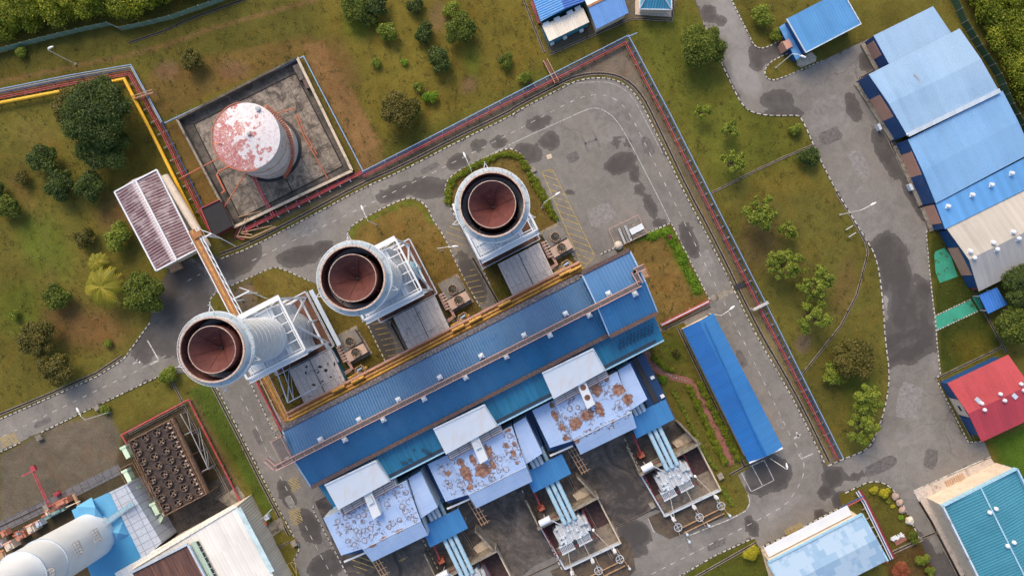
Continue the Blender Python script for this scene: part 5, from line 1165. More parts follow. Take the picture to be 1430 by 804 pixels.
for i in range(9):
    p = W(146, 731, z+1).lerp(W(186, 702, z+.6), i/8); m.beam(p-VX*.5, p-VX*.5+Vector((0, 0, .9)), .08); m.beam(p+VX*.5, p+VX*.5+Vector((0, 0, .9)), .08); m.beam(p-VX*.5+Vector((0, 0, .9)), p+VX*.5+Vector((0, 0, .9)), .08)
obj('gangway_rail', m, STEEL, bl_)
# huge white stepped stack, leaning out of the frame in the picture only because the camera looks straight down
ws = thing('white_stack', 'huge white stepped stack with ladder cages at the bottom left corner', 'stack', W(128, 749))
cbase = W(120, 753, 9)
m = MB(); m.lathe(cbase, [(4.75, 0), (4.75, 22)], 64); obj('lower_shell', m, WHITE, ws, smooth=True)
m = MB(); m.lathe(cbase, [(4.65, 21.8), (4.6, 27.6)], 64); obj('middle_shell', m, WHITE, ws, smooth=True)
m = MB(); m.lathe(cbase, [(4.75, 21.9), (4.84, 21.9), (4.84, 22.05), (4.6, 22.05)], 64); m.lathe(cbase, [(4.6, 27.5), (4.7, 27.5), (4.7, 27.7), (4.5, 27.8)], 64); obj('shell_flange', m, PALE_R, ws)
m = MB(); m.lathe(cbase, [(4.5, 27.7), (3.75, 29.5), (3.7, 44)], 64); obj('upper_shell', m, WHITE, ws, smooth=True); m = MB(); m.lathe(cbase, [(3.7, 44), (3.4, 44), (3.4, 40)], 64); obj('mouth', m, DARK, ws)
for ang, z0 in ((R(20), 13), (R(17), 19), (R(-3), 27.2)):
    d = Vector((math.cos(ang+TH-.35), math.sin(ang+TH-.35), 0)); p = Vector((cbase.x, cbase.y, 0))+d*5.2; m = MB(); n = Vector((-d.y, d.x, 0))
    m.beam(p-n*1.2+Vector((0, 0, z0)), p+n*1.2+Vector((0, 0, z0)), 1.2, .1)
    for k in range(5):
        q = p+n*(-1.2+.6*k)+d*.55; m.beam(q+Vector((0, 0, z0)), q+Vector((0, 0, z0+2.0)), .1)
    for zz in (1.0, 2.0): m.beam(p-n*1.2+d*.55+Vector((0, 0, z0+zz)), p+n*1.2+d*.55+Vector((0, 0, z0+zz)), .1)
    for s_ in (-1, 1): m.beam(p+n*1.2*s_-d*.5+Vector((0, 0, z0+1)), p+n*1.2*s_+d*.55+Vector((0, 0, z0+1)), .1)
    obj('access_platform', m, STEEL, ws)
# white warehouse with rusted roof
ww = thing('white_warehouse', 'white corrugated warehouse at the bottom edge with a rusted brown roof section', 'warehouse', W(300, 770))
zz = 8
A = W(331, 706, zz); B = W(392, 823, zz-.6); C_ = W(220, 910, zz-.6); D = W(160, 800, zz)
m = MB(); slope(m, A, B, C_, D); o = obj('roof', m, WHITE_R, ww)
me = o.data
# ribs run across: swap UV so that corrugation follows the short side
uvl = me.uv_layers[0].data
for l in uvl: l.uv = (l.uv[1], l.uv[0])
m = MB(); q = [A, B, C_, D]; m.prism([(p.x, p.y) for p in inset(q, -.0)], 0, [p.z-.14 for p in q], top=False); obj('wall', m, CREAM_R, ww)
m = MB(); slope(m, W(326, 704, zz+.1)+Vector((0, 0, 0)), W(331, 707, zz+.25), W(185, 795, zz+.25), W(182, 787, zz-1.2)); obj('eave_slope', m, CREAM_R, ww)
m = MB(); m.beam(W(333, 709, zz+.15), W(380, 798, zz-.4), 1.1, .2); obj('verge_trim', m, plain('pale_blue_trim', (.45, .58, .62), .6), ww)
m = MB(); slope(m, W(185, 800, zz+.9), W(262, 761, zz+.9), W(300, 834, zz+.9), W(223, 873, zz+.9)); obj('rusted_roof', m, RUST_R, ww)
m = MB(); m.beam(W(183, 799, zz+1.0), W(262, 759, zz+1.0), .45, .5); m.beam(W(263, 760, zz+1.0), W(302, 834, zz+1.0), .4, .5); obj('rusted_roof_trim', m, PALE_R, ww)
m = MB(); slope(m, W(266, 758, zz+.4), W(273, 755, zz+.4), W(312, 830, zz+.4), W(304, 834, zz+.4)); obj('green_strip', m, PGREEN_R, ww)
m = MB(); m.beam(W(275, 755, zz+.25), W(302, 808, zz+.25), .5, .1); obj('slot', m, DARK, ww)
m = MB()
for i in range(7):
    p = W(275, 755, zz+.3).lerp(W(302, 808, zz+.3), i/7); m.beam(p-UX*.3, p+UX*.3, .08, .12)
obj('slot_bars', m, PGREEN, ww)
# gatepost box + small equipment on the grass right of it
t = thing('switch_kiosk', 'small white kiosk with orange stand on the grass strip by the left road', 'kiosk', W(374, 722)); m = MB(); m.box(W(373, 722, 1), 1.0, .9, .1, 1.4); obj('cabinet', m, WHITED, t); m = MB(); m.box(W(372, 730), .7, .7, .1, .8); obj('stand', m, ORED, t); m = MB(); m.beam(W(358, 731, .4), W(380, 710, 3.0), .12); obj('pole', m, WHITE, t)

# ---------------------------------------------------------------- fan cooler block
cb = thing('fan_cooler', 'large rusty air cooler with 28 round fans inside a red pipe loop', 'air cooler', W(240, 650))
zc = 5.0
a, b, c = W(182, 615, zc), W(243, 583, zc), W(292, 687, zc); d = a+c-b
m = MB(); m.prism([p.xy[:] for p in (a, b, c, d)], 4.2, zc-.05, bottom=True); obj('deck', m, COOLTOP, cb)
for p in (a, b, c, d, (a+d)/2, (b+c)/2, a.lerp(d, .25), a.lerp(d, .75), b.lerp(c, .25), b.lerp(c, .75)):
    m = MB(); m.beam((p.x, p.y, 0), (p.x, p.y, 5.6), .25); obj('leg', m, COOLT, cb)
for p, q in ((a, b), (b, c), (c, d), (d, a)):
    m = MB(); m.beam(p+Vector((0, 0, 1)), q+Vector((0, 0, 1)), .12); m.beam(p+Vector((0, 0, .1)), q+Vector((0, 0, .1)), .25, .2); obj('deck_rail', m, COOLT, cb)
def fan_obj(parent, c, r, z, mats=(FANR, FAN), name='fan', ringh=.5, nb=4, ph=0.0):
    m = MB(); m.lathe(c, [(r, z-.1), (r, z+ringh), (r*1.1, z+ringh), (r*1.1, z-.1)], 20); f = obj(name, m, mats[0], parent)
    m = MB()
    for k in range(nb):
        an = ph+k*2*math.pi/nb; u = Vector((math.cos(an), math.sin(an), 0)); v = Vector((-u.y, u.x, 0)); p = Vector((c[0], c[1], z+.22))
        m.quad([p+u*r*.15-v*r*.10+Vector((0, 0, .05)), p+u*r*.94-v*r*.18+Vector((0, 0, .08)), p+u*r*.94+v*r*.2-Vector((0, 0, .08)), p+u*r*.15+v*r*.12-Vector((0, 0, .05))])
    m.lathe(c, [(.02, z+.42), (r*.2, z+.40), (r*.2, z+.1)], 10); obj('fan_blades', m, mats[1], f)
    return f
FANL = plain('fan_blades_pale', (0.24, 0.17, 0.13), 0.6, 0.4, 2.0)
nr, ncol = 7, 4
f0 = (175, 325), (395, 215); rowv = (215/7, 425/7)
for r_ in range(8):
    for cix in range(4):
        fx = 175+(75 if cix < 3 else 72)*cix+rowv[0]*r_; fy = 325-36*cix+rowv[1]*r_
        if r_ in (3, 6) and False: continue
        p = W(150+fx/4.73+random.uniform(-.5, .5), 550+fy/4.73+random.uniform(-.5, .5), zc+.3); fan_obj(cb, p, .72, zc, (FANR, FANL), ph=random.random()*3)
cb['label'] = 'large rusty air cooler with rows of round fans inside a red pipe loop'
m = MB()
for t_ in (.19, .33, .45, .57, .69, .82): m.beam(a.lerp(d, t_)+Vector((0, 0, .0)), b.lerp(c, t_)+Vector((0, 0, .0)), .12, .1)
obj('deck_seam', m, DARK, cb)
m = MB()
for k in range(3): m.tube([b+UX*(-.9+.45*k)+Vector((0, 0, .4+.1*k)), c+UX*(-.9+.45*k)+Vector((0, 0, .4+.1*k))], .13, 6)
obj('header_pipe', m, COOLT, cb)
for i in range(16):
    m = MB(); p = b.lerp(c, (i+.5)/16)+Vector((0, 0, .6))-UX*1.1; m.box(p, .4, .3, zc+.3, zc+.8, TH); m.lathe(p, [(.12, zc+.8), (.2, zc+.95), (.02, zc+1.0)], 8); obj('valve', m, RIM, cb)
for i, p in enumerate(((176, 631), (178, 664), (192, 690), (217, 710))):
    m = MB(); c0 = W(*p, 4.0); m.box(c0, 1.0, 2.7, 2.6, 4.2, TH); m.box(c0-VX*1.2, 1.35, .5, 2.6, 4.3, TH); m.box(c0+VX*1.1+UX*.25, .5, .35, 2.6, 4.25, TH); obj('header_box', m, PGREEN, cb)
m = MB()
for i in range(3):
    o_ = VX*(.35*i); m.tube([W(186, 742, 3.6)+o_+UX*6.5*(i*0), W(205, 733, 3.6)+o_, W(222, 726-1, 3.6)+o_-UX*.0, W(226, 716, 3.6)+o_*.0+UX*(.45*i)], .14, 6)
obj('green_pipes', m, PGREEN, cb)
# steel frames on both sides of the cooler
def truss(root, pts, z0, z1, mat, w=.14, name='steel_frame'):
    m = MB()
    for p, q in zip(pts[:-1], pts[1:]):
        p, q = Vector(p), Vector(q); m.beam((p.x, p.y, z1), (q.x, q.y, z1), w); m.beam((p.x, p.y, z0), (p.x, p.y, z1), w); m.beam((p.x, p.y, z0), (q.x, q.y, z1), w*.7)
    q = Vector(pts[-1]); m.beam((q.x, q.y, z0), (q.x, q.y, z1), w); return obj(name, m, mat, root)
truss(cb, [W(166, 655, 3), W(186, 645, 3), W(212, 694, 3), W(194, 706, 3), W(166, 655, 3)], 0, 3.2, COOLT); truss(cb, [W(188, 640, 3), W(214, 690, 3), W(200, 640, 3), W(224, 688, 3)], .5, 3.4, COOLT)
truss(cb, [W(252, 609, 3.5), W(268, 602, 3.5), W(292, 653, 3.5), W(278, 660, 3.5)], 0, 4, STEEL); truss(cb, [W(252, 578, 3), W(268, 606, 3), W(280, 630, 3), W(292, 655, 3)], 0, 3, STEEL)
# machinery along the left bottom
def clutter(root, spots):
    for (x, y, lx, ly, h, mt) in spots:
        m = MB(); c0 = W(x, y, h); m.box(c0, lx*S, ly*S, 0, h, TH); m.box(c0+UX*lx*S*.1, lx*S*.5, ly*S*.6, h, h+.4, TH); obj('housing', m, mt, root)
        m = MB(); m.tube([c0-UX*lx*S*.6-VX*ly*S*.3, c0+UX*lx*S*.6-VX*ly*S*.3], .12, 6); m.beam(c0-VX*ly*S*.5-UX*lx*S*.5+Vector((0, 0, .5)), c0-VX*ly*S*.5+UX*lx*S*.5+Vector((0, 0, .5)), .14); obj('pipework', m, ORED, root)
SALM = plain('salmon_paint', (.48, .2, .13), .6, .2); GRNB = plain('grey_green', (.2, .3, .28), .6, .2)
t = thing('pump_skid', 'salmon and grey green skid beside the white stack, below the red crane arm', 'machinery skid', W(78, 712))
clutter(t, [(83, 703, 24, 8, 2.2, SALM), (75, 716, 30, 7, 1.8, GRNB), (66, 716, 5, 7, 2.6, BEIGEW)])
m = MB(); m.tube([W(103, 690, 1.5), W(110, 704, 1.2)], .35, 8); obj('yellow_pipe', m, TAN, t)
m = MB(); m.beam(W(92, 708, 2.5), W(112, 699, 2.5), .2); obj('rail', m, BEIGEW, t)
t = thing('pump_skid', 'cream box and pipes with rusty rail, second skid left of the white stack', 'machinery skid', W(48, 738))
clutter(t, [(42, 738, 10, 12, 2.4, BEIGEW), (53, 731, 8, 9, 1.8, WHITED), (28, 748, 14, 10, 1.6, SALM), (25, 744, 5, 5, 2.2, STEEL)])
t = thing('pump_skid', 'cluster of cream and rusty boxes at the left edge beside the white stack', 'machinery skid', W(8, 765))
clutter(t, [(12, 762, 12, 12, 2.2, BEIGEW), (3, 775, 10, 14, 2, TAN), (5, 745, 8, 8, 1.6, SALM), (-2, 760, 8, 10, 1.8, WHITED)])
t = thing('crane_arm', 'red steel jib with a cross head over the grey soil at bottom left', 'crane', W(68, 704))
m = MB(); m.beam(W(69, 706), W(69, 706, 4.0), .4); obj('post', m, RED, t); m = MB(); a0, b0 = W(68, 704, 4), W(44, 652, 4); 
for o_ in (-.22, .22): m.beam(a0+UX*o_, b0+UX*o_, .12)
for i in range(16):
    p = a0.lerp(b0, i/16); q = a0.lerp(b0, (i+1)/16); m.beam(p-UX*.22, q+UX*.22, .08)
m.beam(a0-UX*.3, b0-UX*.3, .15, .1); obj('jib', m, RED, t); m = MB(); m.beam(W(31, 664, 4), W(46, 657, 4), .3); m.box(W(46, 654, 4.2), .9, 1.2, 3.6, 4.3); obj('cross_head', m, RED, t)
m = MB(); m.box(W(68, 707), 1, 1.4, 0, 1.0); obj('base', m, CONC, t)
m = MB(); m.box(W(82, 688), 1.2, .8, 0, .8); m.beam(W(78, 691, 1.0), W(86, 685, 1.0), .15); t = obj('hose_box', m, RED, loc=W(82, 688)); tag(t, 'small red hose box on the blue grey paving near the crane arm', 'hose box')
# ================================================================ TANK
zt = 12.3
tw = thing('tank_enclosure', 'weathered concrete enclosure with drained floor round the round white tank', 'bund', W(375, 205))
sheet('tank_floor', [(252, 169), (418, 84), (494, 240), (331, 318)], 0.05, BUNDWALL, 99, None, None).parent = None
fl = [o for o in COL.objects if o.name.startswith('tank_floor')][0]; tag(fl, kind='structure')
sheet('tank_floor', [(271, 174), (413, 103), (479, 232), (336, 305)], 0.09, BUND, 99)
ribbon('drain', [(271, 174), (413, 103), (479, 232), (336, 305), (271, 174)], 1.6, 0.13, DRAIN); ribbon('drain', [(400, 250), (409, 269)], 1.6, 0.13, DRAIN); 
def wallrun(root, a, b, h, w, mat, cap=None):
    m = MB(); A = W(*a); B = W(*b); m.beam((A.x, A.y, h/2), (B.x, B.y, h/2), w, h); obj('wall', m, mat, root)
    if cap: m = MB(); m.beam((A.x, A.y, h+.04), (B.x, B.y, h+.04), w*1.15, .08); obj('coping', m, cap, root)
wallrun(tw, (252, 169), (331, 318), 1.6, .4, BUNDWALL, CONC); wallrun(tw, (331, 318), (494, 240), 1.6, .5, BUNDWALL, BEIGE); wallrun(tw, (494, 240), (418, 84), 1.6, .5, BUNDWALL, BEIGE); wallrun(tw, (418, 84), (252, 169), 1.6, .4, BUNDWALL, BUNDWALL)
m = MB(); m.beam(W(414, 92, .8), W(424, 112, .8), 1.4, 1.4); obj('steps', m, BUNDWALL, tw); m = MB(); m.beam(W(420, 96, .8), W(432, 124, .8), 1.1, 1.2); obj('steps', m, BROWN, tw)
# tank
tc_ = W(375, 208); tk = thing('storage_tank', 'round white storage tank with peeling red roof paint', 'storage tank', tc_)
tr = 6.55
TSHELL = plain('tank_shell', (0.5, 0.5, 0.52), 0.5, 0.12, 0.5, (0.3, 0.17, 0.13), 0.06)
m = MB(); m.lathe(tc_, [(tr, 0.1), (tr, zt)], 64); obj('shell', m, TSHELL, tk, smooth=True)
m = MB(); m.lathe(tc_, [(tr+.12, zt-.1), (tr+.12, zt+.1), (.25, zt+1.1), (.02, zt+1.1)], 64); obj('roof', m, TANKTOP, tk)
m = MB(); m.lathe(tc_, [(tr+.02, 4.2), (tr+.3, 4.2), (tr+.3, 4.4), (tr+.02, 4.4)], 64); m.lathe(tc_, [(tr+.02, 8.2), (tr+.2, 8.2), (tr+.2, 8.35), (tr+.02, 8.35)], 64); obj('wind_girder', m, RIM, tk)
m = MB(); m.lathe(tc_, [(tr+.65, .1), (tr+.65, .3), (tr, .3)], 64); obj('base_ring', m, DARK, tk)
m = MB(); n = 48; 
m.tube([Vector((tc_.x+(tr+.35)*math.cos(a), tc_.y+(tr+.35)*math.sin(a), zt+.15)) for a in [R(100)+i*R(190)/40 for i in range(41)]], .12, 6)
m.tube([W(300, 200, zt), W(310, 201, zt+.5)], .12); m.tube([W(322, 222, zt), W(328, 218, zt+.4), W(331, 222, zt)], .1)
obj('spray_ring', m, ORED, tk)
m = MB(); m.lathe(W(348, 187, zt+1), [(.35, zt+1), (.35, zt+1.5), (.02, zt+1.6)], 12); c = W(360, 152, zt+.5); m.lathe(c, [(.5, zt+.2), (.5, zt+.7), (.02, zt+.75)], 14); obj('roof_hatch', m, STEEL, tk)
m = MB()   # spiral stair
for i in range(40):
    a = R(-60)+i*R(1.9)*1.6; p = Vector((tc_.x+(tr+.45)*math.cos(a), tc_.y+(tr+.45)*math.sin(a), .3+i*.3)); d = Vector((math.cos(a), math.sin(a), 0)); m.beam(p-d*.4, p+d*.4, .35, .06)
    q = p+d*.4; m.beam(q, q+Vector((0, 0, .9)), .05)
obj('stair', m, ORED, tk)
t = thing('tank_pipework', 'salmon and red pipes crossing the tank enclosure floor on small stands', 'pipework', W(320, 240))
def pl(pts, r, mat, z=1.2, nm='pipe'):
    m = MB(); m.tube([W(*p, z) for p in pts], r, 6); obj(nm, m, mat, t)
    for p in pts[1:-1]+[tuple((Vector(pts[0])+Vector(pts[-1]))/2)]:
        m = MB(); q = W(*p, z); m.beam((q.x, q.y, .09), (q.x, q.y, z), .12); obj('stand', m, WHITED, t)
pl([(250, 250), (309, 219)], .14, ORED, 1.4); pl([(325, 230), (305, 240), (303, 245), (314, 267), (309, 270)], .2, ORED, 1.0); pl([(344, 241), (316, 284), (313, 290)], .12, ORED, 1.3)
pl([(350, 240), (364, 272), (381, 303)], .16, RED, 1.2); pl([(353, 239), (367, 271), (384, 302)], .16, RED, 1.2)
pl([(388, 158), (412, 151)], .12, ORED, .8); pl([(412, 160), (424, 190), (440, 218), (458, 250)], .12, ORED, .6); pl([(415, 158), (428, 190), (443, 216)], .10, ORED, .6)
pl([(333, 303), (365, 295)], .1, TAN, .8); pl([(336, 325), (380, 315)], .1, TAN, .8)
# pipes from tank rack to the bridge
# ================================================================ STACKS (three alike)
HS = 42.0
def make_stack(base):
    bx = Vector((base.x, base.y, 0))
    t = thing('exhaust_stack', 'x', 'exhaust stack', bx)
    def B(u, v, z): return bx+UX*u+VX*v+Vector((0, 0, z))
    # deck
    m = MB(); m.box(bx, 13.6, 13.1, 2.3, 2.5, TH, bottom=True); obj('deck', m, RUSTDECK, t)
    m = MB()
    for u0, v0, u1, v1 in ((-6.8, -6.5, 6.8, -6.5), (6.8, -6.5, 6.8, 6.5), (6.8, 6.5, -6.8, 6.5), (-6.8, 6.5, -6.8, -6.5)):
        m.beam(B(u0, v0, 3.5), B(u1, v1, 3.5), .12)
        for k in range(7): p = B(u0+(u1-u0)*k/6, v0+(v1-v0)*k/6, 2.5); m.beam(p, p+Vector((0, 0, 1)), .08)
        m.beam(B(u0, v0, 2.45), B(u1, v1, 2.45), .2, .3)
    obj('deck_rail', m, WHITED, t)
    m = MB()
    for u in (-5.5, 5.5):
        for v in (-5.5, 5.5): m.beam(B(u, v, 0), B(u, v, 2.4), .5)
    obj('foundation_leg', m, CONC, t)
    # lattice frame
    w_ = .38; a = 6.1; b = 5.35; zt_ = 19.5
    m = MB()
    for u in (-a, 0, a):
        for v in (-b, b): m.beam(B(u, v, 2.5), B(u, v, zt_), w_)
    for v in (-b, b):
        for z0 in (7, 13, zt_): m.beam(B(-a, v, z0), B(a, v, z0), w_*.9)
        for (u0, u1) in ((-a, 0), (0, a)):
            for z0, z1 in ((2.5, 7), (7, 13), (13, zt_)): m.beam(B(u0, v, z0), B(u1, v, z1), w_*.6)
    for u in (-a, a):
        for z0 in (7, zt_): m.beam(B(u, -b, z0), B(u, b, z0), w_)
        m.beam(B(u, -b, 3), B(u, 0, zt_), w_*.9); m.beam(B(u, b, 3), B(u, 0, zt_), w_*.9); m.beam(B(u, 0, 2.5), B(u, 0, 9), w_*.7)
    obj('lattice_frame', m, WHITE, t)
    # casing: sloped white cladding left and below, open towards +u
    m = MB(); m.prism([tuple(B(-a+.3, -b+.2, 0).xy), tuple(B(a-2.6, -b+.2, 0).xy), tuple(B(a-2.6, b-.2, 0).xy), tuple(B(-a+.3, b-.2, 0).xy)], 3, zt_-1.3); obj('casing', m, WHITED, t)
    m = MB()
    for k in range(6): m.beam(B(-a+.5, -b+.6+k*1.9, zt_-1.2), B(a-.2, -b+.6+k*1.9, zt_-1.2), .2, .22)
    for k in range(5): m.beam(B(-a+1+k*2.6, -b, zt_-1.2), B(-a+1+k*2.6, b, zt_-1.2), .2, .3)
    obj('top_beams', m, WHITE, t)
    m = MB(); m.beam(B(-a, b+.5, zt_-.6), B(a, b+.5, zt_-.6), 1.0, .1); m.beam(B(-a, b+.95, zt_+.4), B(a, b+.95, zt_+.4), .1); m.beam(B(-a, -b-.5, zt_-.6), B(a, -b-.5, zt_-.6), .8, .1)
    for k in range(10): p = B(-a+k*a*2/9, b+.95, zt_-.6); m.beam(p, p+Vector((0, 0, 1)), .07)
    obj('side_walkway', m, WHITE, t)
    # lower drum, tube, flare, head
    prof = [(4.55, 2.5), (4.55, 16.0), (4.2, 18.0)]; rings = []
    m = MB(); m.lathe(bx, prof, 48); obj('lower_drum', m, WHITED, t, smooth=True)
    m = MB(); 
    for z in (5, 7.5, 10, 12.5, 15): m.lathe(bx, [(4.56, z-.1), (4.68, z-.1), (4.68, z+.1), (4.56, z+.1)], 48)
    obj('drum_band', m, STEEL, t)
    m = MB(); m.lathe(bx, [(4.1, 17), (4.1, 36.0), (4.5, 37.0), (5.1, 38.2), (5.1, HS)], 56); obj('shell', m, WHITE, t, smooth=True)
    m = MB()
    for z in (19, 21, 23, 25, 27, 29, 31, 33, 35): m.lathe(bx, [(4.11, z-.06), (4.17, z-.06), (4.17, z+.06), (4.11, z+.06)], 56)
    obj('shell_band', m, WHITED, t)
    m = MB(); m.lathe(bx, [(4.93, HS-.02), (4.93, 37.5), (3.9, 35.0), (3.2, 33.0), (3.2, 30)], 56); obj('inner_lining', m, RUSTIN, t, smooth=True)
    m = MB(); m.lathe(bx, [(5.12, HS-.35), (5.16, HS+.05), (4.9, HS+.05), (4.9, HS-.25)], 56); obj('rim', m, RIM, t)
    m = MB(); m.lathe(bx, [(3.62, HS-.15), (3.72, HS-.05), (3.72, HS-4.5), (1.5, HS-8)], 48); m.lathe(bx, [(3.62, HS-.15), (2.4, HS-1.6), (1.1, HS-3.0), (.28, HS-3.9), (.05, HS-4.1)], 48, 0); c_ = obj('silencer_cone', m, CONE, t, smooth=True)
    m = MB(); m.lathe(bx, [(3.60, HS-.12), (3.66, HS+.0), (3.74, HS-.05), (3.74, HS-.25)], 48); obj('cone_rim', m, RIM, c_)
    m = MB(); m.box(bx, .35, .35, HS-4.1, HS-3.6, .3); obj('cone_plug', m, DARK, c_)
    for k in range(6):
        an = k*math.pi/3+.3; d = Vector((math.cos(an), math.sin(an), 0)); m = MB(); m.beam(bx+d*3.58+Vector((0, 0, HS-.2)), bx+d*.4+Vector((0, 0, HS-3.72)), .07, .05); obj('weld_seam', m, CONE, c_)
    m = MB()
    for k in range(4):
        an = TH+.6+k*math.pi/2; d = Vector((math.cos(an), math.sin(an), 0)); m.beam(bx+d*3.7+Vector((0, 0, HS-2.2)), bx+d*4.75+Vector((0, 0, HS-2.2)), .12, .3)
    obj('cone_strut', m, RUSTIN, t)
    # platform ring with rail
    zp = HS-2.2
    m = MB(); m.lathe(bx, [(5.1, zp), (5.95, zp), (5.95, zp-.15), (5.1, zp-.15)], 56); o = obj('ring_platform', m, plain('platform_plate', (.42, .5, .56), .6, .12, .8, (.3, .33, .36), .06) if 'platform_plate' not in MATS else MATS['platform_plate'], t)
    m = MB()
    for z in (.55, 1.1):
        m.tube([bx+Vector((5.92*math.cos(i*2*math.pi/48), 5.92*math.sin(i*2*math.pi/48), zp+z)) for i in range(49)], .055, 5, cap=False)
    for k in range(24):
        an = k*2*math.pi/24; p = bx+Vector((5.92*math.cos(an), 5.92*math.sin(an), zp)); m.beam(p, p+Vector((0, 0, 1.1)), .07)
    obj('platform_rail', m, WHITE, o)
    for k in range(12):
        m = MB(); an = k*2*math.pi/12+.1; d = Vector((math.cos(an), math.sin(an), 0)); m.beam(bx+d*5.1+Vector((0, 0, zp-1.4)), bx+d*5.9+Vector((0, 0, zp-.2)), .14); m.beam(bx+d*5.12+Vector((0, 0, zp+.02)), bx+d*5.9+Vector((0, 0, zp+.02)), .12, .08); obj('platform_bracket', m, STEEL, o)
    for an in (R(100), R(-15), R(205), R(280)):
        m = MB(); d = Vector((math.cos(an), math.sin(an), 0)); n = Vector((-d.y, d.x, 0)); p = bx+d*5.95+Vector((0, 0, zp-.1)); q = bx+d*7.0+Vector((0, 0, zp-.1)); m.beam(p-n*.4, q, .1); m.beam(p+n*.4, q, .1); m.beam(q, q+Vector((0, 0, .8)), .1); obj('light_bracket', m, WHITE, o)
    # ladder down the tube
    m = MB(); an = TH+R(200); d = Vector((math.cos(an), math.sin(an), 0)); n = Vector((-d.y, d.x, 0))
    for s_ in (-.25, .25): m.beam(bx+d*4.4+n*s_+Vector((0, 0, 18)), bx+d*4.4+n*s_+Vector((0, 0, 39)), .06)
    obj('ladder', m, WHITED, t)
    return t
b1 = W(413, 464); b2 = W(554.5, 392); b3 = W(695, 318)
s1 = make_stack(b1); s1['label'] = 'leftmost exhaust stack, its wide rusty mouth reaching over the left road'
s2 = dup(s1, (b2-b1), 'middle exhaust stack with maroon silencer cone, between the two smaller grass islands')
s3 = dup(s1, (b3-b1), 'rightmost exhaust stack, standing beside the hedge ring and the open yard')
for s in (s1, s2, s3): s['group'] = 'three tall exhaust stacks'
# pale blue duct beside middle stack deck
UNIT = b2-b1
labels3 = ('leftmost', 'middle', 'rightmost')
def per_unit(fn, labs, group):
    """builds at the middle unit and copies to its neighbours"""
    t = fn(); t['label'] = labs[1]; t['group'] = group
    dup(t, -UNIT, labs[0]); dup(t, UNIT, labs[2]); return t
def turbine_house():
    t = thing('turbine_enclosure', 'x', 'turbine enclosure', W(588, 450))
    P = [W(549, 443, 4.5), W(607, 413, 4.5), W(628, 458, 4.5), W(571, 489, 4.5)]
    m = MB(); m.prism([p.xy[:] for p in P], 4.1, 4.5, bottom=True); obj('roof', m, GREYSLAB, t)
    m = MB(); m.prism([tuple(p.xy) for p in inset(P, .2)], 0, 4.1, top=False); obj('wall', m, TEALW, t)
    m = MB(); m.beam(P[0].lerp(P[1], .5)+Vector((0, 0, .03)), P[3].lerp(P[2], .5)+Vector((0, 0, .03)), .12, .06); obj('roof_seam', m, DARK, t)
    m = MB(); m.box(W(571, 481, 4.0), .9, 1.9, 0, 4.0); obj('door_hood', m, TEALW, t)
    return t
per_unit(turbine_house, ['grey flat roofed turbine enclosure spotted with black stains, behind the leftmost stack', 'grey flat roofed turbine enclosure behind the middle stack', 'grey flat roofed turbine enclosure behind the rightmost stack'], 'turbine enclosures')
BLK = plain('soot_spot', (.035, .033, .04), .8)
e1 = [o for o in COL.objects if o.get('label', '').startswith('grey flat roofed turbine enclosure spotted')][0]
for (x, y, rx, ry) in ((447, 512, 3, 2), (428, 512, 1.5, 2), (427, 520, 1.5, 2.2), (455, 517, 3, 2.5), (444, 520, 1.5, 2), (467, 508, 1.5, 3), (438, 537, 3, 1.5), (450, 532, 2, 1.2), (462, 526, 2, 1.4), (458, 508, 1.2, 2)): blot(e1, [(x, y, rx, ry)], 4.52, BLK, 'soot_spot')
def cooler2():
    t = thing('fan_unit', 'x', 'fan unit', W(637, 412))
    P = [W(611, 396), W(639, 382), W(662, 421), W(633, 437)]
    m = MB(); m.prism([tuple(p.xy) for p in P], 0, .25); obj('base_pad', m, CONC, t)
    P1 = [W(613, 400, 1.8), W(638, 387, 1.8), W(649, 404, 1.8), W(624, 419, 1.8)]; m = MB(); m.prism([p.xy[:] for p in P1], .2, 1.8); obj('casing', m, plain('grey_casing', (.17, .155, .14), .7, .2) if 'grey_casing' not in MATS else MATS['grey_casing'], t)
    P2 = [W(624, 420, 1.9), W(650, 406, 1.9), W(657, 418, 1.9), W(631, 433, 1.9)]; m = MB(); m.prism([p.xy[:] for p in P2], .2, 1.9); obj('casing', m, plain('pinkish_casing', (.5, .36, .29), .6, .12) if 'pinkish_casing' not in MATS else MATS['pinkish_casing'], t)
    fan_obj(t, W(632, 404, 2), .95, 1.85, (TAN, FANG), ringh=.35, nb=8); fan_obj(t, W(640.5, 419, 2), .95, 1.95, (TAN, FANG), ringh=.35, nb=8)
    return t
per_unit(cooler2, ['pair of dark round fans on grey and pink casings beside the leftmost stack deck', 'pair of dark round fans on grey and pink casings beside the middle stack deck', 'pair of dark round fans beside the yellow hatched strip, rightmost of the fan units'], 'two-fan cooling units')
def lanepipes():
    t = thing('duct_pipes', 'x', 'pipes', W(618, 425))
    for k in range(3):
        m = MB(); m.tube([W(612+k*1.7, 411-k*.6, 1.6), W(623+k*1.7, 433-k*.6, 1.6)], .11, 6); m.tube([W(626+k*1.5, 430-k, 1.5), W(633+k*1.5, 441+k*.5, 1.5), W(621+k*1.6, 449+k*1.2, 1.5), W(626+k*1.4, 461+k, 1.5)], .1, 6); obj('pipe', m, PINK, t)
    for k in range(6):
        p = W(613+k*2.1, 413+k*3.8, 1.75); m = MB(); m.beam(p, p+UX*1.3, .3, .12); obj('cross_tie', m, RIM, t)
    return t
per_unit(lanepipes, ['thin pink pipes with an elbow beside the leftmost turbine enclosure', 'thin pink pipes with an elbow beside the middle turbine enclosure', 'thin pink pipes with an elbow beside the rightmost turbine enclosure'], 'pink pipe bundles')
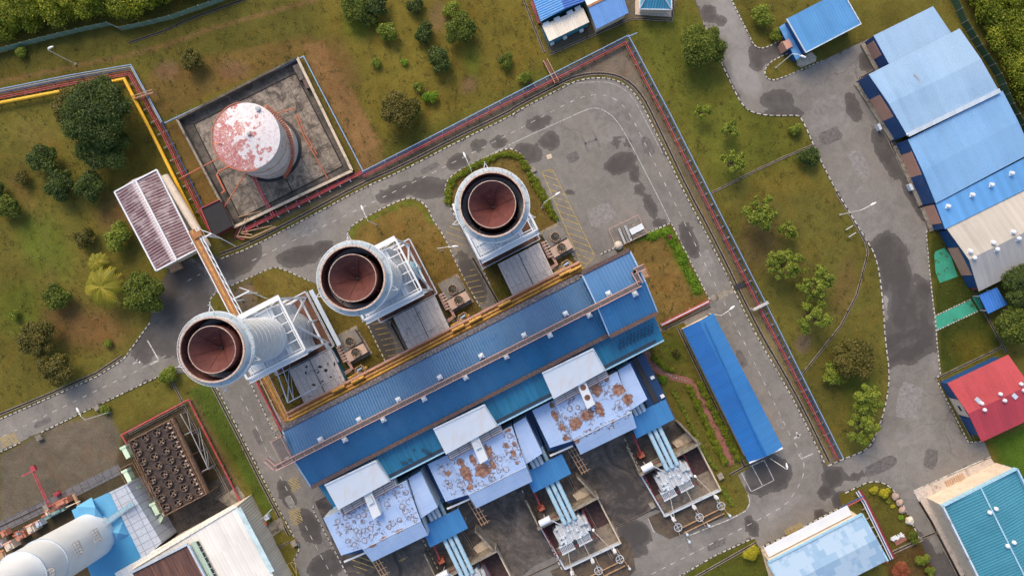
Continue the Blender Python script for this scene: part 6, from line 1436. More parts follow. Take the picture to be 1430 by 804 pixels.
def valves():
    t = thing('valve_station', 'x', 'valve station', W(646, 448))
    m = MB(); m.tube([W(630, 456, 2), W(640, 450, 2.2), W(650, 444, 2.2), W(655, 440, 1.5)], .33, 8); m.tube([W(638, 452, 2), W(641, 458, 2)], .4, 8); m.tube([W(648, 444, 2), W(652, 452, 2)], .3, 8); obj('yellow_pipe', m, GASY, t)
    m = MB(); m.tube([W(640, 448, 2.6), W(640, 441, 2.7), W(648, 436, 2.7), W(655, 441, 2.6), W(652, 447, 2.5)], .1, 6); m.lathe(W(646, 447, 2), [(.6, 1), (.6, 2.6), (.02, 2.9)], 12); obj('valve_body', m, TAN, t)
    m = MB(); m.tube([W(644, 444, 2.9), W(650, 440, 2.9)], .25, 8); obj('actuator', m, PBLUE, t); m = MB(); m.box(W(644, 450), 3.2, 2.4, 0, .3); obj('base', m, CONC, t)
    return t
per_unit(valves, ['yellow gas valves at the pipe bridge, leftmost of three sets', 'yellow gas valves at the pipe bridge, middle of three sets', 'yellow gas valves in an open pit at the pipe bridge, rightmost set'], 'yellow gas valve stations')
# extra vertical bits around stacks
t = thing('side_duct', 'pale blue curved duct end inside the lattice of the middle stack', 'duct', W(575, 385)); m = MB(); m.lathe(W(576, 381), [(2.4, 2.6), (2.4, 6.5), (.02, 7.5)], 24); obj('shell', m, BUSBLUE, t, smooth=True); m = MB(); m.box(W(576, 381), 1.2, 5.2, 2.55, 4.6, TH); obj('flange', m, WHITED, t)
t = thing('cable_tray', 'long pale grey cable tray on the right side of the leftmost stack deck', 'cable tray', W(452, 440)); m = MB(); m.beam(W(434, 405, 3.6), W(474, 482, 3.6), .9, .3); obj('tray', m, PALE_R, t); m = MB(); [m.beam(W(436+k*12, 409+k*23, 0), W(436+k*12, 409+k*23, 3.5), .2) for k in range(4)]; obj('leg', m, STEEL, t)
t = thing('wall_panel_screen', 'upright pale blue screen beside the leftmost turbine enclosure', 'screen', W(468, 490)); m = MB(); m.beam(W(456, 480, 3), W(471, 506, 3), .9, .5); m.beam(W(456, 480, 1.5), W(471, 506, 1.5), .2, 3); obj('sheet', m, PALE_R, t); m = MB(); m.beam(W(456, 480), W(456, 480, 3.2), .2); m.beam(W(471, 506), W(471, 506, 3.2), .2); obj('post', m, STEEL, t)
# ================================================================ PIPE BRIDGES
zb = 8.0
pb = thing('pipe_bridge', 'long bundle of gold lagged pipes along the north wall of the turbine hall', 'pipe bridge', W(600, 500))
A0 = (402, 583); B0 = (812, 371)
for k, (o_, r_, mt) in enumerate(((0, .33, GOLD), (4.6, .3, GASY), (-4.0, .28, COPPER), (8.0, .22, BROWN))):
    m = MB(); pts = offs([A0, B0], o_); P_ = [W(*p, zb+.3) for p in pts]; m.tube(P_, r_, 10); obj('lagged_pipe', m, mt, pb)
for o_ in (-6.8, 11):
    m = MB(); pts = offs([A0, B0], o_); a, b = W(*pts[0], zb+1.0), W(*pts[1], zb+1.0); m.beam(a, b, .16); m.beam(a-Vector((0, 0, 1.3)), b-Vector((0, 0, 1.3)), .3, .3)
    n = 36
    for i in range(n+1): p = a.lerp(b, i/n); m.beam(p, p-Vector((0, 0, 1.2)), .09)
    obj('rail', m, PINK, pb)
m = MB(); pts = offs([A0, B0], 2.1); a, b = W(*pts[0], zb-.35), W(*pts[1], zb-.35); m.beam(a, b, 2.7, .1); obj('deck', m, BROWN, pb)
for i in range(10):
    m = MB(); p = a.lerp(b, (i+.3)/10)
    for s_ in (-1.2, 1.2): q = p+VX*s_; m.beam((q.x, q.y, 0), (q.x, q.y, zb-.4), .3)
    m.beam(p-VX*1.3, p+VX*1.3, .3); obj('trestle', m, PINK, pb)
for i, (x, y) in enumerate(((473, 543), (500, 530), (640, 458), (664, 446), (705, 424), (790, 381), (803, 376))):
    m = MB(); p = W(x, y, zb+1); m.tube([p-UX*1.4, p+UX*1.4], .34, 8); m.tube([p, p+Vector((0, 0, .8))], .22, 8); obj('valve', m, GASY, pb)
# west leg
wl = thing('pipe_bridge', 'orange and yellow pipe bundle running from under the leftmost stack to the hall corner', 'pipe bridge', W(375, 560))
for o_, r_, mt in ((0, .38, GOLD), (3.6, .25, COPPER), (-3.2, .2, GASY)):
    m = MB(); m.tube([W(*p, zb) for p in offs([(356, 500), (401, 586)], o_)]+[W(410, 582-o_*.8, zb)], r_, 8); obj('lagged_pipe', m, mt, wl)
for o_ in (-6.5, 6.5):
    m = MB(); q = offs([(356, 500), (398, 586)], o_); a, b = W(*q[0], zb+.8), W(*q[1], zb+.8); m.beam(a, b, .16); obj('rail', m, PINK, wl)
for k in range(4):
    m = MB(); p = W(358+k*13, 508+k*24, zb-.5); m.beam(p-UX*1.1, p+UX*1.1, .25)
    for s_ in (-1.1, 1.1): q = p+UX*s_; m.beam((q.x, q.y, 0), (q.x, q.y, zb-.4), .25)
    obj('trestle', m, TAN, wl)
# bridge over the road
ob = thing('pipe_bridge', 'copper lagged pipe bridge with white truss crossing the road to the leftmost stack', 'pipe bridge', W(300, 380))
q0, q1 = (268, 322), (352, 485)
for o_, r_, mt in ((0, .34, GOLD), (3.0, .3, COPPER), (-3.0, .3, COPPER)):
    m = MB(); m.tube([W(*p, 7) for p in offs([q0, q1], o_)], r_, 8); obj('lagged_pipe', m, mt, ob)
a, b = W(*q0, 6.7), W(*q1, 6.7); m = MB(); m.beam(a, b, 2.1, .12); obj('deck', m, COPPER, ob)
m = MB()
for o_ in (-6, 7, 11):
    qq = offs([q0, q1], o_); m.beam(W(*qq[0], 7.2), W(*qq[1], 7.2), .16)
q7 = [W(*p, 7.2) for p in offs([q0, q1], 7)]; q11 = [W(*p, 7.2) for p in offs([q0, q1], -9)]; m = MB()
for o_ in (6, -5.5, -9.5):
    qq = offs([q0, q1], o_); m.beam(W(*qq[0], 7.3), W(*qq[1], 7.3), .18)
n = 14; la = [W(*p, 7.3) for p in offs([q0, q1], -5.5)]; lb = [W(*p, 7.3) for p in offs([q0, q1], -9.5)]
for i in range(n): m.beam(la[0].lerp(la[1], i/n), lb[0].lerp(lb[1], (i+1)/n), .1)
obj('truss', m, WHITE, ob)
for (x, y), dirs in (((276, 336), 1), ((329, 416), 1)):
    m = MB(); p = W(x, y, 7.0)
    for s_ in (-1.2, 2.2): q = p+UX*s_; m.beam((q.x, q.y, 0), (q.x, q.y, 7), .28)
    m.beam(p-UX*1.5, p+UX*3.2, .25); m.beam(p+UX*3.2, p+UX*1.8-VX*1.5+Vector((0, 0, .3)), .15); m.beam(p+UX*3.2, Vector((p.x, p.y, .1))+UX*4.2+VX*3, .15); obj('trestle', m, WHITE, ob)
m = MB(); m.box(W(276, 328, 7.2), 2.0, 1.2, 6.6, 7.6, TH); obj('expansion_box', m, COPPER, ob)
# perforated steel frame south-west of leftmost stack
fr = thing('lattice_trestle', 'thin white lattice trestle between the leftmost stack and the hall corner', 'trestle', W(400, 545))
truss(fr, [W(384, 512, 9), W(402, 562, 9), W(444, 540, 9)], 0, 9, WHITED, .2, 'lattice'); truss(fr, [W(384, 512, 9), W(393, 510, 9), W(410, 558, 9), W(402, 562, 9)], 4, 9, WHITED, .12, 'lattice')
# ================================================================ INTAKE ENCLOSURES (three)
MARKS = {
 1: ([(804, 591, 11, 10), (820, 580, 12, 9), (837, 571, 7, 13), (833, 544, 9, 11), (864, 544, 10, 10), (877, 558, 8, 9), (846, 529, 5, 4), (775, 580, 5, 9), (771, 566, 4, 5), (790, 612, 5, 4), (804, 616, 7, 5), (785, 596, 4, 7), (856, 588, 4, 3)],
     [(833, 545, 14, 16), (815, 582, 26, 14), (850, 545, 12, 14), (870, 570, 12, 16), (800, 565, 12, 14), (785, 590, 9, 26), (855, 595, 9, 5), (825, 603, 30, 5)]),
 2: ([(681, 631, 8, 13), (674, 656, 13, 11), (660, 641, 5, 10), (651, 660, 8, 16), (643, 645, 7, 6), (717, 633, 4, 6), (709, 600, 5, 4), (708, 622, 4, 5), (722, 646, 3, 4), (626, 661, 5, 4), (656, 680, 6, 5), (688, 648, 5, 8), (718, 620, 3, 4)],
     [(697, 650, 18, 16), (715, 625, 12, 26), (651, 670, 14, 18), (640, 640, 10, 10), (680, 672, 34, 6), (620, 655, 10, 12), (630, 680, 10, 14)]),
 3: ([(520, 762, 6, 3), (535, 752, 8, 2.5), (479, 714, 4, 3), (558, 741, 8, 2.5)],
     [(490, 728, 16, 26), (512, 730, 18, 26), (562, 690, 12, 18), (570, 715, 12, 16), (545, 735, 26, 8), (500, 755, 18, 10), (530, 700, 16, 14), (480, 740, 10, 20)])}
def marks(me, V, z, rmk, gmk, off):
    A = np.array(V); k = S*(H-z)/H; Q = np.stack([A[:, 0]/k+CX, CY-A[:, 1]/k], 1)
    def val(T):
        v = np.zeros(len(Q))
        for cx, cy, rx, ry in T: v = np.maximum(v, 1-sm(ell(Q, cx, cy, rx, ry, -27), .2, 1.5))
        return v
    fattr(me, 'rust', val(rmk)); fattr(me, 'ringz', val(gmk)*.95)
def enclosure(off, mat, hoodmat, label, boxred, seed):
    off = Vector(off)
    def Q(x, y, z): return W(x, y, z)+off
    t = thing('intake_enclosure', label, 'intake enclosure', W(815, 575)+off, 'white intake enclosures south of the hall')
    m = MB(); m.prism([tuple(Q(*p, 4).xy) for p in ((738, 572), (880, 500), (902, 556), (880, 575), (800, 622), (766, 630))], 0, 4.0); obj('lower_block', m, NAVYW, t)
    # hood
    pts = [(757, 521, 14.6), (828, 487, 14.6), (845, 517, 13.2), (773, 557, 13.2)]
    P = [Q(*p) for p in pts]; m = MB(); m.prism([(p.x, p.y) for p in P], 5, [p.z for p in P]); o = obj('intake_hood', m, hoodmat, t)
    m = MB(); m.beam(P[0], P[1], .3, .3); m.beam(P[1], P[2], .3, .3); obj('hood_edge', m, WHITED, o)
    # filter gap with rails
    m = MB(); w0 = [Q(*p, 11.2) for p in ((773, 556), (846, 517), (850, 526), (777, 565))]; m.prism([p.xy[:] for p in w0], 9, 11.0); obj('service_walk', m, WHITE, t)
    m = MB()
    for k in (0.05, .35, .65, .95):
        a = w0[0].lerp(w0[3], k); b = w0[1].lerp(w0[2], k); m.beam(a+Vector((0, 0, .75)), b+Vector((0, 0, .75)), .12)
    for i in range(11):
        a = w0[0].lerp(w0[1], i/10); b = w0[3].lerp(w0[2], i/10); m.beam(a, a+Vector((0, 0, .8)), .08); m.beam(b, b+Vector((0, 0, .8)), .08); 
        if i % 2 == 0: m.beam(a+Vector((0, 0, .75)), b+Vector((0, 0, .75)), .09)
    obj('walk_rail', m, RUSTDECK, t)
    # body: subdivided top so that the peeling mask fades at the lower flap
    body = [(775, 563), (862, 519), (891, 599), (812, 637)]; z1 = 10.5; rmk, gmk = MARKS[seed]
    B4 = [Q(*p, z1) for p in body]; nx = 44; ny = 40; V = []; peel = []
    for j in range(ny+1):
        for i in range(nx+1):
            u, v = i/nx, j/ny; p = (B4[0].lerp(B4[1], u)).lerp(B4[3].lerp(B4[2], u), v); fl = max(0, v-.70)/.3
            V.append((p.x, p.y, p.z-fl*1.6))
    F = [(j*(nx+1)+i, (j+1)*(nx+1)+i, (j+1)*(nx+1)+i+1, j*(nx+1)+i+1) for j in range(ny) for i in range(nx)]
    o0 = ORG[t.name]; me = mesh_np('peeling_roof', [(x-o0.x, y-o0.y, z) for x, y, z in V], F, mat); marks(me, V, z1, rmk, gmk, off); o = bpy.data.objects.new('peeling_roof', me); COL.objects.link(o); o.parent = t
    me.flip_normals() if me.polygons[0].normal.z < 0 else None
    m = MB(); zz = [z1-.03, z1-.03, z1-1.65, z1-1.65]; m.prism([(p.x, p.y) for p in B4], 4, zz, top=False); obj('wall', m, WHITED, t)
    # wings
    for poly, z2, pk in ((((743, 573), (774, 558), (803, 614), (768, 625)), 9.0, 1.0), (((863, 517), (880, 507), (904, 557), (880, 573)), 9.6, 0.0)):
        P4 = [Q(*p, z2) for p in poly]; V = []; pl_ = []
        for j in range(25):
            for i in range(25):
                p = (P4[0].lerp(P4[1], i/24)).lerp(P4[3].lerp(P4[2], i/24), j/24); V.append((p.x, p.y, z2))
        F = [(j*25+i, (j+1)*25+i, (j+1)*25+i+1, j*25+i+1) for j in range(24) for i in range(24)]
        me = mesh_np('wing_roof', [(x-o0.x, y-o0.y, z) for x, y, z in V], F, mat); marks(me, V, z2, rmk, gmk, off); o = bpy.data.objects.new('wing_roof', me); COL.objects.link(o); o.parent = t
        if me.polygons[0].normal.z < 0: me.flip_normals()
        m = MB(); m.prism([p.xy[:] for p in P4], 4, z2-.02, top=False); obj('wall', m, WHITED, t)
    # seams
    m = MB()
    for v in (.0, .7): m.beam(B4[0].lerp(B4[3], v)+Vector((0, 0, .03)), B4[1].lerp(B4[2], v)+Vector((0, 0, .03)), .14, .08)
    obj('seam', m, WHITED, t)
    # vent box
    P = [Q(*p, 12.5) for p in ((806, 537), (817, 531), (831, 564), (820, 571))]; m = MB(); m.prism([p.xy[:] for p in P], 10.2, 12.5); o = obj('vent_box', m, WHITE, t)
    if boxred:
        for k in (.2, .62):
            c = P[0].lerp(P[3], k).lerp(P[1].lerp(P[2], k), .5); m = MB(); m.lathe(c, [(.6, 12.4), (.6, 12.56), (.02, 12.57)], 10); obj('rusty_port', m, RUSTDECK, o)
    else:
        m = MB(); k = .3; c = P[0].lerp(P[3], k).lerp(P[1].lerp(P[2], k), .5); m.box(c, 1.2, 1.4, 12.4, 13.0); obj('port_cover', m, WHITED, o)
    # grey ducts under the right wing
    m = MB()
    for k in range(3): a = Q(884+k*5.5, 570-k*2.8, 6.0); m.tube([a-VX*4, a+VX*1.6], .42, 10)
    obj('duct', m, PALE_R, t)
    m = MB()
    for k in range(3): a = Q(803+k*9, 625-k*4, 3); m.beam(Q(793+k*4, 628-k*2, 3), Q(813+k*4, 662-k*2, 3), .16)
    for k in range(5): m.beam(Q(794+k*4.5, 632+k*7, 3), Q(806+k*4.5, 626+k*7, 3), .12)
    obj('trestle_rails', m, TAN, t)
    m = MB(); m.beam(Q(768, 636, 7), Q(800, 622, 7), .35, .3); obj('beam', m, WHITE, t)
    return t
UE = Vector((137*S, 70.5*S, 0))
enclosure((0, 0, 0), enclosure_mat('peeling_paint_three', 0.3, .45), HOODM, 'rightmost white intake enclosure, rusty patches either side of a box with two rusty ports', True, 1)
enclosure(-UE, enclosure_mat('peeling_paint_two', 4.2, .55), HOODM, 'middle white intake enclosure with a large rust brown patch on its roof', False, 2)
enclosure(-2*UE, enclosure_mat('peeling_paint_one', 8.8, -.1), HOODM, 'leftmost white intake enclosure, covered in grey peeling rings', False, 3)
# ================================================================ TRANSFORMERS (three)
def transformer():
    t = thing('transformer_bay', 'x', 'transformer bay', W(935, 650))
    Q = lambda x, y, z=0: W(x, y, z)
    # pit floor, walls
    m = MB(); m.prism([tuple(Q(*p).xy) for p in ((890, 655), (968, 614), (1003, 682), (927, 718))], .05, .12); obj('pit_floor', m, MATS['pit_gravel'], t)
    m = MB(); m.prism([tuple(Q(*p).xy) for p in ((912, 693), (994, 654), (1003, 682), (928, 718))], .1, .16); obj('pit_floor', m, MATS['pit_slab'], t)
    for a, b, w_, h, mt in (((890, 655), (927, 718), .3, 1.3, WHITED), ((927, 718), (1004, 682), .3, 1.3, WHITED), ((1004, 682), (968, 612), .3, 1.6, BEIGE), ((888, 656), (971, 612), .5, 4.5, CONC), ((872, 618), (890, 655), .3, 3.5, CONC), ((942, 585), (968, 613), .4, 4.5, CONC)):
        A, B = Q(*a), Q(*b); m = MB(); m.beam((A.x, A.y, h/2), (B.x, B.y, h/2), w_, h); obj('pit_wall', m, mt, t)
    m = MB(); m.prism([tuple(Q(*p).xy) for p in ((938, 617), (958, 602), (969, 612), (944, 624))], 0, .9); obj('ramp_slab', m, BEIGE, t)
    # tank with ribs
    c = Q(940, 664, 2.5); m = MB(); m.box(c, 7.6, 3.2, .3, 3.4, TH); m.box(c-VX*.4, 5.6, 4.2, .3, 3.9, TH); m.box(c+UX*2.4-VX*1.2, 1.2, 1.4, 3, 4.6, TH); obj('tank', m, MATS['transformer_grey'], t)
    m = MB()
    for k in range(9): m.box(c+UX*(-3.4+k*.85), .16, 3.6, .4, 3.62, TH)
    for k in range(7): m.box(c+UX*(-2.6+k*.85)-VX*.4, .2, 4.5, 1, 4.05, TH)
    random.seed(3)
    for k in range(22): m.box(c+UX*random.uniform(-3.4, 3.4)+VX*random.uniform(-2, 1.4), random.uniform(.25, .7), random.uniform(.25, .7), 3.5, random.uniform(4.0, 4.6), TH)
    obj('tank_fittings', m, WHITED, t)
    for k in range(2):
        r0 = Q(943, 671, 2.6)+UX*(-2.6+k*4.0)+VX*1.5; m = MB()
        for i in range(9): m.box(r0+UX*(-1.35+i*.34), .14, 1.7, .8, 3.9, TH)
        m.box(r0-VX*.8, 3.1, .2, 3.4, 4.0, TH); m.box(r0+VX*.8, 3.1, .2, 3.4, 4.0, TH); obj('radiator', m, WHITED, t)
    cc = Q(904, 652, 4.6); m = MB(); m.tube([cc-UX*1.25, cc+UX*1.25], .72, 16); obj('conservator', m, WHITE, t)
    m = MB(); m.beam(cc-Vector((0, 0, .8)), Vector((cc.x, cc.y, 0)), .2); m.beam(cc+UX, c+Vector((0, 0, 1.4)), .15); obj('conservator_leg', m, WHITED, t)
    # bus ducts
    for k in range(3):
        d = UX*(k*1.18); a = Q(884, 556, 4.6)+d; b = Q(933, 655, 4.6)+d-UX*.2; m = MB(); m.tube([a, b], .46, 14); m.tube([b, b+Vector((0, 0, -1.0))], .42, 12); o = obj('bus_duct', m, MATS['bus_duct_blue'], t)
        m = MB()
        for kk in range(8): p = a.lerp(b, (kk+.5)/8); q = p+(b-a).normalized()*.12; m.tube([p, q], .5, 14)
        obj('duct_clamp', m, PALE_R, o)
    # spray pipes
    for z in (1.0, 3.6):
        m = MB(); pp = [Q(*p, z) for p in ((895, 655), (918, 699), (974, 674), (953, 631), (895, 655))]; m.tube(pp, .09, 6); obj('spray_pipe', m, DRED, t)
    m = MB()
    for p in ((895, 655), (918, 699), (974, 674), (953, 631), (906, 677), (946, 687), (964, 652)): q = Q(*p); m.beam((q.x, q.y, .1), (q.x, q.y, 3.6), .12)
    obj('spray_post', m, DRED, t)
    m = MB(); m.tube([Q(884, 607, 2), Q(895, 632, 2)], .2, 8); m.tube([Q(889, 639, .6), Q(893, 633, 2), Q(896, 640, .6)], .15); obj('hydrant_pipe', m, RED, t); m = MB(); m.box(Q(894, 633), 1.3, 1.1, 0, 1.5); obj('hydrant_box', m, ORED, t)
    # cover roof
    P = [Q(877, 583, 6.2), Q(929, 557, 6.2), Q(942, 585, 5.9), Q(889, 612, 5.9)]; m = MB(); slope(m, *P); obj('canopy_roof', m, CANOPY_R, t)
    m = MB()
    for p in inset(P, .6): m.beam((p.x, p.y, 0), (p.x, p.y, 5.8), .2)
    obj('canopy_post', m, STEEL, t)
    # bushings and wires to the yard posts
    posts = [(943, 728), (972, 711), (1003, 697)]; rings = [(947, 736), (977, 722), (1007, 706)]; tops = [(934, 684), (954, 675), (972, 666)]
    for pt, rg, tp in zip(posts, rings, tops):
        A = Q(*tp, 4.6); m = MB(); m.tube([A-Vector((0, 0, 1.2)), A], [.2, .1], 10); m.lathe(A, [(.22, A.z-.9), (.3, A.z-.8), (.2, A.z-.7), (.28, A.z-.55), (.18, A.z-.45), (.24, A.z-.3), (.1, A.z-.2)], 12); obj('bushing', m, WHITE, t)
        B_ = Q(*pt, 5.0); m = MB(); m.tube([A, B_], .06, 5); obj('wire', m, PALEROCK, t)
        m = MB(); m.beam((B_.x, B_.y, 0), (B_.x, B_.y, 3.0), .3); m.lathe(B_, [(.3, 3), (.42, 3.2), (.3, 3.5), (.42, 3.8), (.3, 4.1), (.4, 4.4), (.2, 5)], 14); obj('arrester_post', m, WHITE, t)
        C2 = Q(*rg, 3.0); m = MB(); m.tube([C2+Vector((.82*math.cos(i*.3927), .82*math.sin(i*.3927), 0)) for i in range(17)], .08, 5, cap=False); m.beam(C2-UX*.8, C2+UX*.8, .08); m.beam(C2-VX*.8, C2+VX*.8, .08); m.beam((C2.x, C2.y, 0), C2, .22); obj('ring_frame', m, WHITED, t)
    m = MB()
    for (a, b) in (((951, 737), (1010, 708)), ((955, 744), (1012, 716)), ((935, 712), (950, 748)), ((1000, 692), (1018, 720)), ((968, 700), (985, 735))): m.beam(Q(*a, .6), Q(*b, .6), .14, .3)
    obj('ground_beam', m, TAN, t)
    m = MB()
    for p in ((957, 742), (987, 730), (1016, 716), (960, 752)): q = Q(*p); m.beam((q.x, q.y, 0), (q.x, q.y, 1.6), .22); m.lathe(q, [(.28, 1.5), (.28, 1.9), (.02, 2.0)], 8)
    obj('cable_post', m, WHITED, t)
    return t
plain('pit_gravel', (.055, .03, .03), .9, .4, 1.5); slab_mat('pit_slab', (.23, .185, .14), (.09, .075, .06), .5, .6); plain('transformer_grey', (.42, .44, .47), .5, .12, 1.0, (.25, .25, .26), .08); plain('bus_duct_blue', (.33, .5, .62), .45, .08, .5, (.16, .3, .42), .05); 
MATS['pit_slab'] = bpy.data.materials['pit_slab']
UTR = Vector((138.5*S, 73*S, 0))
T3 = transformer(); T3['label'] = 'rightmost transformer bay with bright pale blue bus ducts, beside the garden hedge'; T3['group'] = 'transformer bays'
dup(T3, -UTR, 'middle transformer bay with a white cylinder conservator, between the two dark yards')
dup(T3, -2*UTR, 'leftmost transformer bay, cut by the bottom edge of the photo')
sheet('yard_slab', [(905, 722), (1012, 672), (1022, 690), (1026, 716), (1010, 722), (935, 752), (915, 742)], 0.075, SOILPAD, 99)
sheet('yard_slab', [(768, 797), (870, 747), (882, 763), (888, 795), (870, 812), (790, 830)], 0.075, SOILPAD, 99)
# scrap skid on the open yard
t = thing('fenced_skid', 'fenced stack of grey steel beams and a white case beside the yard kerb', 'steel stack', W(875, 325))
for k in range(3):
    m = MB(); m.beam(W(864+k*4.2, 319-k*2, .9), W(873+k*4.2, 340-k*2, .9), .5, .5); obj('beam', m, STEEL if k != 1 else MATS['grey_casing'], t)
m = MB(); m.box(W(889, 320, 1.2), 3.0, 1.3, .2, 1.4); obj('case', m, WHITE, t); m = MB(); m.box(W(892, 326, 1.0), 3.2, 1.3, .2, 1.0); obj('case', m, CONC, t)
m = MB(); m.beam(W(882, 315, 1), W(899, 308, 1), .3); m.beam(W(880, 332, 1), W(901, 322, 1), .3); obj('rail_bar', m, CONC, t)
m = MB(); a, b, c, d = W(850, 320, 1.3), W(891, 300, 1.3), W(903, 326, 1.3), W(861, 346, 1.3)
for p, q in ((a, b), (b, c), (c, d), (d, a)):
    m.beam(p, q, .08); [m.beam(p.lerp(q, i/5), p.lerp(q, i/5)-Vector((0, 0, 1.2)), .06) for i in range(5)]
obj('fence_rail', m, PINK, t)
m = MB(); m.lathe(W(863, 343), [(.9, 0), (1.0, .6), (.7, 1.0), (.4, 1.2), (.02, 1.3)], 9); t2 = obj('covered_drum', m, PALEROCK, loc=W(863, 343)); tag(t2, 'pale covered drum at the corner of the fenced skid on the yard', 'drum')
m = MB(); m.box(W(744, 237), 1.2, 1.2, .05, .45, .5); tag(obj('manhole_box', m, CONC, loc=W(744, 237)), 'small square concrete manhole box beside the hedge ring kerb', 'manhole')
m = MB(); m.box(W(767, 219), 1.1, 1.0, .03, .12, .3); tag(obj('manhole_cover', m, BEIGE, loc=W(767, 219)), 'small beige manhole cover on the open yard', 'manhole cover')
m = MB(); m.box(W(853, 663), 1.4, 1.2, .05, .7, TH); 
for x, y, lab in ((1005, 664, 'concrete inspection box at the lower end of the garden hedge'), (910, 704, 'concrete inspection box at the lower corner of the dark yard'), (412, 757, 'concrete box at the end of the grass strip by the left road'), (138, 568, 'pale grey meter cabinet at the kerb of the west road'), (57, 610, 'pale concrete culvert box at the kerb on the left edge')):
    m = MB(); m.box(W(x, y), 1.2, 1.3, 0, .8, TH); m.box(W(x, y), 1.0, 1.1, .8, .88, TH); tag(obj('inspection_box', m, CONC, loc=W(x, y)), lab, 'inspection box')
# ================================================================ STREET LAMPS
def lamp(base, head, label, h=9.0):
    B = W(*base); t = thing('street_lamp', label, 'street lamp', B, 'street lamps'); Hd = W(*head, h+.4); top = Vector((B.x, B.y, h))
    m = MB(); m.tube([B, top], [.09, .06], 8); mid = top.lerp(Hd, .4)+Vector((0, 0, .35)); m.tube([top-Vector((0, 0, .2)), mid, Hd], .05, 6); obj('pole', m, LAMPW, t)
    d = Hd-top; d.z = 0; d = d.normalized() if d.length > .01 else Vector((1, 0, 0)); m = MB(); m.tube([Hd-d*.5, Hd, Hd+d*.7], [.13, .24, .12], 8); obj('lamp_head', m, LAMPW, t)
    m = MB(); m.box(B, .5, .5, 0, .25); obj('base', m, CONC, t)
lamp((106, 90), (70, 67), 'street lamp on the grass near the green fence at the top left')
lamp((660, 244), (649, 217), 'street lamp beside the top of the hedge ring')
lamp((526, 314), (506, 291), 'street lamp on the island of the middle stack, over the north road')
lamp((617, 350), (635, 344), 'street lamp leaning over the lane between middle and right stack')
lamp((757, 290), (778, 271), 'street lamp beside the yellow hatched strip of the yard')
lamp((990, 438), (1022, 430), 'street lamp at the upper end of the long blue shed')
lamp((1173, 300), (1219, 285), 'street lamp on the right lawn reaching over the right road')
lamp((154, 575), (109, 573), 'street lamp reaching over the west road above the grey soil')
lamp((1083, 95), (1121, 79), 'street lamp on the small island beside the gatehouse')
lamp((1076, 640), (1099, 651), 'street lamp by the painted parking bay below the blue shed')
for i, (x, y, w_) in enumerate(((1186, 318, 'upper'), (1190, 328, 'lower'))):
    m = MB(); m.beam(W(x-5, y+3, .9), W(x+5, y-3, .9), .12); m.beam(W(x-5, y+3), W(x-5, y+3, .9), .1); m.beam(W(x+5, y-3), W(x+5, y-3, .9), .1); tag(obj('barrier', m, WHITE, loc=W(x, y)), w_+' of two white hoop barriers on the drain by the right road', 'barrier')
m = MB()
rocks = [(1249, 692, 1), (1255, 701, 1), (1259, 711, 1), (1269, 726, 2)]
for i, (x, y, k) in enumerate(rocks):
    bm = bmesh.new(); bmesh.ops.create_icosphere(bm, subdivisions=3, radius=.78 if k == 1 else .9)
    for v in bm.verts:
        n = math.sin(v.co.x*5+i*2)*math.cos(v.co.y*4.3+i)*.12+math.sin(v.co.z*7+i)*.07; v.co *= 1+n; v.co.z = max(v.co.z*.7, -.3)
    me = bpy.data.meshes.new('boulder'); bm.to_mesh(me); bm.free(); me.materials.append(ROCK if k == 1 else PALEROCK); o = bpy.data.objects.new('boulder', me); COL.objects.link(o); o.location = W(x, y)+Vector((0, 0, .35))
    tag(o, ['reddish boulder at the curved kerb, topmost of the row of boulders', 'reddish boulder at the curved kerb, second from the top', 'reddish boulder at the curved kerb, third from the top', 'pale boulder at the curved kerb, lowest and largest of the row'][i], 'boulder', 'boulders along the curved kerb')
m = MB(); m.prism([tuple(W(*p).xy) for p in ((1246, 753), (1262, 745), (1266, 752), (1251, 761))], .1, .35); tag(obj('brick_patch', m, BRICK, loc=W(1256, 753)), 'small reddish brick patch under the white rubble on the lower garden', 'brick paving')
m = MB(); random.seed(5)
for k in range(14): 
    p = W(1245+k*1.2+random.uniform(-1, 1), 751-k*.45+random.uniform(-2, 2)); m.box(p, random.uniform(.3, .7), random.uniform(.2, .5), .1, random.uniform(.3, .6), random.uniform(0, 3))
tag(obj('white_rubble', m, WHITE, loc=W(1252, 749)), 'heap of white rubble on the garden above the brick patch', 'rubble', kind='stuff')
# ================================================================ VEGETATION
def leaf_mesh(name, centers, radii, n_each, leaf, mat, squash=0.8, up=0.35, seed=0, shell=.55):
    """leaf-sized faces spread through clump spheres (numpy)"""
    rg = np.random.default_rng(seed); Vs = []; T = []; CL = []
    for (c, r, n) in zip(centers, radii, n_each):
        d = rg.normal(size=(n, 3)); d /= np.linalg.norm(d, axis=1)[:, None]; rad = r*(shell+(1-shell)*rg.random(n)**.6)*(1+.18*rg.normal(size=n))
        P = np.array(c)+d*rad[:, None]*np.array([1, 1, squash]); P[:, 2] = np.maximum(P[:, 2], .12)
        nr = d*.7+rg.normal(size=(n, 3))*.55+np.array([0, 0, up]); nr /= np.linalg.norm(nr, axis=1)[:, None]
        a = np.cross(nr, rg.normal(size=(n, 3))); a /= np.linalg.norm(a, axis=1)[:, None]; b = np.cross(nr, a)
        s = leaf*(.6+.8*rg.random(n))[:, None]
        Vs.append(np.stack([P-a*s*.5, P+b*s*.32+nr*s*.06, P+a*s*.5, P-b*s*.32+nr*s*.06], 1).reshape(-1, 3)); T.append(np.repeat(rg.random(n), 4)); CL.append(np.full(n*4, rg.uniform(-.6, 1.0)))
    V = np.concatenate(Vs); n = len(V)//4; F = np.arange(n*4).reshape(n, 4)
    me = mesh_np(name, V, F, mat); fattr(me, 'tint', np.concatenate(T)); fattr(me, 'clump', np.concatenate(CL)); return me
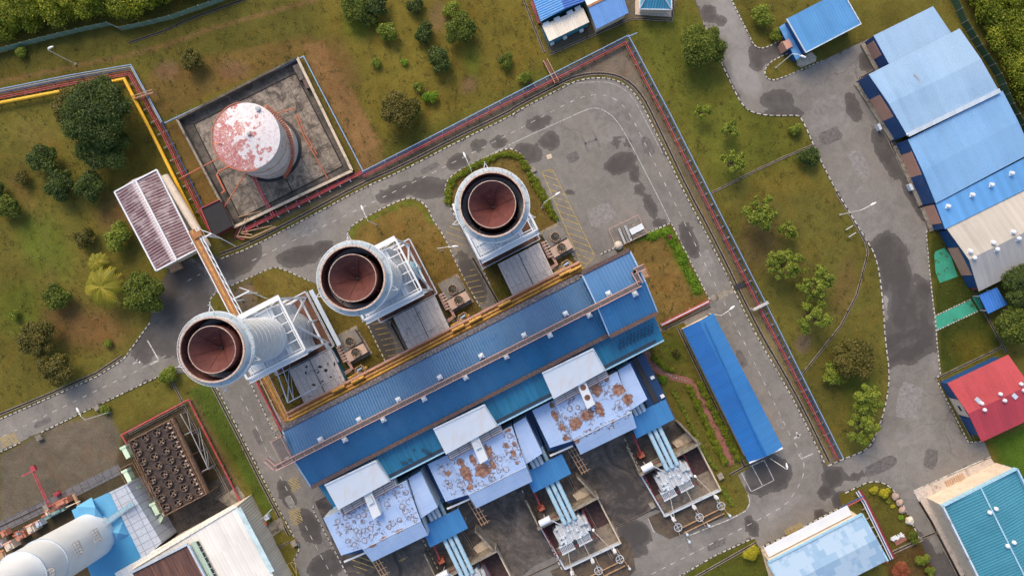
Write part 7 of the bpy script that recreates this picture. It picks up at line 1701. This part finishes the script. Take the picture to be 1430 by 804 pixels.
def clumps(R_, h, k, rg, spread=.68, cr=.38, flat=False):
    cs = []; rs = []
    for i in range(k):
        a = i*2.39996+rg.uniform(-.4, .4); rr = math.sqrt((i+.5)/k)*R_*spread*rg.uniform(.85, 1.1); zz = h*(.42+.42*math.sqrt(max(0, 1-(rr/R_)**2)))+rg.uniform(-.08, .08)*h
        cs.append((rr*math.cos(a), rr*math.sin(a), zz)); rs.append(R_*cr*rg.uniform(.55, 1.3))
    return cs, rs
def tree(px, py, rpx, style, label, name='tree', dens=1.0, hk=1.7, sparse=False, seed=None, cat='tree', group=None, leaf=None):
    R_ = rpx*S; h = R_*hk; seed = seed if seed is not None else int(px*7+py*13) % 9973; rg = random.Random(seed)
    p = W(px, py, h*.72); base = Vector((p.x, p.y, 0))
    t = thing(name, label, cat, base, group)
    k = max(5, int(R_*R_*1.15)) if not sparse else max(6, int(R_*R_*1.1))
    k = min(k, 46)
    cs, rs = clumps(R_, h, k, rg, .72 if not sparse else .82, (.9/math.sqrt(k)+.12) if not sparse else .62/math.sqrt(k)+.04)
    lf = leaf or (0.36 if R_ > 2 else .26)
    ns = [int(dens*(520 if not sparse else 260)*(r/1.0)**2/(lf/.36)**2)+30 for r in rs]
    me = leaf_mesh('crown', cs, rs, ns, lf, LEAF[style], seed=seed); o = bpy.data.objects.new('crown', me); COL.objects.link(o); o.parent = t
    m = MB(); O = base; m.tube([O, O+Vector((0, 0, h*.45))], [max(.1, R_*.06), max(.06, R_*.04)], 8)
    for c in cs[:12]: m.tube([O+Vector((0, 0, h*.38)), O+Vector((c[0]*.55, c[1]*.55, h*.5)), O+Vector(c)], [R_*.035+.02, R_*.025+.02, .02], 5)
    obj('trunk', m, TRUNK, t)
    return t
def shrub(*a, **k): k.setdefault('name', 'shrub'); k.setdefault('cat', 'shrub'); k.setdefault('hk', 1.1); return tree(*a, **k)
G1 = 'trees on the left lawn'; G2 = 'trees on the top lawn'; G3 = 'young trees on the right lawn'
tree(133, 158, 50, 'dark', 'largest dark green tree, inside the corner of the yellow pipe', group=G1, hk=1.3)
tree(98, 146, 27, 'olive', 'lighter green tree merging with the left flank of the largest tree', group=G1, hk=1.7)
tree(146, 207, 36, 'dark', 'dark tree joined to the lower right of the largest tree', group=G1, hk=1.2)
tree(144, 122, 16, 'dark', 'small dark crown at the top of the largest tree, touching the yellow pipe', group=G1, hk=2.4)
tree(62, 223, 21, 'dark', 'dark round tree left of the largest tree', group=G1, hk=1.2)
tree(83, 256, 22, 'dark', 'dark tree just below the largest tree, middle of three', group=G1, hk=1.2)
tree(128, 258, 22, 'dark', 'dark tree between the largest tree and the streaked roof', group=G1, hk=1.2)
tree(14, 290, 17, 'mid', 'green tree cut by the left edge', group=G1, hk=1.2)
tree(-6, 268, 14, 'dark', 'dark tree peeking in at the left edge above the cut green tree', group=G1, hk=1.2)
shrub(117, 331, 15, 'olive', 'dull olive bush left of the streaked roof', dens=.8); tree(163, 331, 21, 'light', 'bright green young tree beside the streaked roof', group=G1, hk=1.2, dens=.8)
tree(201, 408, 32, 'mid', 'round green tree just right of the big palm', group=G1, hk=1.2); shrub(79, 414, 19, 'mid', 'low round dark green bush left of the palm')
tree(52, 476, 26, 'olive', 'pale olive tree, upper of the pair at lower left', group=G1, hk=1.2); tree(77, 515, 26, 'olive', 'pale olive tree, lower of the pair at lower left', group=G1, hk=1.2)
shrub(20, 440, 8, 'light', 'tiny pale bush near the left edge', dens=.6); shrub(32, 246, 11, 'olive', 'small yellowish bush left of the dark trees', dens=.5); shrub(31, 73, 7, 'light', 'tiny yellow green bush under the green fence', dens=.9)
shrub(151, 480, 6, 'light', 'tiny bright tuft on the brown grass above the west road', dens=.6); shrub(236, 524, 12, 'light', 'bright shrub under the rim of the leftmost stack'); shrub(148, 572, 8, 'light', 'small bright shrub by the meter cabinet', hk=.8)
tree(268, 84, 17, 'olive', 'single round bush on the dry lawn above the tank', group=G2, hk=1.1)
tree(496, 10, 21, 'mid', 'mid green tree at the top edge, left of the dark one', group=G2, hk=1.2); tree(526, 8, 17, 'dark', 'dark green tree at the top edge, right of the mid green one', group=G2, hk=1.3); tree(512, 26, 15, 'mid', 'low green bush below the two trees at the top edge', group=G2, hk=1.0)
tree(539, 44, 15, 'light', 'yellow green bush below the top edge trees', group=G2, hk=1.1, dens=.8); tree(580, 9, 11, 'dark', 'small dark bush near the top edge', group=G2, hk=1.1); tree(592, 46, 14, 'dark', 'small dark bush left of the large lawn bush', group=G2, hk=1.1)
tree(640, 39, 23, 'mid', 'large broad green bush in the middle of the top lawn', group=G2, hk=1.1); tree(613, 86, 18, 'dark', 'dark bush below the large broad bush', group=G2, hk=1.1); tree(558, 153, 27, 'olive', 'yellow brown tree on the lawn right of the bare earth', group=G2, hk=1.2); tree(576, 158, 14, 'light', 'bright bush leaning on the right of the yellow brown tree', group=G2, hk=1.3)
shrub(602, 136, 10, 'lime', 'small bright lime green round shrub on the top lawn', dens=1.4, group=G2); shrub(585, 122, 9, 'light', 'faint small green shrub beside the lime shrub', dens=.5, group=G2); shrub(526, 89, 7, 'light', 'tiny green tuft left of centre on the top lawn', dens=.6, group=G2); shrub(565, 87, 5, 'lime', 'tiny lime tuft on the top lawn', dens=.7, group=G2)
shrub(706, 85, 11, 'mid', 'green bush on the top lawn left of the white cabin', dens=.8, group=G2); shrub(630, 12, 11, 'light', 'pale green bush at the top edge above the large broad bush', dens=.6, group=G2); shrub(733, 108, 9, 'light', 'pale low bush beside the footbridge', dens=.5, group=G2)
tree(982, 63, 33, 'mid', 'big dark round tree beside the upper right road', hk=1.15)
tree(981, 155, 15, 'light', 'thin young tree below the big round tree, uppermost of three', sparse=True, group=G3, dens=2); tree(1020, 181, 15, 'light', 'thin young tree right of the pipes, middle of three', sparse=True, group=G3, dens=1.8); tree(1024, 226, 20, 'light', 'thin wide young tree above the lawn drain, lowest of three', sparse=True, group=G3, dens=1.8)
shrub(1110, 182, 9, 'light', 'small bright shrub in the kerb corner of the upper right lawn'); shrub(1131, 220, 15, 'dark', 'dark green bush where the drain meets the right road'); shrub(1086, 48, 9, 'light', 'pale shrub left of the gatehouse', dens=.7); shrub(1063, 22, 15, 'light', 'loose yellow green bush at the top between the two roads', dens=.5)
tree(1062, 296, 27, 'light', 'leafy young tree on the right lawn, uppermost of the row', sparse=True, dens=2.2, group=G3); tree(1100, 320, 15, 'light', 'tiny sparse tree right of the uppermost one in the row', sparse=True, dens=1.6, group=G3); tree(1096, 368, 27, 'light', 'wide leafy tree in the middle of the right lawn row', sparse=True, dens=2.2, group=G3)
tree(1140, 394, 28, 'light', 'wide leafy tree just below right of the middle one', sparse=True, dens=2.2, group=G3); tree(1137, 442, 26, 'light', 'leafy tree beside bare earth, lowest of the row', sparse=True, dens=1.8, group=G3); tree(1194, 500, 31, 'olive', 'dense rounded olive tree on the right lawn', group=G3, hk=1.2); tree(1163, 522, 16, 'light', 'small bright bush at the left foot of the dense olive tree', group=G3, dens=.9, hk=1.1)
tree(1211, 557, 25, 'light', 'thin leafy tree near the lower tip of the right lawn, upper of two', sparse=True, dens=2, group=G3); tree(1205, 597, 25, 'light', 'thin leafy tree near the lower tip of the right lawn, lower of two', sparse=True, dens=1.8, group=G3)
tree(1428, 400, 34, 'dark', 'dark tree at the right edge beside the grey roof', hk=1.3); tree(1420, 452, 28, 'mid', 'dark green tree with yellow tips below the blue canopy', hk=1.3)
for x, y, r_, st_, lab in ((1220, 684, 5.5, 'yellow', 'small yellow topiary ball in the curved garden'), (1236, 687, 8, 'yellow', 'large yellow topiary ball in the curved garden'), (1247, 706, 3, 'yellow', 'tiny yellow ball shrub by the boulders'), (1258, 721, 4, 'lime', 'small lime ball shrub by the pale boulder'), (1049, 771, 9.5, 'yellow', 'round yellow topiary ball at the bottom edge'), (1276, 750, 8, 'mid', 'low dark shrub beside the kerb in the lower garden'), (1290, 781, 9, 'light', 'loose bright shrub, upper of two at the bottom edge'), (1298, 797, 7, 'light', 'loose bright shrub, lower of two at the bottom edge'), (936, 331, 4, 'pink', 'small pink flowering shrub in the corner of the east lawn'), (945, 492, 6, 'olive', 'small olive bush on the lawn above the brick path'), (1259, 796, 12, 'red', 'reddish brown shrub at the bottom edge'), (926, 530, 6.5, 'lime', 'bright bush beside the brick path bend'), (1240, 699, 3, 'light', 'tiny shrub left of the boulders')):
    shrub(x, y, r_, st_, lab, dens=1.3 if st_ != 'olive' else .6, leaf=.2)
# palms
def palm(px, py, rpx, label, n=15, seed=1):
    rg = random.Random(seed); R_ = rpx*S; h = R_*1.1; p = W(px, py, h); base = Vector((p.x, p.y, 0)); t = thing('palm_tree', label, 'palm', base, 'palms')
    m = MB(); m.tube([base, base+Vector((0, 0, h))], [.32, .2], 10); obj('trunk', m, TRUNK, t)
    for k in range(n):
        a = k*2*math.pi/n+rg.uniform(-.12, .12); up = rg.uniform(.1, .75) if k % 3 else .9; Ln = R_*rg.uniform(.82, 1.08); V = []; F = []; tint = []
        u = np.array([math.cos(a), math.sin(a), 0]); w = np.array([-math.sin(a), math.cos(a), 0]); tt = rg.random()
        pts = []
        for i in range(15):
            s = i/14; pts.append(np.array([0, 0, h])+u*Ln*s*(1-.12*s)+np.array([0, 0, 1])*(up*Ln*.5*s-Ln*.75*s*s))
        for i in range(14):
            s = i/14; wd = (.35+.65*math.sin(math.pi*min(1, s*1.05+.12)))*R_*.22
            for sd in (-1, 1):
                A = pts[i]; B = pts[i+1]*.75+pts[i]*.25; tip = (pts[i]+pts[i+1])/2+w*sd*wd+u*wd*.55-np.array([0, 0, wd*.35]); b = len(V); V += [A, B, tip+u*.05, tip-u*.05]; F.append((b, b+1, b+2, b+3)); tint += [tt]*4
            b = len(V); q = .045; V += [pts[i]-w*q, pts[i]+w*q, pts[i+1]+w*q, pts[i+1]-w*q]; F.append((b, b+1, b+2, b+3)); tint += [1]*4
        me = mesh_np('frond', V, F, LEAF['palm']); fattr(me, 'tint', tint); o = bpy.data.objects.new('frond', me); COL.objects.link(o); o.parent = t
palm(141, 401, 33, 'big yellow green palm left of the round tree', 17, 3); palm(134, 366, 17, 'small palm just above the big palm', 14, 5)
# hedges
def hedge(label, pts, wpx, h, style, dens=1.0, group=None, bumpy=.2, name='hedge', kind=None):
    P = resample([Vector((x, y, 0)) for x, y in pts], wpx*.55); o0 = W(*pts[0]); cs = []; rs = []; ns = []
    for i, p in enumerate(P):
        for k in (-1, 1):
            q = W(p.x+random.uniform(-.2, .2)*wpx+k*wpx*.18, p.y+random.uniform(-.2, .2)*wpx); r = wpx*S*.42*random.uniform(1-bumpy, 1+bumpy); cs.append((q.x-o0.x, q.y-o0.y, h*.5*random.uniform(.8, 1.15))); rs.append(r); ns.append(int(230*dens*r*r/.25)+25)
    me = leaf_mesh(name, cs, rs, ns, .2, LEAF[style], squash=max(.5, h/(wpx*S)), seed=len(pts)+int(pts[0][0])); o = bpy.data.objects.new(name, me); COL.objects.link(o); o.location = o0; ORG[o.name] = o0
    tag(o, label, 'hedge', group, kind); return o
hedge('bright hedge curving round the head of the rightmost stack island', [(626, 282), (626, 264), (634, 250), (655, 236), (695, 218), (712, 215), (726, 221), (738, 240)], 8, .9, 'hedge', 1, bumpy=.1)
hedge('straight bright hedge between the rightmost stack and the yellow hatching', [(741, 244), (776, 306)], 9.5, 1.0, 'hedge', 1, bumpy=.1)
hedge('row of bright bushes left of the brick path', [(962, 541), (970, 556), (985, 590), (1000, 622), (1012, 646)], 8, 1.1, 'hedge', .9, 'garden hedges', .35)
hedge('row of bright bushes right of the brick path, along the blue shed', [(976, 534), (990, 562), (1010, 600), (1030, 640)], 8, 1.1, 'hedge', .9, 'garden hedges', .35)
hedge('low thin hedge along the transformer wall', [(940, 545), (965, 595), (985, 635), (1000, 655)], 5, .7, 'light', .6, 'garden hedges', .4)
hedge('low hedge on the grass tongue beside the parking bay', [(1008, 680), (1022, 705)], 6, .7, 'light', .7, 'garden hedges', .4)
hedge('loose row of low bushes above the brick path', [(915, 500), (925, 510), (938, 517)], 8, .8, 'hedge', .9, 'garden hedges', .35)
hedge('thick weeds growing along the kerb side of the small east lawn', [(905, 330), (932, 322), (944, 345), (958, 375), (974, 405)], 11, .5, 'lime', .55, bumpy=.4)
# woods beyond the fences
def woods(name, label, poly_fn, seed, n, zr=(3.5, 7)):
    rg = random.Random(seed); cs = []; rs = []; ns = []
    c = 0
    while c < n:
        p = poly_fn(rg)
        if p is None: continue
        c += 1; r = rg.uniform(.5, 1)**2*2.6; z = rg.uniform(*zr)*rg.uniform(.3, .9); cs.append((p.x, p.y, z)); rs.append(r); ns.append(int(150*r*r)+30)
    me = leaf_mesh(name, cs, rs, ns, .34, LEAF['forest'], seed=seed); o = bpy.data.objects.new(name, me); COL.objects.link(o); tag(o, label, 'woods', None, 'stuff')
FL = [(-60, 86), (0, 62), (37, 55), (76, 45), (114, 36), (150, 24), (175, 30), (242, 14), (300, -6)]
def inl(rg):
    x = rg.uniform(-60, 310); y = rg.uniform(-75, 62)
    yl = np.interp(x, [p[0] for p in FL], [p[1] for p in FL]); return W(x, y) if y < yl-7 else None
woods('woodland', 'dense bright bushes beyond the fence at the top left', inl, 11, 620)
FR = [(-60, 1310), (0, 1341), (34, 1354), (67, 1374), (107, 1401), (148, 1418), (191, 1442), (230, 1450)]
def inr(rg):
    x = rg.uniform(1340, 1500); y = rg.uniform(-75, 230)
    xl = np.interp(y, [p[0] for p in FR], [p[1] for p in FR]); return W(x, y) if x > xl+6 else None
woods('woodland', 'dense bright bushes beyond the fence at the top right', inr, 12, 420)

# low tufts and weeds in the lawns
def tufts(n):
    rg = np.random.default_rng(4); P = np.stack([rg.uniform(-10, 1440, n*3), rg.uniform(-10, 814, n*3)], 1)
    ok = sdpoly(P, asph) < -8
    for I in (I1, I2, I3, I4, I5): ok |= sdpoly(P, I) > 5
    for B_ in ([(735, -20), (768, 76), (878, 25), (940, 28), (945, -20)], [(230, 165), (420, 76), (505, 245), (320, 345)], [(1190, 0), (1480, 0), (1480, 330), (1310, 330), (1190, 110)], [(1310, 330), (1480, 240), (1480, 420), (1370, 420)], [(1300, 524), (1408, 480), (1480, 600), (1480, 900), (1280, 700)], [(0, 700), (0, 590), (170, 560), (262, 550), (400, 804), (0, 804)], [(780, 108), (865, 70), (940, 190), (1160, 640), (1150, 650), (900, 130)], [(1060, 765), (1200, 700), (1250, 800), (1200, 900), (1070, 820)], [(500, 240), (780, 90), (800, 130), (320, 370)], [(0, 120), (200, 90), (320, 350), (290, 350), (180, 120), (0, 160)], [(155, 262), (222, 230), (285, 350), (215, 385)], [(780, 470), (905, 470), (1010, 700), (940, 760), (800, 700)], [(950, 450), (1000, 435), (1100, 640), (1030, 660)], [(1090, 20), (1200, -20), (1215, 50), (1120, 90)]):
        ok &= sdpoly(P, B_) < 0
    P = P[ok][:n]; m = len(P); k = 5; base = np.repeat(P, k, 0)+rg.normal(size=(m*k, 2))*1.2
    X = (base[:, 0]-CX)*S; Y = (CY-base[:, 1])*S; a = rg.uniform(0, 6.283, m*k); s = rg.uniform(.12, .34, m*k); h = rg.uniform(.1, .3, m*k)
    ux, uy = np.cos(a)*s, np.sin(a)*s
    V = np.stack([np.stack([X, Y, np.full(m*k, .1)], 1), np.stack([X+ux-uy*.3, Y+uy+ux*.3, h+.1], 1), np.stack([X+ux*1.5, Y+uy*1.5, h*1.1+.1], 1), np.stack([X+ux+uy*.3, Y+uy-ux*.3, h+.1], 1)], 1).reshape(-1, 3)
    me = mesh_np('grass_tufts', V, np.arange(len(V)).reshape(-1, 4), LEAF['grass']); fattr(me, 'tint', np.repeat(rg.random(m*k)*.8, 4)); fattr(me, 'clump', np.repeat(np.repeat(rg.uniform(-.8, .6, m), k), 4))
    o = bpy.data.objects.new('grass_tufts', me); COL.objects.link(o); tag(o, 'scattered olive tufts of grass and weeds in the lawns', 'grass', None, 'stuff')
tufts(3000)
